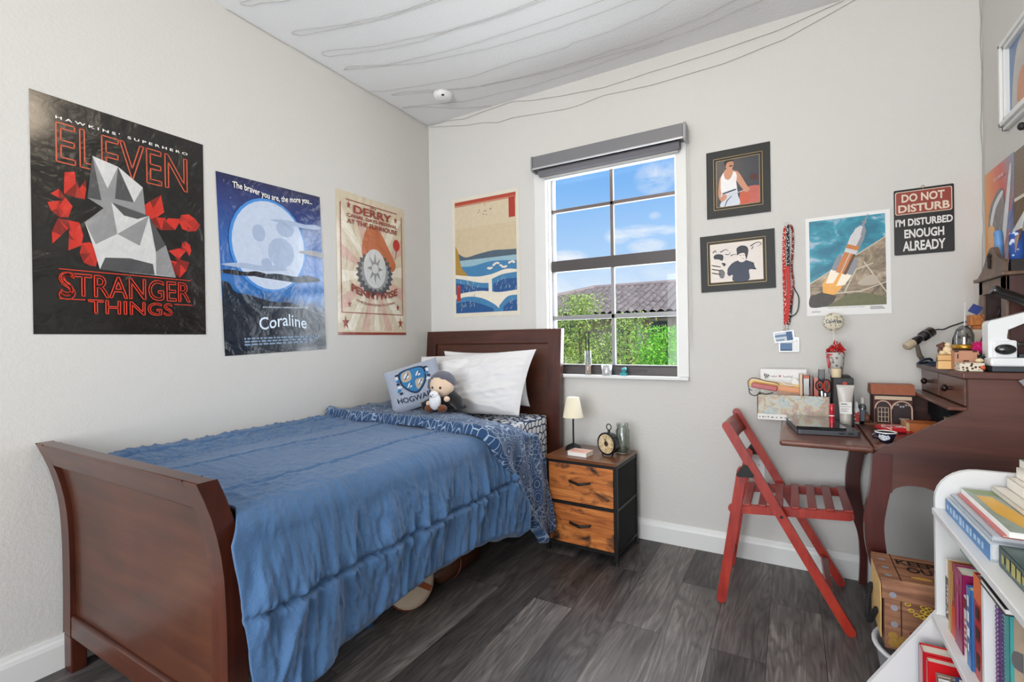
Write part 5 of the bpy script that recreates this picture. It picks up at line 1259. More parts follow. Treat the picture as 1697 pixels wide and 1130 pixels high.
m = MB(); m.box(-.055, .055, -.008, .008, -.012, .012, 0, xf((2.178, -.178, .912), 0, 0, rad(9))); pk_r = solo(m, 'wrapper', mat('red_wrapper', '#a3201f', .35, var=.3, vs=60, coat=.4), 'red and white sweet packet sticking out of the map box', 'packet', bevel=.003)
m = MB(); m.tube(spline([(2.126, -.170, .892), (2.112, -.17, .90), (2.108, -.172, .93), (2.118, -.172, .948), (2.14, -.17, .952), (2.18, -.165, .94), (2.215, -.165, .934), (2.24, -.165, .925)], 6, False), .0016, 6); m.tube(spline([(2.112, -.18, .90), (2.118, -.205, .88), (2.14, -.215, .872), (2.165, -.212, .885), (2.185, -.21, .880), (2.215, -.20, .888)], 6, False), .0022, 6)
solo(m, 'cable', mat('black_cord', '#1a191b', .6), 'thin black cable looped over the left end of the map box', 'cable')
m = MB(); m.tube(spline([(2.225, -.15, .940), (2.245, -.15, .935), (2.27, -.15, .922), (2.30, -.148, .918)], 6, False), .003, 8); m.ball((2.31, -.115, .925), (.022, .012, .025), 0, 12, 8, fn=lambda p: Vector((p.x, p.y, p.z*(1-.4*p.x)))); m.box(2.30, 2.32, -.125, -.105, ZI, .92)
solo(m, 'tissue', mat('white_tissue', '#e5e4e2', .9), 'crumpled white tissue poking up in the middle of the map box', 'tissue')
# black case, candle, cup, balloon
bb = thing('black_case', 'upright black box with a red dot standing behind the lotion tube', 'case', (2.484, -.17, ZL))
MB().box(2.448, 2.522, -.255, -.085, ZL+.001, .968).build('body', mat('matt_black_box', '#18181b', .45), bb, .003)
MB().box(2.462, 2.516, -.20, -.10, .968, .974).build('lid', mat('matt_black_plastic', '#1d1d1f', .5), bb, .002)
m = MB(); m.tube([(2.490, -.2565, .944), (2.490, -.255, .944)], .0085, 18); m.build('red_dot', mat('red_print', '#b3261f', .4), bb)
m = MB(); m.lathe([(.0175, 0), (.0185, .002), (.0185, .036), (.017, .038), (.012, .0375), (.011, .034), (0, .034)], 28, 0, Matrix.Translation((2.462, -.225, .9685))); solo(m, 'candle', mat('cream_wax', '#d9c7a3', .5), 'short cream candle on top of the black box', 'candle')
pc = thing('gift_cup', 'patterned paper cup with red shredded tissue on top of the black box', 'cup', (2.466, -.135, .9745))
T = Matrix.Translation((2.466, -.135, .9745))
MB().lathe([(.0, .0), (.026, .0), (.037, .098), (.039, .100), (.036, .101), (.025, .004), (0, .004)], 32, 0, T).build('cup', dotted('grey_floral_paper', '#dcd9d4', '#8f8a84', 60), pc)
m = MB(); q = random.Random(6)
for k in range(60):
    a = q.uniform(0, 6.28); r = .034*math.sqrt(q.random()); z = .098+.052*(1-(r/.04)**1.6)*q.uniform(.4, 1)
    c = Vector((2.466+r*cos(a), -.135+r*sin(a), .9745+z)); d = Vector((q.uniform(-1, 1), q.uniform(-1, 1), q.uniform(-.6, .8))).normalized()
    m.tube([c-d*.012, c+Vector((q.uniform(-1, 1), q.uniform(-1, 1), q.uniform(-1, 1)))*.005, c+d*.012], [.002, .0045, .002], 5)
for k in range(9): m.tube([(2.438+.002*k, -.150-.002*k, 1.07), (2.432, -.168, 1.058), (2.437+.003*(k % 3), -.165, 1.035-.004*k)], [.004, .004, .002], 5)
m.build('red_tissue', mat('red_cellophane', '#b81f20', .3, var=.35, vs=90, coat=.5), pc)
bl = thing('balloon', 'round silver foil Congrats balloon on a stick in the gift cup', 'balloon', (2.460, -.135, 1.12))
MB().tube([(2.462, -.135, 1.075), (2.460, -.137, 1.185)], .0018, 6).build('stick', mat('white_plastic', '#e4e4e3', .4), bl)
BF = frame((2.459, -.139, 1.215), (1, 0, 0), (0, .02, 1))
m = MB(); m.ball((0, 0, 0), (.041, .041, .017), 0, 32, 16, BF @ Matrix.Identity(4)); m.build('foil', dotted('speckled_silver_foil', '#cfc8b4', '#8d8468', 95), bl)
m = MB(); v, f = text2d('Congrats', .02); bxx = max(p[0] for p in v); m.add([(-.030+.060*p[0]/bxx, -.006+.018*p[1]/.75, -.0005+.0172*math.sqrt(max(0, 1-((-.030+.060*p[0]/bxx)/.041)**2-((-.006+.018*p[1]/.75)/.041)**2))+.0008) for p in v], f, 0, False, BF); m.build('lettering', mat('navy_ink', '#23304d', .4), bl)
m = MB(); m.tube([(2.459, -.139, 1.176), (2.459, -.139, 1.166)], [.004, .008], 8); m.build('neck', dotted('speckled_silver_foil', '#cfc8b4', '#8d8468', 95), bl)
# toiletries
tb = thing('lotion_tube', 'pale grey squeeze tube with a white label standing on its cap', 'tube', (2.488, -.300, ZL))
def tubept(u, v):
    a = 2*pi*u; z = .03+.145*v; k = v**1.5
    return (2.488+(.021+.010*k)*cos(a), -.300+(.021*(1-k)+.002*k)*sin(a), ZL+z)
m = MB(); m.grid(tubept, 28, 14); m.box(2.457, 2.519, -.302, -.298, ZL+.172, ZL+.182); m.build('body', mat('pale_grey_tube', '#b9b2ab', .4, coat=.2), tb)
MB().lathe([(.021, .001), (.021, .03)], 24, 0, Matrix.Translation((2.488, -.300, ZL))).build('cap', mat('grey_cap', '#a8a29c', .4), tb)
m = MB(); m.prism(rect(2.466, 2.508, ZL+.062, ZL+.112), -.3215, -.3205, XZ); m.build('label', mat('white_paper', '#e4e2de', .8), tb)
m = MB()
for z, a, b in ((.101, .470, .492), (.092, .469, .506), (.082, .470, .498), (.077, .470, .490), (.072, .470, .494)): m.prism(rect(2+a, 2+b, ZL+z, ZL+z+.0016 if z < .1 else ZL+z+.004), -.3218, -.3214, XZ)
m.build('label_lines', mat('print_text_grey', '#6d6c6e', .5), tb)
T = Matrix.Translation((2.432, -.415, ZL+.0335)); m = MB()
m.lathe([(.0095, 0), (.0095, .045), (.010, .047), (.010, .078), (.008, .080), (0, .080)], 20, 0, T)
lb = solo(m, 'lip_balm', mat('crimson_plastic', '#b41c2e', .3, coat=.4), 'crimson lip balm tube standing on the laptop lid', 'lip balm')
m = MB(); m.lathe([(.0097, .030), (.0097, .034)], 20, 0, T); m.build('white_band', mat('white_plastic', '#e4e4e3', .4), None).parent = lb
lb.children[0].location = -lb.location
def bottle(label, x, y, h, r, body, cap, nozzle, lab):
    b = thing('spray_bottle', label, 'bottle', (x, y, ZL), 0, 'small bottles beside the lotion tube'); T = Matrix.Translation((x, y, ZL))
    MB().lathe([(0, .001), (r, .001), (r, h*.66), (r*.55, h*.74), (r*.5, h*.78)], 20, 0, T).build('body', body, b)
    MB().lathe([(r*.62, h*.76), (r*.62, h*.93), (r*.4, h), (0, h)], 16, 0, T).build('cap', cap, b)
    if nozzle: MB().tube([(x, y, ZL+h*.95), (x-.008, y-.006, ZL+h*.95)], .0022, 8).build('nozzle', cap, b)
    if lab: MB().lathe([(r*1.02, h*.1), (r*1.02, h*.55)], 20, 0, T).build('label', lab, b)
bottle('small white bottle with red diagonal stripes beside the lotion tube', 2.538, -.165, .098, .012, mat('white_plastic', '#e4e4e3', .4), mat('white_plastic', '#e4e4e3', .4), False, dotted('red_white_label', '#c24846', '#ece6e2', 70))
bottle('small clear spray bottle with a pale nozzle, left of the miniature shop', 2.563, -.14, .115, .0135, thin_glass('spray_clear', '#dfe3e6', .10, .05), mat('pale_nozzle', '#cfccc4', .4), True, mat('slate_label', '#59616b', .5))
# miniature shop
mh = thing('miniature_shop', 'miniature wooden shop model with two arched windows on the desk', 'model house', (2.668, -.09, ZL))
x0, x1, y0, y1 = 2.600, 2.735, -.158, -.054
MB().box(x0, x1, y0, y1, ZL+.008, ZL+.128).build('walls', mat('dark_chestnut_ply', '#4a2219', .6), mh, .001)
MB().box(x0-.035, x1+.004, y0-.022, y1+.004, ZL+.001, ZL+.008).build('base', mat('brown_ply', '#6f4a35', .6), mh, .001)
m = MB(); m.prism([(y0-.012, .134), (y0+.012, .176), (y1-.012, .176), (y1+.010, .134)], x0-.008, x1+.008, Matrix(((0, 0, 1, 0), (1, 0, 0, 0), (0, 1, 0, ZL), (0, 0, 0, 1)))); m.build('roof', mat('copper_shingle', '#9a5a40', .5, var=.25, vs=60), mh, .002)
MB().box(x0-.005, x1+.005, y0-.009, y1+.005, ZL+.128, ZL+.134).build('eave', mat('black_brown_trim', '#241612', .6), mh)
MB().box(x0+.004, x1-.004, y0-.008, y0, ZL+.112, ZL+.127).build('sign_board', mat('cream_ply', '#cdb49c', .6), mh)
pale_ply = mat('pink_cream_ply', '#cfae9a', .6)
for cx, rr in ((x0+.034, .028), (x1-.037, .034)):
    arch = [(cx+rr*cos(a), .072+.034*sin(a)) for a in [pi*k/14 for k in range(15)]]+[(cx-rr, .012), (cx+rr, .012)]
    inn = [(cx+(rr-.006)*cos(a), .072+.028*sin(a)) for a in [pi*k/14 for k in range(15)]]+[(cx-rr+.006, .012), (cx+rr-.006, .012)]
    m = MB(); m.prism(inn, y0-.002, y0+.001, Matrix.Translation((0, 0, ZL)) @ XZ); m.build('window_opening', mat('shadow_brown', '#2a1518', .5), mh)
    m = MB(); n = len(arch)
    for i in range(n-2): m.tube([(arch[i][0], y0-.005, ZL+arch[i][1]), (arch[i+1][0], y0-.005, ZL+arch[i+1][1])], .0032, 6)
    m.tube([(cx-rr, y0-.005, ZL+.072), (cx-rr, y0-.005, ZL+.010)], .0032, 6); m.tube([(cx+rr, y0-.005, ZL+.072), (cx+rr, y0-.005, ZL+.010)], .0032, 6); m.build('arch_trim', pale_ply, mh)
m = MB(); cx = x0+.034
for k in range(4): m.box(cx-.018+.012*k-.001, cx-.018+.012*k+.001, y0-.006, y0-.003, ZL+.014, ZL+.078)
for k in range(4): m.box(cx-.019, cx+.019, y0-.006, y0-.003, ZL+.016+.02*k, ZL+.018+.02*k)
m.build('door_lattice', mat('cream_ply', '#cdb49c', .6), mh)
m = MB(); q = random.Random(2); cx = x1-.037
for k in range(6): m.tube([(cx-.022+.009*k, y0-.004, ZL+.088+q.uniform(-.01, .01)), (cx-.022+.009*k, y0-.003, ZL+.088)], .004, 8)
m.box(cx-.01, cx+.024, y0-.006, y0-.002, ZL+.030, ZL+.034)
m.build('window_display', mat('pale_shelf_goods', '#a59a9c', .6, var=.4, vs=90), mh)
for k, (dx, r, h, c) in enumerate(((-.022, .010, .040, '#7a4a33'), (-.030, .007, .055, '#3b241a'))):
    MB().lathe([(0, .0085), (r, .0085), (r, .03+h*.3), (r*.4, h*.9), (r*.5, h+.01), (0, h+.01)], 14, 0, Matrix.Translation((x0+dx, y0+.012+.02*k, ZL))).build('barrel', mat('barrel_'+c.strip('#'), c, .5), mh)
# red packet, orange box, small mug, papers in the cubby
def cush(u, v):
    a, b = 2*u-1, 2*v-1; k = (max(0, (1-a**4)*(1-b**4)))**.5
    return Vector((.050*a, .052*b, .006+.016*k+.002*noise.noise(Vector((a*4, b*4, 1)))))
T = xf((2.645, -.305, ZL+.0025), rad(12))
m = MB(); m.grid(cush, 20, 20, M=T); m.grid(lambda u, v: Vector((.050*(2*u-1), .052*(2*v-1), .001)), 4, 4, M=T); m.grid(lambda u, v: Vector(((.05 if u > .5 else -.05) if False else .05*(2*u-1), -.052, .001+.005*v)), 4, 1, M=T)
rp = solo(m, 'snack_packet', mat('red_foil', '#c3242c', .3, var=.15, vs=30, coat=.5), 'shiny red foil packet lying in front of the miniature shop', 'packet')
m = MB()
for p in (blob(-.03, -.02, .012, .03, 8, .4, 2), blob(.012, -.01, .02, .008, 8, .4, 4), blob(.02, -.035, .02, .006, 8, .4, 5)):
    m.add([T @ (Vector((x, y, cush((x/.05+1)/2, (y/.052+1)/2).z+.0008))) for x, y in p], [tuple(range(len(p)))], 0)
o = m.build('white_print', mat('white_print', '#e9e7e2', .4), rp)
ob_ = thing('cardboard_box', 'flat orange brown box lying on the desk behind the sloping side', 'box', (2.775, -.295, ZL))
MB().box(2.690, 2.792, -.345, -.235, ZL+.001, ZL+.040).build('box', mat('orange_card', '#b5652f', .55, var=.06), ob_, .001)
MB().box(2.682, 2.692, -.348, -.232, ZL+.001, ZL+.042).build('end_flap', mat('pale_card', '#cba27c', .6), ob_, .001)
mg = thing('cup', 'small navy cup with a white crest and white rim on the desk', 'cup', (2.592, -.560, ZL))
T = Matrix.Translation((2.588, -.560, ZL))
MB().lathe([(0, .001), (.020, .001), (.031, .030), (.033, .036), (.031, .0365), (.027, .02), (.018, .006), (0, .006)], 30, 0, T).build('bowl', mat('navy_glaze', '#16233a', .2, coat=.5), mg)
MB().lathe([(.0335, .0345), (.0335, .038), (.0305, .038), (.0305, .0345)], 30, 0, T).build('rim', mat('white_glaze', '#e6e4e0', .25, coat=.5), mg)
m = MB()
def oncup(x, z): r = .020+.011*min(1, z/.03)+.0006; a = -pi/2-.35+x/r; return (2.588+r*cos(a), -.560+r*sin(a), ZL+z)
for p in (blob(0, .018, .011, .012, 9, .2, 3), blob(-.013, .02, .005, .008, 8, .3, 5), blob(.013, .02, .005, .008, 8, .3, 6)): c = (sum(q_[0] for q_ in p)/len(p), sum(q_[1] for q_ in p)/len(p)); m.add([oncup(*q_) for q_ in p]+[oncup(*c)], [(i, (i+1) % len(p), len(p)) for i in range(len(p))], 0)
m.build('crest', dotted('white_crest', '#d5d9dd', '#6c7890', 160), mg)
m = MB(); m.tube([(2.560, -.565, ZL+.030), (2.548, -.568, ZL+.026), (2.550, -.567, ZL+.014), (2.566, -.563, ZL+.010)], .003, 8); m.build('handle', mat('navy_glaze', '#16233a', .2, coat=.5), mg)
stk = [('folder', 'black folder at the bottom of the stack under the drawers', 'folder', 2.80, 2.97, -.62, -.06, .001, .020, '#15161b'), ('notebook', 'dark ring-bound notebook in the stack under the drawers', 'notebook', 2.803, 2.96, -.56, -.10, .021, .046, '#2b2724'),
       ('book', 'cream covered book in the stack under the drawers', 'book', 2.81, 2.965, -.57, -.27, .047, .066, '#b5a288'), ('notebook', 'slate blue notebook on top of the stack under the drawers', 'notebook', 2.808, 2.96, -.60, -.34, .067, .084, '#4b5663'), ('folder', 'black portfolio leaning at the back of the stack by the wall', 'folder', 2.802, 2.965, -.26, -.05, .047, .118, '#111219')]
for n, l, c, a, b, d, e, f, g_, col in stk:
    o = thing(n, l, c, ((a+b)/2, (d+e)/2, ZL+f)); MB().box(a, b, d, e, ZL+g_-.003, ZL+g_).box(a, b, d, e, ZL+f, ZL+f+.003).build('cover', mat('stack_'+col.strip('#'), col, .45), o, .0008); MB().box(a+.002, b-.002, d+.002, e-.002, ZL+f+.003, ZL+g_-.003).build('pages', mat('cream_paper', '#d8cdb8', .8) if c == 'book' else mat('near_black_paper', '#1e1d20', .8), o)
m = MB(); m.box(2.801, 2.845, -.50, -.42, ZL+.0475-.0005+.02, ZL+.0795, 0, None); solo(m, 'card_packet', mat('magenta_pack', '#8a2550', .4, var=.4, vs=50), 'small magenta packet on the notebook under the drawers', 'packet', bevel=.002)

# ------------------------------------------------------------------ things on top of the desk
ZT = 1.0275
gl = MB(); gl.tube(spline([(2.742, -.235, ZT+.006), (2.765, -.20, ZT+.020), (2.79, -.18, ZT+.022), (2.80, -.15, ZT+.012), (2.78, -.17, ZT+.008), (2.756, -.21, ZT+.007)], 6), [.005]*36, 8); gl.box(2.775, 2.80, -.235, -.15, ZT+.0005, ZT+.014); gl.box(2.750, 2.79, -.29, -.225, ZT+.0005, ZT+.004)
solo(gl, 'clamp', mat('ink_blue_plastic', '#1b2a41', .35, coat=.3), 'dark blue clamp lying at the far corner of the desk top', 'clamp')
us = thing('handheld_microscope', 'black handheld digital microscope tilted on a short metal stand', 'microscope', (2.765, -.12, ZT))
a = Vector((2.712, -.165, 1.098)); b = Vector((2.815, -.10, 1.168)); d = (b-a).normalized(); mm = lambda s: a+(b-a)*s
m = MB(); m.tube([mm(.28), mm(.30), mm(.45), mm(.48), mm(.56), mm(.60), mm(.95), mm(1.0)], [.015, .017, .017, .015, .015, .021, .021, .014], 18); m.build('body', mat('gloss_black_plastic', '#151416', .25, coat=.5), us)
m = MB(); m.tube([mm(.0), mm(.06), mm(.27)], [.014, .018, .018], 18); m.build('lens_tip', mat('clear_beige_plastic', '#b8a890', .2, coat=.6), us)
m = MB(); m.tube([mm(.74), mm(.76)], .0216, 18); m.tube([mm(.53), mm(.55)], .0155, 18); m.build('silver_ring', mat('steel', '#a9abad', .3, .9), us)
m = MB(); m.tube([(2.785, -.10, ZT+.0095), (2.782, -.11, ZT+.008), (2.765, -.125, ZT+.035), mm(.42)-Vector((0, 0, .02))], [.008, .010, .010, .007], 12); m.lathe([(.024, .0005), (.022, .006), (.0, .007)], 20, 0, Matrix.Translation((2.790, -.10, ZT))); m.build('stand', mat('pewter_metal', '#8d857c', .4, .6), us)
m = MB(); m.tube(spline([mm(1.0), mm(1.0)+Vector((.02, .01, .004)), (2.86, -.05, 1.172), (2.90, -.035, 1.19), (2.955, -.03, 1.20), (2.975, -.03, 1.12), (2.972, -.03, 1.07), (2.97, -.03, ZT+.006)], 8, False), .0028, 7); m.build('cable', mat('black_cord', '#1a191b', .6), us)
m = MB(); m.tube(spline([(2.842, -.30, ZT+.003), (2.838, -.295, 1.08), (2.838, -.29, 1.13), (2.855, -.285, 1.165), (2.89, -.275, 1.185), (2.92, -.27, 1.185)], 8, False), .0030, 7)
solo(m, 'cable', mat('black_cord', '#1a191b', .6), 'stiff black cable arching up behind the glass dome', 'cable')
ab = thing('wooden_box', 'small honey coloured wooden box with a seated figure and shells on the lid', 'box', (2.768, -.505, ZT), rad(-6), local=True)
MB().box(-.022, .022, -.028, .028, .0005, .030).build('body', mat('honey_wood', '#d2a052', .4, var=.15, vs=30, coat=.3), ab, .001)
MB().box(-.0225, .0225, -.0285, .0285, .0315, .050).build('lid', mat('honey_wood_lid', '#c8913e', .4, var=.15, vs=30, coat=.3), ab, .001)
MB().box(-.0236, -.0222, -.008, .008, .024, .042).build('clasp', mat('dark_bronze_knob', '#2b201b', .35, .5), ab)
m = MB(); m.ball((.006, -.004, .067), (.013, .012, .016), 0, 14, 10); m.ball((.007, -.006, .086), (.009, .009, .009), 0, 12, 8); m.ball((-.008, -.010, .058), (.010, .009, .008), 0, 10, 7); m.ball((.012, -.016, .057), (.009, .009, .007), 0, 10, 7); m.build('figurine', mat('ivory_resin', '#dcc39a', .5, var=.15, vs=80), ab)
m = MB(); m.lathe([(0, .004), (.020, .0), (.018, .003), (.006, .010), (0, .016)], 14, 0, xf((-.004, .014, .082), 0, rad(20))); m.ball((-.012, .01, .066), (.008, .01, .014), 0, 10, 8); m.build('dark_shell', mat('brown_shell', '#5b3a2c', .4, var=.4, vs=90), ab)
db = MB(); db.box(2.776, 2.838, -.640, -.585, ZT+.0005, ZT+.028)
dbo = solo(db, 'trinket_box', dotted('cream_box_brown_holes', '#d9cdb8', '#3b2318', 95), 'low cream box with dark cut-out dots at the front edge of the desk top', 'box', bevel=.001)
m = MB(); m.ball((2.832, -.612, ZT+.0355), (.011, .010, .007), 0, 14, 8); m.build('bone_ring', mat('ivory_resin', '#dcc39a', .5), dbo)
m = MB(); m.ball((2.833, -.642, ZT+.013), (.007, .004, .007), 0, 12, 8); solo(m, 'bead', mat('orange_bead', '#c9562e', .3), 'orange bead on the front of the cream dotted box', 'bead')
pb_ = thing('cardboard_box', 'small pinkish laser-cut wood box stacked behind the cream dotted box', 'box', (2.808, -.545, ZT))
MB().box(2.778, 2.840, -.575, -.520, ZT+.001, ZT+.066).build('body', mat('pink_plywood', '#b88468', .6, var=.08, vs=25), pb_, .001)
m = MB(); m.box(2.777, 2.789, -.5762, -.574, ZT+.062, ZT+.0665).box(2.824, 2.836, -.5762, -.574, ZT+.062, ZT+.0665).box(2.785, 2.788, -.5762, -.574, ZT+.040, ZT+.056).box(2.836, 2.8405, -.5762, -.574, ZT+.040, ZT+.056).box(2.80, 2.815, -.5762, -.574, ZT+.030, ZT+.034); m.build('burnt_joints', mat('burnt_edges', '#2e1a14', .7), pb_)
dm = thing('glass_dome', 'small brass based glass dome with a trinket inside, behind the boxes', 'display dome', (2.835, -.40, ZT))
T = Matrix.Translation((2.838, -.425, ZT))
MB().lathe([(.0, .001), (.034, .001), (.034, .066), (.031, .07), (0, .07)], 28, 0, T).build('pedestal', mat('dark_walnut', '#4a2a1c', .5), dm)
MB().lathe([(.0335, .0705), (.0345, .074), (.0345, .082), (.031, .086), (0, .086)], 28, 0, T).build('brass_base', mat('brass', '#b98a33', .3, .7), dm)
MB().lathe([(.028, .0865), (.028, .12), (.022, .142), (.010, .153), (0, .155), (0, .153), (.010, .151), (.021, .140), (.027, .12), (.027, .0865)], 28, 0, T).build('glass', thin_glass('dome_glass', '#eceded', .05, .01, .5), dm)
m = MB(); m.ball((2.838, -.425, ZT+.112), (.018, .016, .008), 0, 14, 8); m.ball((2.838, -.43, ZT+.098), (.008, .008, .012), 0, 10, 8); m.ball((2.842, -.43, ZT+.122), (.006, .006, .008), 0, 10, 8); m.build('trinket', mat('bronze_trinket', '#5b4638', .4, .4, .3, 60), dm)
m = MB(); m.tube([(2.852, -.36, ZT+.0005), (2.852, -.36, 1.10), (2.858, -.36, 1.27)], [.004, .002, .0013], 8); m.tube([(2.852, -.36, ZT), (2.852, -.36, ZT+.004)], .012, 12); solo(m, 'antenna', mat('white_plastic_rod', '#d9dde2', .3), 'thin pale upright rod on a foot behind the glass dome', 'rod')
for k, (z0, z1, c, l) in enumerate(((0, .075, '#c9b8a4', 'pale wood box at the bottom of the pair behind the pink pompom'), (.076, .140, '#d2c4b2', 'pale wood box with a peaked line, on top of the pair'))):
    m = MB(); m.box(2.868, 2.921, -.350, -.262, ZT+z0+.0005, ZT+z1); solo(m, 'wooden_box', mat('pale_birch_%d' % k, c, .6), l, 'box', 'pale wood boxes behind the pompom', .001)
m = MB(); m.box(2.878, 2.918, -.335, -.285, ZT+.155, ZT+.195); m.box(2.888, 2.916, -.33, -.29, ZT+.1405, ZT+.155); solo(m, 'puzzle_cube', mat('carved_amber_wood', '#b26a2c', .5, var=.55, vs=70, bump=.8, bs=90), 'carved amber wooden cube on top of the pale boxes', 'cube', bevel=.002)
m = MB(); m.box(-.016, .016, -.002, .002, -.016, .016, 0, xf((2.898, -.31, ZT+.2165), 0, 0, rad(32))); solo(m, 'card_tag', mat('royal_blue_card', '#23357a', .4), 'blue square card tilted on top of the amber cube', 'card')
m = MB(); m.prism([(2.888, 1.095), (2.900, 1.150), (2.915, 1.165), (2.912, 1.11)], -.378, -.375, XZ); m.tube([(2.912, -.376, 1.16), (2.912, -.376, 1.19), (2.90, -.36, ZT+.196)], .001, 5); solo(m, 'card_tag', mat('navy_card', '#1a2a66', .4), 'dark blue pennant hanging beside the amber cube', 'card')
m = MB(); q = random.Random(8)
m.ball((2.872, -.475, ZT+.075), .020, 0, 14, 10)
for k in range(90):
    d = Vector((q.gauss(0, 1), q.gauss(0, 1), q.gauss(0, 1))).normalized(); c = Vector((2.872, -.475, ZT+.075)); m.tube([c+d*.017, c+d*q.uniform(.024, .030)], [.003, .001], 4)
pm = thing('pompom_pot', 'hot pink pompom standing in a black pot behind the white microscope', 'pompom', (2.872, -.475, ZT))
m.build('pompom', mat('hot_pink_yarn', '#cf1670', .8, var=.25, vs=60), pm)
MB().lathe([(0, .0005), (.016, .0005), (.019, .05), (.016, .054), (0, .054)], 18, 0, Matrix.Translation((2.872, -.475, ZT))).build('pot', dotted('black_pot_white_marks', '#141416', '#8e8f8a', 45), pm)
m = MB(); q = random.Random(12)
for k in range(40):
    c = Vector((2.846+q.uniform(-.008, .006), -.586+q.uniform(-.01, .012), ZT+.004+q.uniform(0, .050))); m.ball(c, (.004, .004, .0045), 0, 6, 4)
m.tube([(2.846, -.586, ZT+.0005), (2.846, -.586, ZT+.05)], .006, 8)
solo(m, 'trinket', dotted('black_sparkle', '#15151a', '#8a8f6a', 120), 'dark beaded trinket squeezed between the cream box and microscope', 'trinket')
# white microscope
mi = thing('microscope', 'white laboratory microscope at the edge of the desk top', 'microscope', (2.92, -.59, ZT))
wp = mat('white_enamel', '#e2e3e4', .3, var=.03, coat=.4); bp = mat('gloss_black_plastic', '#151416', .25, coat=.5)
MB().box(2.852, 2.998, -.655, -.525, ZT+.0005, ZT+.018).build('rubber_base', mat('charcoal_base', '#3a3d41', .45), mi, .003)
MB().box(2.848, 2.999, -.658, -.522, ZT+.018, ZT+.046).build('base', wp, mi, .006)
m = MB(); m.prism([(2.852, 1.070), (2.852, 1.150)]+[(2.868-.016*cos(a), 1.180+.016*sin(a)) for a in [pi/2*k/5 for k in range(6)]]+[(2.95, 1.222), (2.999, 1.232), (2.999, 1.212), (2.965, 1.198), (2.90, 1.163), (2.897, 1.135), (2.905, 1.130), (2.918, 1.128), (2.918, 1.070)], -.618, -.562, XZ); m.build('arm', wp, mi, .005)
MB().box(2.862, 2.918, -.630, -.550, ZT+.044, 1.128).build('focus_housing', wp, mi, .004)
m = MB(); m.ball((2.889, -.634, 1.100), (.026, .012, .017), 0, 24, 12); m.build('focus_knob', bp, mi)
MB().box(2.919, 2.999, -.632, -.548, 1.112, 1.122).build('stage', bp, mi, .002)
MB().box(2.925, 2.985, -.62, -.56, ZT+.046, 1.085).build('condenser', mat('charcoal_base', '#3a3d41', .45), mi, .003)
a = Vector((2.870, -.595, 1.298)); b = Vector((2.968, -.585, 1.246))
m = MB(); m.tube([a, a+(b-a)*.06, a+(b-a)*.12, b], [.014, .017, .0155, .0155], 24); m.build('eyepiece_tube', bp, mi)
m = MB(); m.tube([b-(b-a)*.10, b, (2.985, -.585, 1.225)], [.017, .022, .024], 24); m.box(2.955, 2.999, -.612, -.562, 1.222, 1.240); m.build('head', wp, mi, .002)
# curio cabinet
Mcab = wood('taupe_brown_wood', '#4a3629', '#6f5646', '#86705e', 'z', 1.0, .5, .15); Mcabd = wood('dark_cabinet_side', '#26100c', '#43201a', '#552c23', 'z', .8, .4, .2)
cb_ = thing('curio_cabinet', 'narrow wooden curio cabinet with a carved crest and glass door on the desk top', 'cabinet', (2.965, -.355, ZT))
X0 = 2.931; ya, yb = -.497, -.222
MB().box(X0+.006, 2.999, ya, ya+.010, ZT+.001, 1.350).build('side', Mcabd, cb_, .001); MB().box(X0+.006, 2.999, yb-.010, yb, ZT+.001, 1.350).build('side', Mcabd, cb_, .001)
MB().box(2.994, 2.9995, ya, yb, ZT+.001, 1.350).build('back', mat('pale_cabinet_back', '#b5aea2', .7), cb_)
m = MB(); m.box(X0, X0+.010, ya, ya+.050, ZT+.001, 1.350).box(X0, X0+.010, yb-.040, yb, ZT+.001, 1.350).box(X0, X0+.010, ya, yb, 1.300, 1.350).box(X0, X0+.010, ya, yb, ZT+.001, 1.07); m.build('door', Mcab, cb_, .002)
MB().box(X0+.004, X0+.006, ya+.050, yb-.040, 1.07, 1.30).build('door_glass', M_pane, cb_)
MB().box(X0-.014, 2.999, ya-.014, yb+.014, 1.350, 1.364).build('cornice', Mcab, cb_, .004)
ped = spline([(ya+.002, 1.364), (ya+.004, 1.402), (ya+.03, 1.412), (ya+.062, 1.43), (ya+.085, 1.458), (ya+.12, 1.464), (ya+.155, 1.448), (ya+.19, 1.41), (ya+.225, 1.385), (yb-.01, 1.366)], 5, False)
m = MB(); m.prism(ped, X0-.006, X0+.006, YZX); m.build('pediment', Mcab, cb_, .002)
m = MB(); q = random.Random(13)
for k in range(16): t_ = k/15; m.ball((X0-.008, ya+.128+.014*sin(k*2.4)*(1-.5*t_), 1.440-.048*t_), (.004, .006, .005), 0, 8, 5)
m.build('carved_crest', mat('black_brown_carving', '#1f1713', .5), cb_)
MB().box(X0+.012, 2.999, ya-.004, ya+.008, 1.364, 1.404).build('gallery_side', mat('black_brown_carving', '#1f1713', .5), cb_, .001)
m = MB(); m.tube([(2.955, -.30, ZT+.001), (2.955, -.30, 1.12), (2.958, -.325, 1.20), (2.962, -.35, 1.24)], .008, 10); solo(m, 'curved_tool', bp, 'curved black stick standing inside the curio cabinet', 'stick')
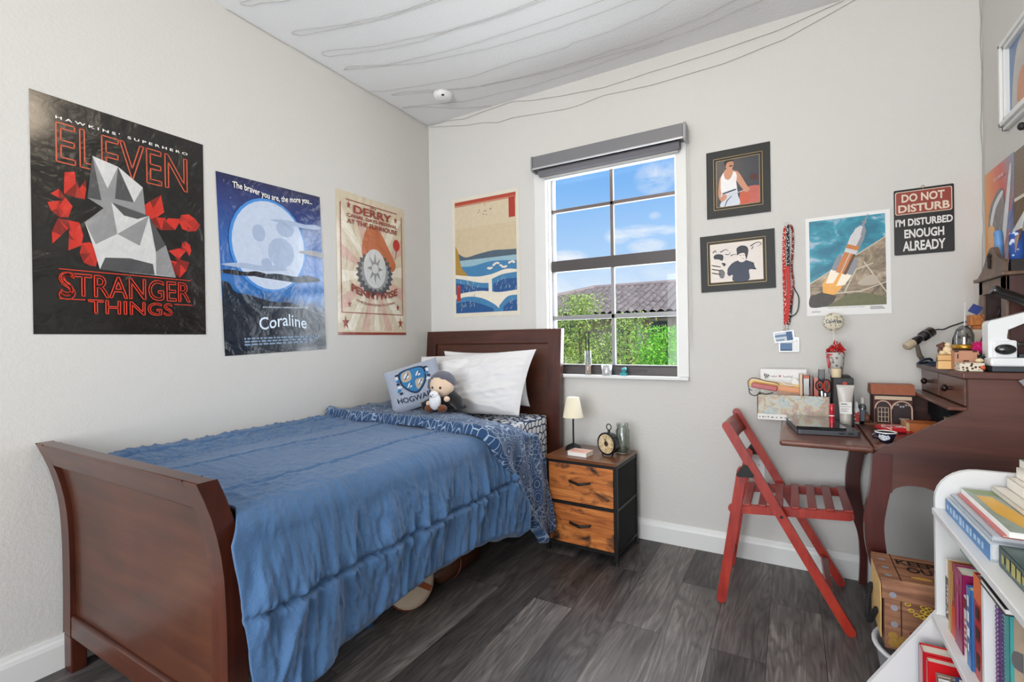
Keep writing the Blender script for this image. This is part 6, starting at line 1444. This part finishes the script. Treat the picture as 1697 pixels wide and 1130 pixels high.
# on the cabinet's top
CZ = 1.3645
m = MB(); m.tube(spline([(2.965, -.318, CZ+.0005), (2.966, -.316, CZ+.07), (2.966, -.312, CZ+.11), (2.966, -.306, CZ+.15), (2.966, -.298, CZ+.165), (2.966, -.288, CZ+.16)], 5, False), [.013]*20+[.009]*5+[.004], 12)
solo(m, 'toothbrush_holder', mat('blue_white_plastic', '#5f8fc4', .3, var=.6, vs=28, coat=.4), 'blue and white curved plastic tube standing on the curio cabinet', 'tube')
def leaning(label, x, y, w, h, tilt, col):
    M = frame((x, y, CZ+.001), (0, -1, 0), (tilt, 0, 1)); m = MB(); m.prism(rect(0, w, 0, h), -.0015, .0015, M); return solo(m, 'card', mat('card_'+col.strip('#'), col, .5, var=.2, vs=40), label, 'card', 'cards standing on the curio cabinet')
M = Matrix.Translation((0, 0, 0))
def slant(label, pts, x, col): m = MB(); m.prism(pts, x, x+.003, YZX); return solo(m, 'card', mat('card_'+col.strip('#'), col, .5, var=.25, vs=40), label, 'card', 'cards standing on the curio cabinet')
slant('white card leaning furthest back on the curio cabinet', [(-.350, CZ), (-.405, CZ), (-.505, CZ+.20), (-.395, CZ+.145)], 2.975, '#cfd0d0')
slant('brown picture card leaning in the middle on the curio cabinet', [(-.380, CZ), (-.430, CZ), (-.510, CZ+.14), (-.465, CZ+.14)], 2.966, '#6b4a35')
slant('pinkish card leaning nearest on the curio cabinet', [(-.405, CZ), (-.450, CZ), (-.515, CZ+.12), (-.490, CZ+.12)], 2.957, '#a58a80')
m = MB(); m.lathe([(0, .0005), (.020, .0005), (.020, .13), (.017, .136), (0, .137)], 20, 0, Matrix.Translation((2.968, -.4675, CZ))); solo(m, 'tin_can', dotted('blue_print_can', '#274f9a', '#c9d6ea', 50), 'blue and white printed can at the near end of the curio cabinet', 'can')
# paper tag hanging over the desk's edge
m = MB(); m.prism([(2.905, 1.003), (2.945, 1.020), (2.965, .960), (2.930, .945), (2.918, .985)], -.679, -.6775, XZ); solo(m, 'paper_tag', dotted('grey_patterned_paper', '#8d8a90', '#dcdcdc', 60), 'grey patterned paper tag hanging on the near side of the desk', 'tag')
# ------------------------------------------------------------------ white bookcase on the right wall
BX, BY0, BY1 = 2.607, -1.15, -1.86
mel = mat('white_melamine', '#d3d3d3', .35, var=.02)
bc = thing('bookcase', 'low white bookcase with rounded sides and a stepped-out bottom tier', 'bookcase', (2.75, -1.5, 0))
panel = [(2.995, 0), (2.995, .811)] + [(BX+.085-.085*sin(a), .726+.085*cos(a)) for a in [pi/2*k/8 for k in range(9)]] + [(BX, .435), (2.462, .20), (2.45, .17), (2.45, 0)]
for y in (BY0, BY1): MB().prism(panel, y-.008, y+.008, XZ).build('side_panel', mel, bc, .002)
m = MB(); m.box(2.60, 2.995, BY1+.008, BY0-.008, .690, .706); m.build('shelf', mel, bc, .002)
m = MB(); m.box(2.597, 2.995, BY1+.008, BY0-.008, .415, .431); m.build('shelf', mel, bc, .002)
m = MB(); m.box(2.455, 2.995, BY1+.008, BY0-.008, .085, .101); m.build('shelf', mel, bc, .002)
MB().box(2.610, 2.99, -1.503, -1.489, .431, .690).build('divider', mel, bc, .001)
MB().box(2.985, 2.995, BY1+.008, BY0-.008, .101, .80).build('back_panel', mel, bc)

def book(label, x0, x1, y0, y1, z0, z1, cover, axis, pages='#ded7c8', group='books in the white bookcase', name='book', ink=None, title=None, spine2=None, ct=.0016, rough=.38):
    """axis = which way the spine looks: 'x' upright with the spine to the room, 'flat' lying down"""
    b = thing(name, label, 'book', ((x0+x1)/2, (y0+y1)/2, z0), 0, group)
    cm = mat('cover_'+cover.strip('#'), cover, rough, coat=.25, var=.08, vs=30); pm_ = mat('pages_'+pages.strip('#'), pages, .85, var=.08, vs=200)
    m = MB()
    if axis == 'x': m.box(x0, x1, y0, y0+ct, z0, z1).box(x0, x1, y1-ct, y1, z0, z1).box(x0, x0+ct, y0, y1, z0, z1)
    else: m.box(x0, x1, y0, y1, z0, z0+ct).box(x0, x1, y0, y1, z1-ct, z1).box(x0, x0+ct, y0, y1, z0, z1)
    m.build('cover', cm, b, .0006)
    e = ct+.0004
    if axis == 'x': MB().box(x0+e, x1-.004, y0+e, y1-e, z0+.003, z1-.004).build('pages', pm_, b)
    else: MB().box(x0+e, x1-.003, y0+.004, y1-.004, z0+e, z1-e).build('pages', pm_, b)
    if spine2:
        f0, f1, c2 = spine2
        m = MB()
        if axis == 'x': m.box(x0-.0006, x0, y0, y1, z0+f0*(z1-z0), z0+f1*(z1-z0))
        else: m.box(x0-.0006, x0, y0+f0*(y1-y0), y0+f1*(y1-y0), z0, z1)
        m.build('spine_band', mat('band_'+c2.strip('#'), c2, .4), b)
    if title:
        m = MB(); im = mat('ink_'+ink.strip('#'), ink, .45)
        if axis == 'x':
            M = frame((x0-.0009, (y0+y1)/2, z1), (0, 0, -1), (0, 1, 0)); h = (y1-y0)*.30; L = z1-z0
            if isinstance(title, str): m.text(title, L*.18, L*.82, -h, h, M)
            else:
                for a, c, w_ in title: m.poly(rect(L*a, L*c, -h*w_, h*w_), 0, M)
        else:
            M = frame((x0-.0009, y1, (z0+z1)/2), (0, -1, 0), (0, 0, 1)); h = (z1-z0)*.30; L = y1-y0
            for a, c, w_ in title: m.poly(rect(L*a, L*c, -h*w_, h*w_), 0, M)
        m.build('spine_print', im, b)
    return b
q = random.Random(31)
def marks(n, a=.1, b=.9): 
    o = []; x = a; st = (b-a)/n
    for k in range(n): o.append((x, x+st*q.uniform(.45, .8), q.uniform(.5, 1))); x += st
    return o
# middle shelf, far compartment
S2 = .4315
book('black and white spined book, furthest on the middle shelf of the bookcase', 2.622, 2.80, -1.222, -1.176, S2, .586, '#e2ddd4', 'x', ink='#1d1d20', title=None, spine2=(.05, .72, '#1b1b1f'))
m = MB(); M = frame((2.6208, -1.199, .555), (0, 0, -1), (0, 1, 0)); m.text('HABI', .03, .075, -.012, .012, M); m.text('X', .082, .106, -.014, .014, M); m.build('spine_lettering', mat('white_print', '#e9e7e2', .4), bpy.data.objects['book.001'] if False else [o for o in COL.objects if o.get('label', '').startswith('black and white spined')][0])
book('tan paperback between the black-spined and rust books on the middle shelf', 2.616, 2.79, -1.246, -1.224, S2, .600, '#c79a63', 'x')
book('rust brown book with an orange lower spine on the middle shelf', 2.618, 2.80, -1.276, -1.248, S2, .606, '#8b3a26', 'x', spine2=(.0, .42, '#d1491f'), title=[(.1, .5, .4)], ink='#c9a04a')
book('thick magenta hardback on the middle shelf', 2.616, 2.82, -1.338, -1.279, S2, .612, '#8f1450', 'x', title=[(.12, .2, .5), (.3, .75, .35)], ink='#c04a84')
book('white spined book with red lettering beside the magenta hardback', 2.618, 2.79, -1.366, -1.341, S2, .570, '#e2dcd8', 'x', title=marks(5, .35, .85), ink='#b62a35', spine2=(.8, .98, '#7a1f22'))
book('bright blue book with white spine marks on the middle shelf', 2.616, 2.80, -1.398, -1.369, S2, .604, '#2f6fae', 'x', title=marks(4, .1, .9), ink='#dfe8f0')
book('red and orange spined book standing against the white divider', 2.620, 2.81, -1.448, -1.404, S2, .648, '#b3271f', 'x', spine2=(.75, 1., '#d9692f'), title=[(.3, .42, .8), (.5, .62, .8), (.75, .9, .7)], ink='#3b2a25')
book('teal edged book lying on top of the upright books, lowest of three', 2.650, 2.83, -1.375, -1.175, .6125, .632, '#4a9c86', 'flat', pages='#dfe0dd')
book('black book lying in the middle of three on the upright books', 2.660, 2.83, -1.365, -1.18, .6325, .648, '#1c1c1e', 'flat', pages='#c9c4ba')
book('tan book lying on top of three under the top shelf', 2.668, 2.83, -1.36, -1.185, .6485, .662, '#b48f66', 'flat')
# middle shelf, near compartment
def spiral(label, y0, y1, z1, cover, ring, x0=2.628):
    b = thing('spiral_notebook', label, 'notebook', (2.72, (y0+y1)/2, S2), 0, 'spiral notebooks in the white bookcase')
    MB().box(x0, 2.83, y0, y0+.0015, S2, z1).box(x0, 2.83, y1-.0015, y1, S2, z1).build('cover', mat('cover_'+cover.strip('#'), cover, .35, coat=.3), b)
    MB().box(x0+.004, 2.825, y0+.002, y1-.002, S2+.002, z1-.002).build('pages', mat('pages_blue_white', '#cdd3e4', .85), b)
    m = MB(); n = 26; yc = (y0+y1)/2; r = (y1-y0)/2+.0006
    for k in range(n): z = S2+.012+(z1-S2-.024)*k/(n-1); m.tube([(x0+.004-.010*sin(a), yc+r*cos(a), z+.002*cos(a)) for a in [pi*i/8 for i in range(9)]], .0011, 5)
    m.build('wire_binding', mat('ring_'+ring.strip('#'), ring, .35, .5), b)
    return b
spiral('purple spiral notebook beside the white divider', -1.536, -1.512, .668, '#6b3a86', '#7a4b82')
spiral('white-paged spiral notebook left of the teal book', -1.562, -1.539, .640, '#b9c0d9', '#4b4f66')
o = book('tall teal spined atlas with a tan map cover in the near compartment', 2.622, 2.86, -1.588, -1.565, S2, .655, '#3f9a98', 'x')
M = frame((2.628, -1.5885, S2+.004), (1, 0, 0), (0, 0, 1)); arty(o, M, .225, .21, [(rect(0, 1, 0, 1), mat('atlas_tan', '#a3907c', .5, var=.2, vs=40)), (F([(.0, .72), (.12, .66), (.22, .55), (.24, .45), (.15, .5), (.0, .58)]), mat('atlas_grey', '#5c5a5c', .5)), (rect(0, 1, 0, .42), mat('atlas_green', '#5f8f78', .5, var=.2, vs=40))], 'cover_print', .0002)
o = book('smaller orange covered book lettered Texas, nearest in the near compartment', 2.640, 2.84, -1.606, -1.590, S2, .606, '#b8552f', 'x', spine2=(0, 1, '#d8cda8'))
m = MB(); M = frame((2.640, -1.6065, S2), (1, 0, 0), (0, 0, 1)); m.text('Texas', .018, .060, .128, .139, M, .0002); m.build('lettering', mat('ink_3a1f18', '#3a1f18', .5), o)
o = book('short white and violet book in front of the orange one', 2.662, 2.82, -1.620, -1.607, S2, .510, '#cfd0d8', 'x', spine2=(0, 1, '#5b3f86'))
b = thing('book', 'thin black paperback lying slanted above the purple notebook', 'book', (2.70, -1.58, .669), 0, 'books in the white bookcase')
MB().box(2.602, 2.76, -1.64, -1.512, .6795, .6815).box(2.602, 2.76, -1.64, -1.512, .669, .671).build('cover', mat('cover_1c1c1e', '#1c1c1e', .4), b); MB().box(2.604, 2.757, -1.638, -1.514, .6711, .6794).build('pages', mat('pages_dedbd6', '#dedbd6', .85), b)
# bottom tier
S3 = .1015
book('thin blue book furthest in the bottom tier', 2.566, 2.76, -1.188, -1.176, S3, .352, '#2f4a8c', 'x', group='books in the bottom tier')
book('tall dark red hardback behind the red binder in the bottom tier', 2.64, 2.84, -1.205, -1.189, S3, .405, '#8a2a2c', 'x', group='books in the bottom tier')
book('glossy red ring binder in the bottom tier', 2.562, 2.80, -1.248, -1.206, S3, .372, '#b51620', 'x', group='books in the bottom tier', name='binder', rough=.2, title=[(.45, .8, .3)], ink='#d9b0a8')
book('second glossy red binder, beside the first, in the bottom tier', 2.566, 2.80, -1.276, -1.250, S3, .366, '#c2141c', 'x', group='books in the bottom tier', name='binder', rough=.2)
book('grey patterned paperback right of the red binders', 2.580, 2.78, -1.296, -1.278, S3, .345, '#8c8078', 'x', group='books in the bottom tier')
book('small black book right of the grey paperback', 2.575, 2.74, -1.312, -1.298, S3, .322, '#1b1a1c', 'x', group='books in the bottom tier', title=marks(3), ink='#a8a4a0')
book('white leaning booklet in the bottom tier', 2.578, 2.78, -1.330, -1.314, S3, .352, '#dcdcda', 'x', group='books in the bottom tier')
b = thing('spiral_notebook', 'white spiral notebook with a fat wire binding in the bottom tier', 'notebook', (2.70, -1.36, S3))
MB().box(2.600, 2.80, -1.352, -1.350, S3, .385).box(2.600, 2.80, -1.385, -1.383, S3, .385).build('cover', mat('cover_2b3c6a', '#2b3c6a', .4), b); MB().box(2.606, 2.797, -1.382, -1.353, S3+.002, .382).build('pages', mat('pages_dedbd6', '#dedbd6', .85), b)
m = MB()
for k in range(22): z = S3+.02+.255*k/21; m.tube([(2.604-.016*sin(a), -1.3675+.020*cos(a), z+.003*cos(a)) for a in [pi*i/8 for i in range(9)]], .0013, 5)
m.build('wire_binding', mat('steel', '#a9abad', .3, .9), b)
for k, (y0, y1, z1, c, l) in enumerate(((-1.41, -1.39, .36, '#a73a2c', 'brick red book'), (-1.44, -1.412, .35, '#3c6f8c', 'petrol blue book'))): book(l+' at the near end of the bottom tier', 2.59, 2.78, y0, y1, S3, z1, c, 'x', group='books in the bottom tier')
# top shelf
S1 = .7065
book('blue spined thick book lying along the front of the top shelf', 2.624, 2.78, -1.490, -1.176, S1, .738, '#c4ccd4', 'flat', pages='#c9cbcc', group='books on the top shelf', spine2=(.0, 1, '#3f78ad'), title=marks(11, .05, .93), ink='#a9c6e2')
book('silver grey book lying on the blue one', 2.632, 2.79, -1.47, -1.18, .7385, .750, '#a9b2bb', 'flat', pages='#bcbfc2', group='books on the top shelf')
book('thin pink-red edged booklet in the front pile', 2.646, 2.80, -1.475, -1.182, .7505, .756, '#c4645e', 'flat', group='books on the top shelf', ct=.001)
b = thing('magazine', 'white paged magazine with a yellow and green photo cover on the front pile', 'magazine', (2.74, -1.33, .7565))
MB().box(2.652, 2.86, -1.488, -1.184, .7565, .7685).build('pages', mat('pages_eceae6', '#eceae6', .8), b, .001)
m = MB(); m.box(2.653, 2.861, -1.489, -1.183, .7686, .7695); m.build('cover', mat('cover_grey_photo', '#8f9a8c', .35, var=.5, vs=18), b)
m = MB(); M = frame((2.653, -1.489, .7697), (1, 0, 0), (0, 1, 0)); m.poly([(.012, .25), (.040, .25), (.060, .06), (.18, .03), (.2, .0), (.035, .0), (.012, .12)], 0, M); m.build('yellow_band', mat('yellow_print', '#d7a22c', .35), b)
m = MB(); m.poly([(.006, .303), (.08, .303), (.07, .26), (.012, .262)], 0, M, .0001); m.build('green_print', mat('moss_print', '#7d8f5c', .4, var=.3, vs=60), b)
book('cream paperback lying on the magazine behind the spiral notebook', 2.708, 2.87, -1.38, -1.182, .7700, .782, '#d9d2c6', 'flat', group='books on the top shelf', pages='#efe9dc')
b = thing('spiral_notebook', 'thick white-paged notebook with a dark wood-grain cover on the front pile', 'notebook', (2.83, -1.40, .770))
MB().box(2.712, 2.93, -1.52, -1.39, .770, .772).build('back_cover', mat('cover_1c1c1e', '#1c1c1e', .4), b)
MB().box(2.714, 2.928, -1.519, -1.391, .7721, .806).build('pages', mat('pages_e6e6ec', '#e6e6ec', .85), b)
MB().box(2.712, 2.93, -1.521, -1.389, .8061, .809).build('cover', wood('dark_plum_cover', '#1d1518', '#35262b', '#56464a', 'x', 1.5), b, .001)
m = MB()
for k in range(16): x = 2.722+.0132*k; m.tube([(x+.002*cos(a), -1.389+.010*sin(a), .790+.020*cos(a)) for a in [pi*i/8 for i in range(9)]], .0011, 5)
m.build('wire_binding', mat('steel', '#a9abad', .3, .9), b)
T3 = [('#d8d0c2', '#c49a72', 'thick', 2.742, .7825, .806, -1.37, -1.18), ('#c9a27c', '#c9a27c', 'tan', 2.732, .8065, .836, -1.36, -1.185)]
book('thick tan-paged paperback at the bottom of the back pile on the top shelf', 2.735, 2.94, -1.375, -1.182, .7825, .808, '#e4ddd0', 'flat', pages='#bb9469', group='books on the top shelf')
book('tan-paged paperback with a cream spine in the middle of the back pile', 2.752, 2.95, -1.37, -1.18, .8085, .833, '#e4ddd0', 'flat', pages='#c39c72', group='books on the top shelf')
o = book('paperback with a teal striped cover on top of the back pile', 2.758, 2.96, -1.365, -1.178, .8335, .852, '#e6e2d8', 'flat', pages='#c9a680', group='books on the top shelf')
m = MB(); M = frame((2.760, -1.363, .8523), (1, 0, 0), (0, 1, 0)); m.poly(rect(0, .198, 0, .183), 0, M); m.build('cover_print', mat('teal_cover', '#1d8f8b', .35), o)
m = MB()
for k in range(7): m.poly([(.02*k+.005, .18), (.02*k+.014, .18), (.02*k+.075, .002), (.02*k+.062, .002)], 0, M, .0003)
m.build('pale_stripes', mat('aqua_stripe', '#b8dcd8', .4), o)
book('dark green hardback with gold spine lettering at the near end of the top shelf', 2.632, 2.83, -1.79, -1.505, S1, .746, '#173f3b', 'flat', pages='#cfc9bb', group='books on the top shelf', title=marks(9, .06, .8), ink='#a39a55')

# ------------------------------------------------------------------ white bin and treasure chest box
wb = thing('plastic_bin', 'white oval plastic bin under the treasure chest box', 'bin', (2.70, -.855, 0))
def ov(k, z): return [(2.70+k*.190*cos(a), -.862+k*.170*sin(a), z) for a in [2*pi*i/40 for i in range(40)]]
def loft(m, rings, mt=0):
    n = len(rings[0]); v = [p for r in rings for p in r]
    f = [(i*n+k, i*n+(k+1) % n, (i+1)*n+(k+1) % n, (i+1)*n+k) for i in range(len(rings)-1) for k in range(n)]
    m.add(v, f, mt, True); return m
m = MB(); loft(m, [ov(.80, .001), ov(.86, .02), ov(.98, .17), ov(1.03, .172), ov(1.03, .178), ov(.96, .180), ov(.94, .165), ov(.82, .012)]); m.add(ov(.80, .001), [tuple(range(40))]); m.add(ov(.82, .012), [tuple(range(40))])
m.build('tub', mat('white_soft_plastic', '#d8dadd', .4, var=.03), wb)
for k, (a, b, c, l) in enumerate((((2.535, -.98, .05), (2.60, -.99, .155), '#b3322c', 'red pen lying in the white bin'), ((2.55, -.965, .06), (2.585, -1.005, .150), '#1c1c1e', 'black pen lying in the white bin'), ((2.56, -.985, .04), (2.63, -.985, .150), '#3c3f46', 'dark grey marker lying in the white bin'))):
    m = MB(); a = Vector(a)+Vector((.062, .04, .004)); b = Vector(b)+Vector((.016, .02, .01)); m.tube([a, a.lerp(b, .9), b], [.006, .006, .003], 10); solo(m, 'pen', mat('pen_'+c.strip('#'), c, .35), l, 'pen', 'pens in the white bin')
tcz = .197
tc_ = thing('treasure_chest', 'treasure chest shaped toy box marked KEEP OUT sitting on the white bin', 'toy box', (2.69, -.83, tcz))
def plankprint():
    t = NT('printed_chest_planks'); o = t.obj(); g = t.noise(t.map(o, (2.5, 26, 26)), 1.6, 5, .6, .8); g2 = t.noise(o, 7, 3)
    c = t.ramp(t.math('MULTIPLY_ADD', g2, .4, t.math('MULTIPLY', g, .6)), [(.34, '#573526'), (.5, '#8f6248'), (.66, '#ad7f5f')])
    t.bsdf(c, .55); return t.m
Mpl = plankprint(); Mln = mat('chest_dark_lines', '#2e1a13', .6); cx0, cx1, cy0, cy1 = 2.522, 2.90, -.945, -.705
MB().box(cx0+.006, cx1-.006, cy0+.006, cy1-.004, tcz, .352).build('body', Mpl, tc_, .003)
m = MB(); m.prism([(cy0, .350), (cy0, .385), (cy0+.020, .405), (cy1-.012, .405), (cy1, .39), (cy1, .350)], cx0, cx1, YZX); lid = m.build('lid', Mpl, tc_, .002)
m = MB(); m.prism([(cy0+.026, tcz+.02), (cy0+.018, .33), (cy0+.03, .385), (cy1-.025, .385), (cy1-.018, .33), (cy1-.026, tcz+.02)], cx0+.0005-.002, cx0+.0005, YZX); m.build('end_print', mat('straw_yellow_print', '#dcb878', .55, var=.25, vs=35), tc_)
m = MB()
for y in (cy1-.05, cy1-.115, cy1-.18): m.box(cx0+.05, cx1, y-.001, y+.001, .405, .4055)
m.box(cx0+.048, cx0+.051, cy0+.02, cy1-.012, .405, .4056)
for x in (.10, .165, .24, .31): m.box(cx0+x, cx0+x+.002, cy0-.0004+.006, cy0+.0062, tcz+.004, .350)
m.box(cx0+.045, cx0+.048, cy0+.0054, cy0+.0062, tcz+.004, .35)
m.build('plank_lines', Mln, tc_)
m = MB(); M = frame((cx0, cy0, .4058), (1, 0, 0), (0, 1, 0)); m.text('KEEP', .058, .158, .150, .190, M, 0, 0, None, .03); m.text('OUT', .078, .170, .098, .140, M, 0, 0, None, .03); m.build('lettering', mat('chest_black_ink', '#231610', .6), lid)
m = MB(); m.poly(ell(.105, .060, .026, .010), 0, M, .0002); m.build('gold_plate', mat('gold_print', '#b98c3e', .45), lid)
rv = mat('grey_rivet_print', '#8c8d96', .4)
for y in (.045, .105, .17): MB().poly(ell(.022, y, .010, .008, 16), 0, M, .0002).build('rivet', rv, lid)
M2 = frame((cx0, cy0-.0005, 0), (1, 0, 0), (0, 0, 1)); MB().poly(ell(.026, .366, .009, .009, 16), 0, M2).build('rivet', rv, lid)
M3 = frame((cx0, cy0+.0055, 0), (1, 0, 0), (0, 0, 1))
for z in (.325, .275): MB().poly(ell(.030, z, .009, .009, 16), 0, M3).build('rivet', rv, tc_)
m = MB()
P = [(.062, .345), (.070, .328), (.082, .318), (.096, .315), (.104, .310), (.110, .300), (.118, .292), (.130, .290)]
for i, p in enumerate(P): m.tube([(cx0+p[0]+.0065*cos(a), cy0+.004, p[1]+.0045*sin(a)) for a in [2*pi*k/12 for k in range(12)]], .0016, 5, 0, True)
for p in ((.098, .345), (.098, .332), (.112, .343), (.108, .330), (.104, .320)): m.tube([(cx0+p[0]+.0065*cos(a), cy0+.004, p[1]+.0045*sin(a)) for a in [2*pi*k/12 for k in range(12)]], .0016, 5, 0, True)
m.build('chain_print', mat('bright_gold_print', '#d8b53c', .4), tc_)
m = MB()
for p, r in (((.026, .240), .012), ((.028, .218), .014), ((.050, .232), .012), ((.055, .213), .012), ((.075, .225), .011), ((.09, .213), .012), ((.105, .228), .011)): m.poly(ell(p[0], p[1], r, r, 18), 0, M3, .0004+.0001*r*100)
m.build('coin_print', mat('coin_gold_print', '#a8813c', .45, var=.35, vs=120), tc_)
m = MB(); m.poly([(.066, .262), (.15, .262), (.15, .240), (.068, .240)], 0, M3, .0002); m.build('red_label', mat('maroon_label', '#6f1716', .5), tc_)
m = MB(); m.text('LOOT', .075, .12, .245, .257, M3, .0004); m.build('label_lettering', mat('dark_maroon_ink', '#2d0a0a', .5), tc_)
m = MB(); A = spline([(cx0-.004, -.76, .315), (cx0-.014, -.765, .27), (cx0-.020, -.79, .225), (cx0-.020, -.82, .215), (cx0-.016, -.85, .235), (cx0-.010, -.872, .27), (cx0-.004, -.875, .285)], 10, False)
m.tube(A, [.0085 if k % 2 else .0062 for k in range(len(A))], 8); m.build('rope_handle', mat('black_rope', '#17171a', .8), tc_)

# ------------------------------------------------------------------ outside the window
struct('ground_outside', MB().box(-30, 25, .2, 40, -3.3, -3.2), mat('lawn_green', '#5d7a3c', .9, var=.3, vs=.6))
def tilemat():
    t = NT('clay_roof_tiles'); o = t.obj(); n = t.noise(o, 3.5, 4); n2 = t.noise(o, 19, 3)
    t.bsdf(t.ramp(t.math('MULTIPLY_ADD', n2, .5, t.math('MULTIPLY', n, .5)), [(.34, '#453d3a'), (.5, '#6d625e'), (.62, '#877b75'), (.75, '#9f948c')]), .8); return t.m
hs = thing('house', 'neighbouring house with a brown tiled hip roof seen through the window', 'house', (-1, 14, -3.2))
stucco = mat('pink_stucco', '#c9a7a2', .9, var=.06, vs=3, bump=.3, bs=30)
MB().box(-7.2, 7, 11.65, 19, -3.2, 1.80).build('walls', stucco, hs)
E0, E1, RZ, EZ = -8.2, 8.0, 3.06, 1.84
def roofpt(u, v):
    x = E0+(E1-E0)*u; s = v
    y = 10.95+(15-10.95)*s; z = EZ+(RZ-EZ)*s
    lim = E0+(-4.27-E0)*s                                          # the hip line
    step = (s*10) % 1
    h = .075*abs(sin(pi*x/.24))+.04*(1-step)
    return (max(x, lim), y, z+h)
m = MB(); m.grid(roofpt, 640, 40, smooth=False)
m.add([(-4.27, 15, RZ), (E1, 15, RZ), (E1, 19.2, EZ), (E0, 19.2, EZ)], [(0, 1, 2, 3)]); m.add([(E0, 10.95, EZ), (-4.27, 15, RZ), (E0, 19.2, EZ)], [(0, 1, 2)])
m.build('roof', tilemat(), hs)
m = MB(); m.tube([(-4.27, 15, RZ+.05), (E1, 15, RZ+.05)], .11, 8); m.tube([(E0, 10.95, EZ+.05), (-4.27, 15, RZ+.05)], .11, 8); m.build('ridge_tiles', mat('ridge_clay', '#8a7c79', .8, var=.25, vs=8), hs)
MB().box(E0, E1, 10.93, 11.00, 1.70, 1.84).box(E0, E1, 10.95, 11.7, 1.72, 1.74).build('eave', mat('dark_brown_eave', '#4a3f3c', .8), hs)
for x0, x1, z0, z1 in ((-1.24, -.80, .5, 1.64), (-2.25, -1.90, -.2, 1.62), (-4.6, -3.7, .5, 1.6)):
    f = MB().box(x0-.09, x1+.09, 11.58, 11.66, z0-.09, z1+.09).build('window', mat('pale_stucco_trim', '#d2b6ae', .8), hs)
    MB().box(x0, x1, 11.56, 11.59, z0, z1).build('pane', mat('dark_house_glass', '#27323a', .15, coat=.4), f)
    MB().box((x0+x1)/2-.02, (x0+x1)/2+.02, 11.54, 11.58, z0, z1).build('mullion', mat('slate_frame', '#3c4a50', .5), f)
MB().box(-1.70, -1.52, 11.5, 11.65, -3.2, 1.75).build('pilaster', mat('white_stucco', '#e3ddd8', .9), hs)
def leafmat(n, a, b, c):
    t = NT(n); o = t.obj(); v = t.noise(o, 6, 3); g = t.n('ShaderNodeNewGeometry'); r = g.outputs['Random Per Island']
    col = t.ramp(t.math('MULTIPLY_ADD', r, .6, t.math('MULTIPLY', v, .4)), [(.2, a), (.5, b), (.85, c)])
    bs = t.bsdf(col, .55, spec=.3); tr = t.n('ShaderNodeBsdfTranslucent'); t.put(tr.inputs[0], col)
    mx = t.n('ShaderNodeMixShader'); mx.inputs[0].default_value = .3; t.put(mx.inputs[1], bs.outputs[0]); t.put(mx.inputs[2], tr.outputs[0]); t.t.links.new(mx.outputs[0], t.out.inputs[0])
    return t.m
LA = leafmat('olive_leaf', '#6f8a34', '#a3bb55', '#d3de8e'); LB = leafmat('bright_leaf', '#5aa626', '#85cc40', '#b9e870'); LC = leafmat('grey_green_leaf', '#6a7a48', '#9aa96a', '#cdd3a4')
def tree(label, x, y, top, bot, r, n, leaf, seed, spire=0, size=.055, to=None):
    if to is not None:
        k = (to+2.7746)/(y+2.7746); x = 2.2895+(x-2.2895)*k; top = 1.155+(top-1.155)*k; r *= k*.92; size *= k; bot = 1.155+(bot-1.155)*k; y = to
    q = random.Random(seed)
    tr = thing('tree', label, 'tree', (x, y, -3.2), 0, 'trees outside the window')
    m = MB(); m.tube([(x, y, -3.2), (x+.04, y, -1.5), (x-.03, y, (top+bot)/2), (x, y, top-.2)], [.09, .07, .045, .012], 8)
    cl = []
    for k in range(46):
        h = q.random(); z = bot+(top-bot)*h; rr = r*(1-h**2.2*(.75 if not spire else .92))*(.55+.5*q.random()); a = q.uniform(0, 6.28); c = Vector((x+rr*cos(a), y+rr*sin(a)*.8, z)); cl.append(c)
        if k % 2 == 0: m.tube([(x, y, z-.25), c.lerp(Vector((x, y, z-.2)), .4), c], [.018, .010, .004], 5)
    m.build('trunk', mat('bark_brown', '#6b5a48', .9, var=.3, vs=20), tr)
    m = MB()
    for i in range(n):
        c = q.choice(cl); s = .16+.10*q.random()
        p = c+Vector((q.gauss(0, s), q.gauss(0, s), q.gauss(0, s*1.1)))
        if p.z > top+.05: continue
        d = Vector((q.gauss(0, 1), q.gauss(0, 1), abs(q.gauss(.6, .7)))).normalized(); w = d.cross(Vector((q.gauss(0, 1), q.gauss(0, 1), q.gauss(0, 1)))).normalized(); l = size*q.uniform(.7, 1.4); b = l*.42
        m.add([p, p+d*l*.5+w*b*.5, p+d*l, p+d*l*.5-w*b*.5], [(0, 1, 2, 3)], 0)
    m.build('crown', leaf, tr)
tree('olive green tree leftmost through the window, behind the headboard', -2.25, 7.0, 1.72, -.9, .80, 9000, LA, 1, to=10.0)
tree('slender tree with the tallest spire, left half of the window', -1.52, 6.7, 2.02, -.9, .52, 8500, LA, 2, 1, to=6.9)
tree('grey green tree just left of the middle window bar', -1.02, 7.3, 1.22, -1.0, .40, 7500, LC, 3, to=8.95)
tree('loose tree just right of the middle window bar', -.66, 7.2, 1.62, -1.0, .45, 6500, LA, 4, 1, to=6.1)
tree('low greyish tree in the right half of the window', -.22, 7.4, .95, -1.0, .50, 7000, LC, 5, to=7.6)
tree('dense bright green bushy tree at the right edge of the window', .28, 6.6, 1.30, -.9, .52, 11000, LB, 6, 0, .06, to=5.0)
tree('low olive shrubby tree filling the bottom of the window', -1.9, 6.2, .75, -1.2, .75, 9000, LC, 7, to=4.4)
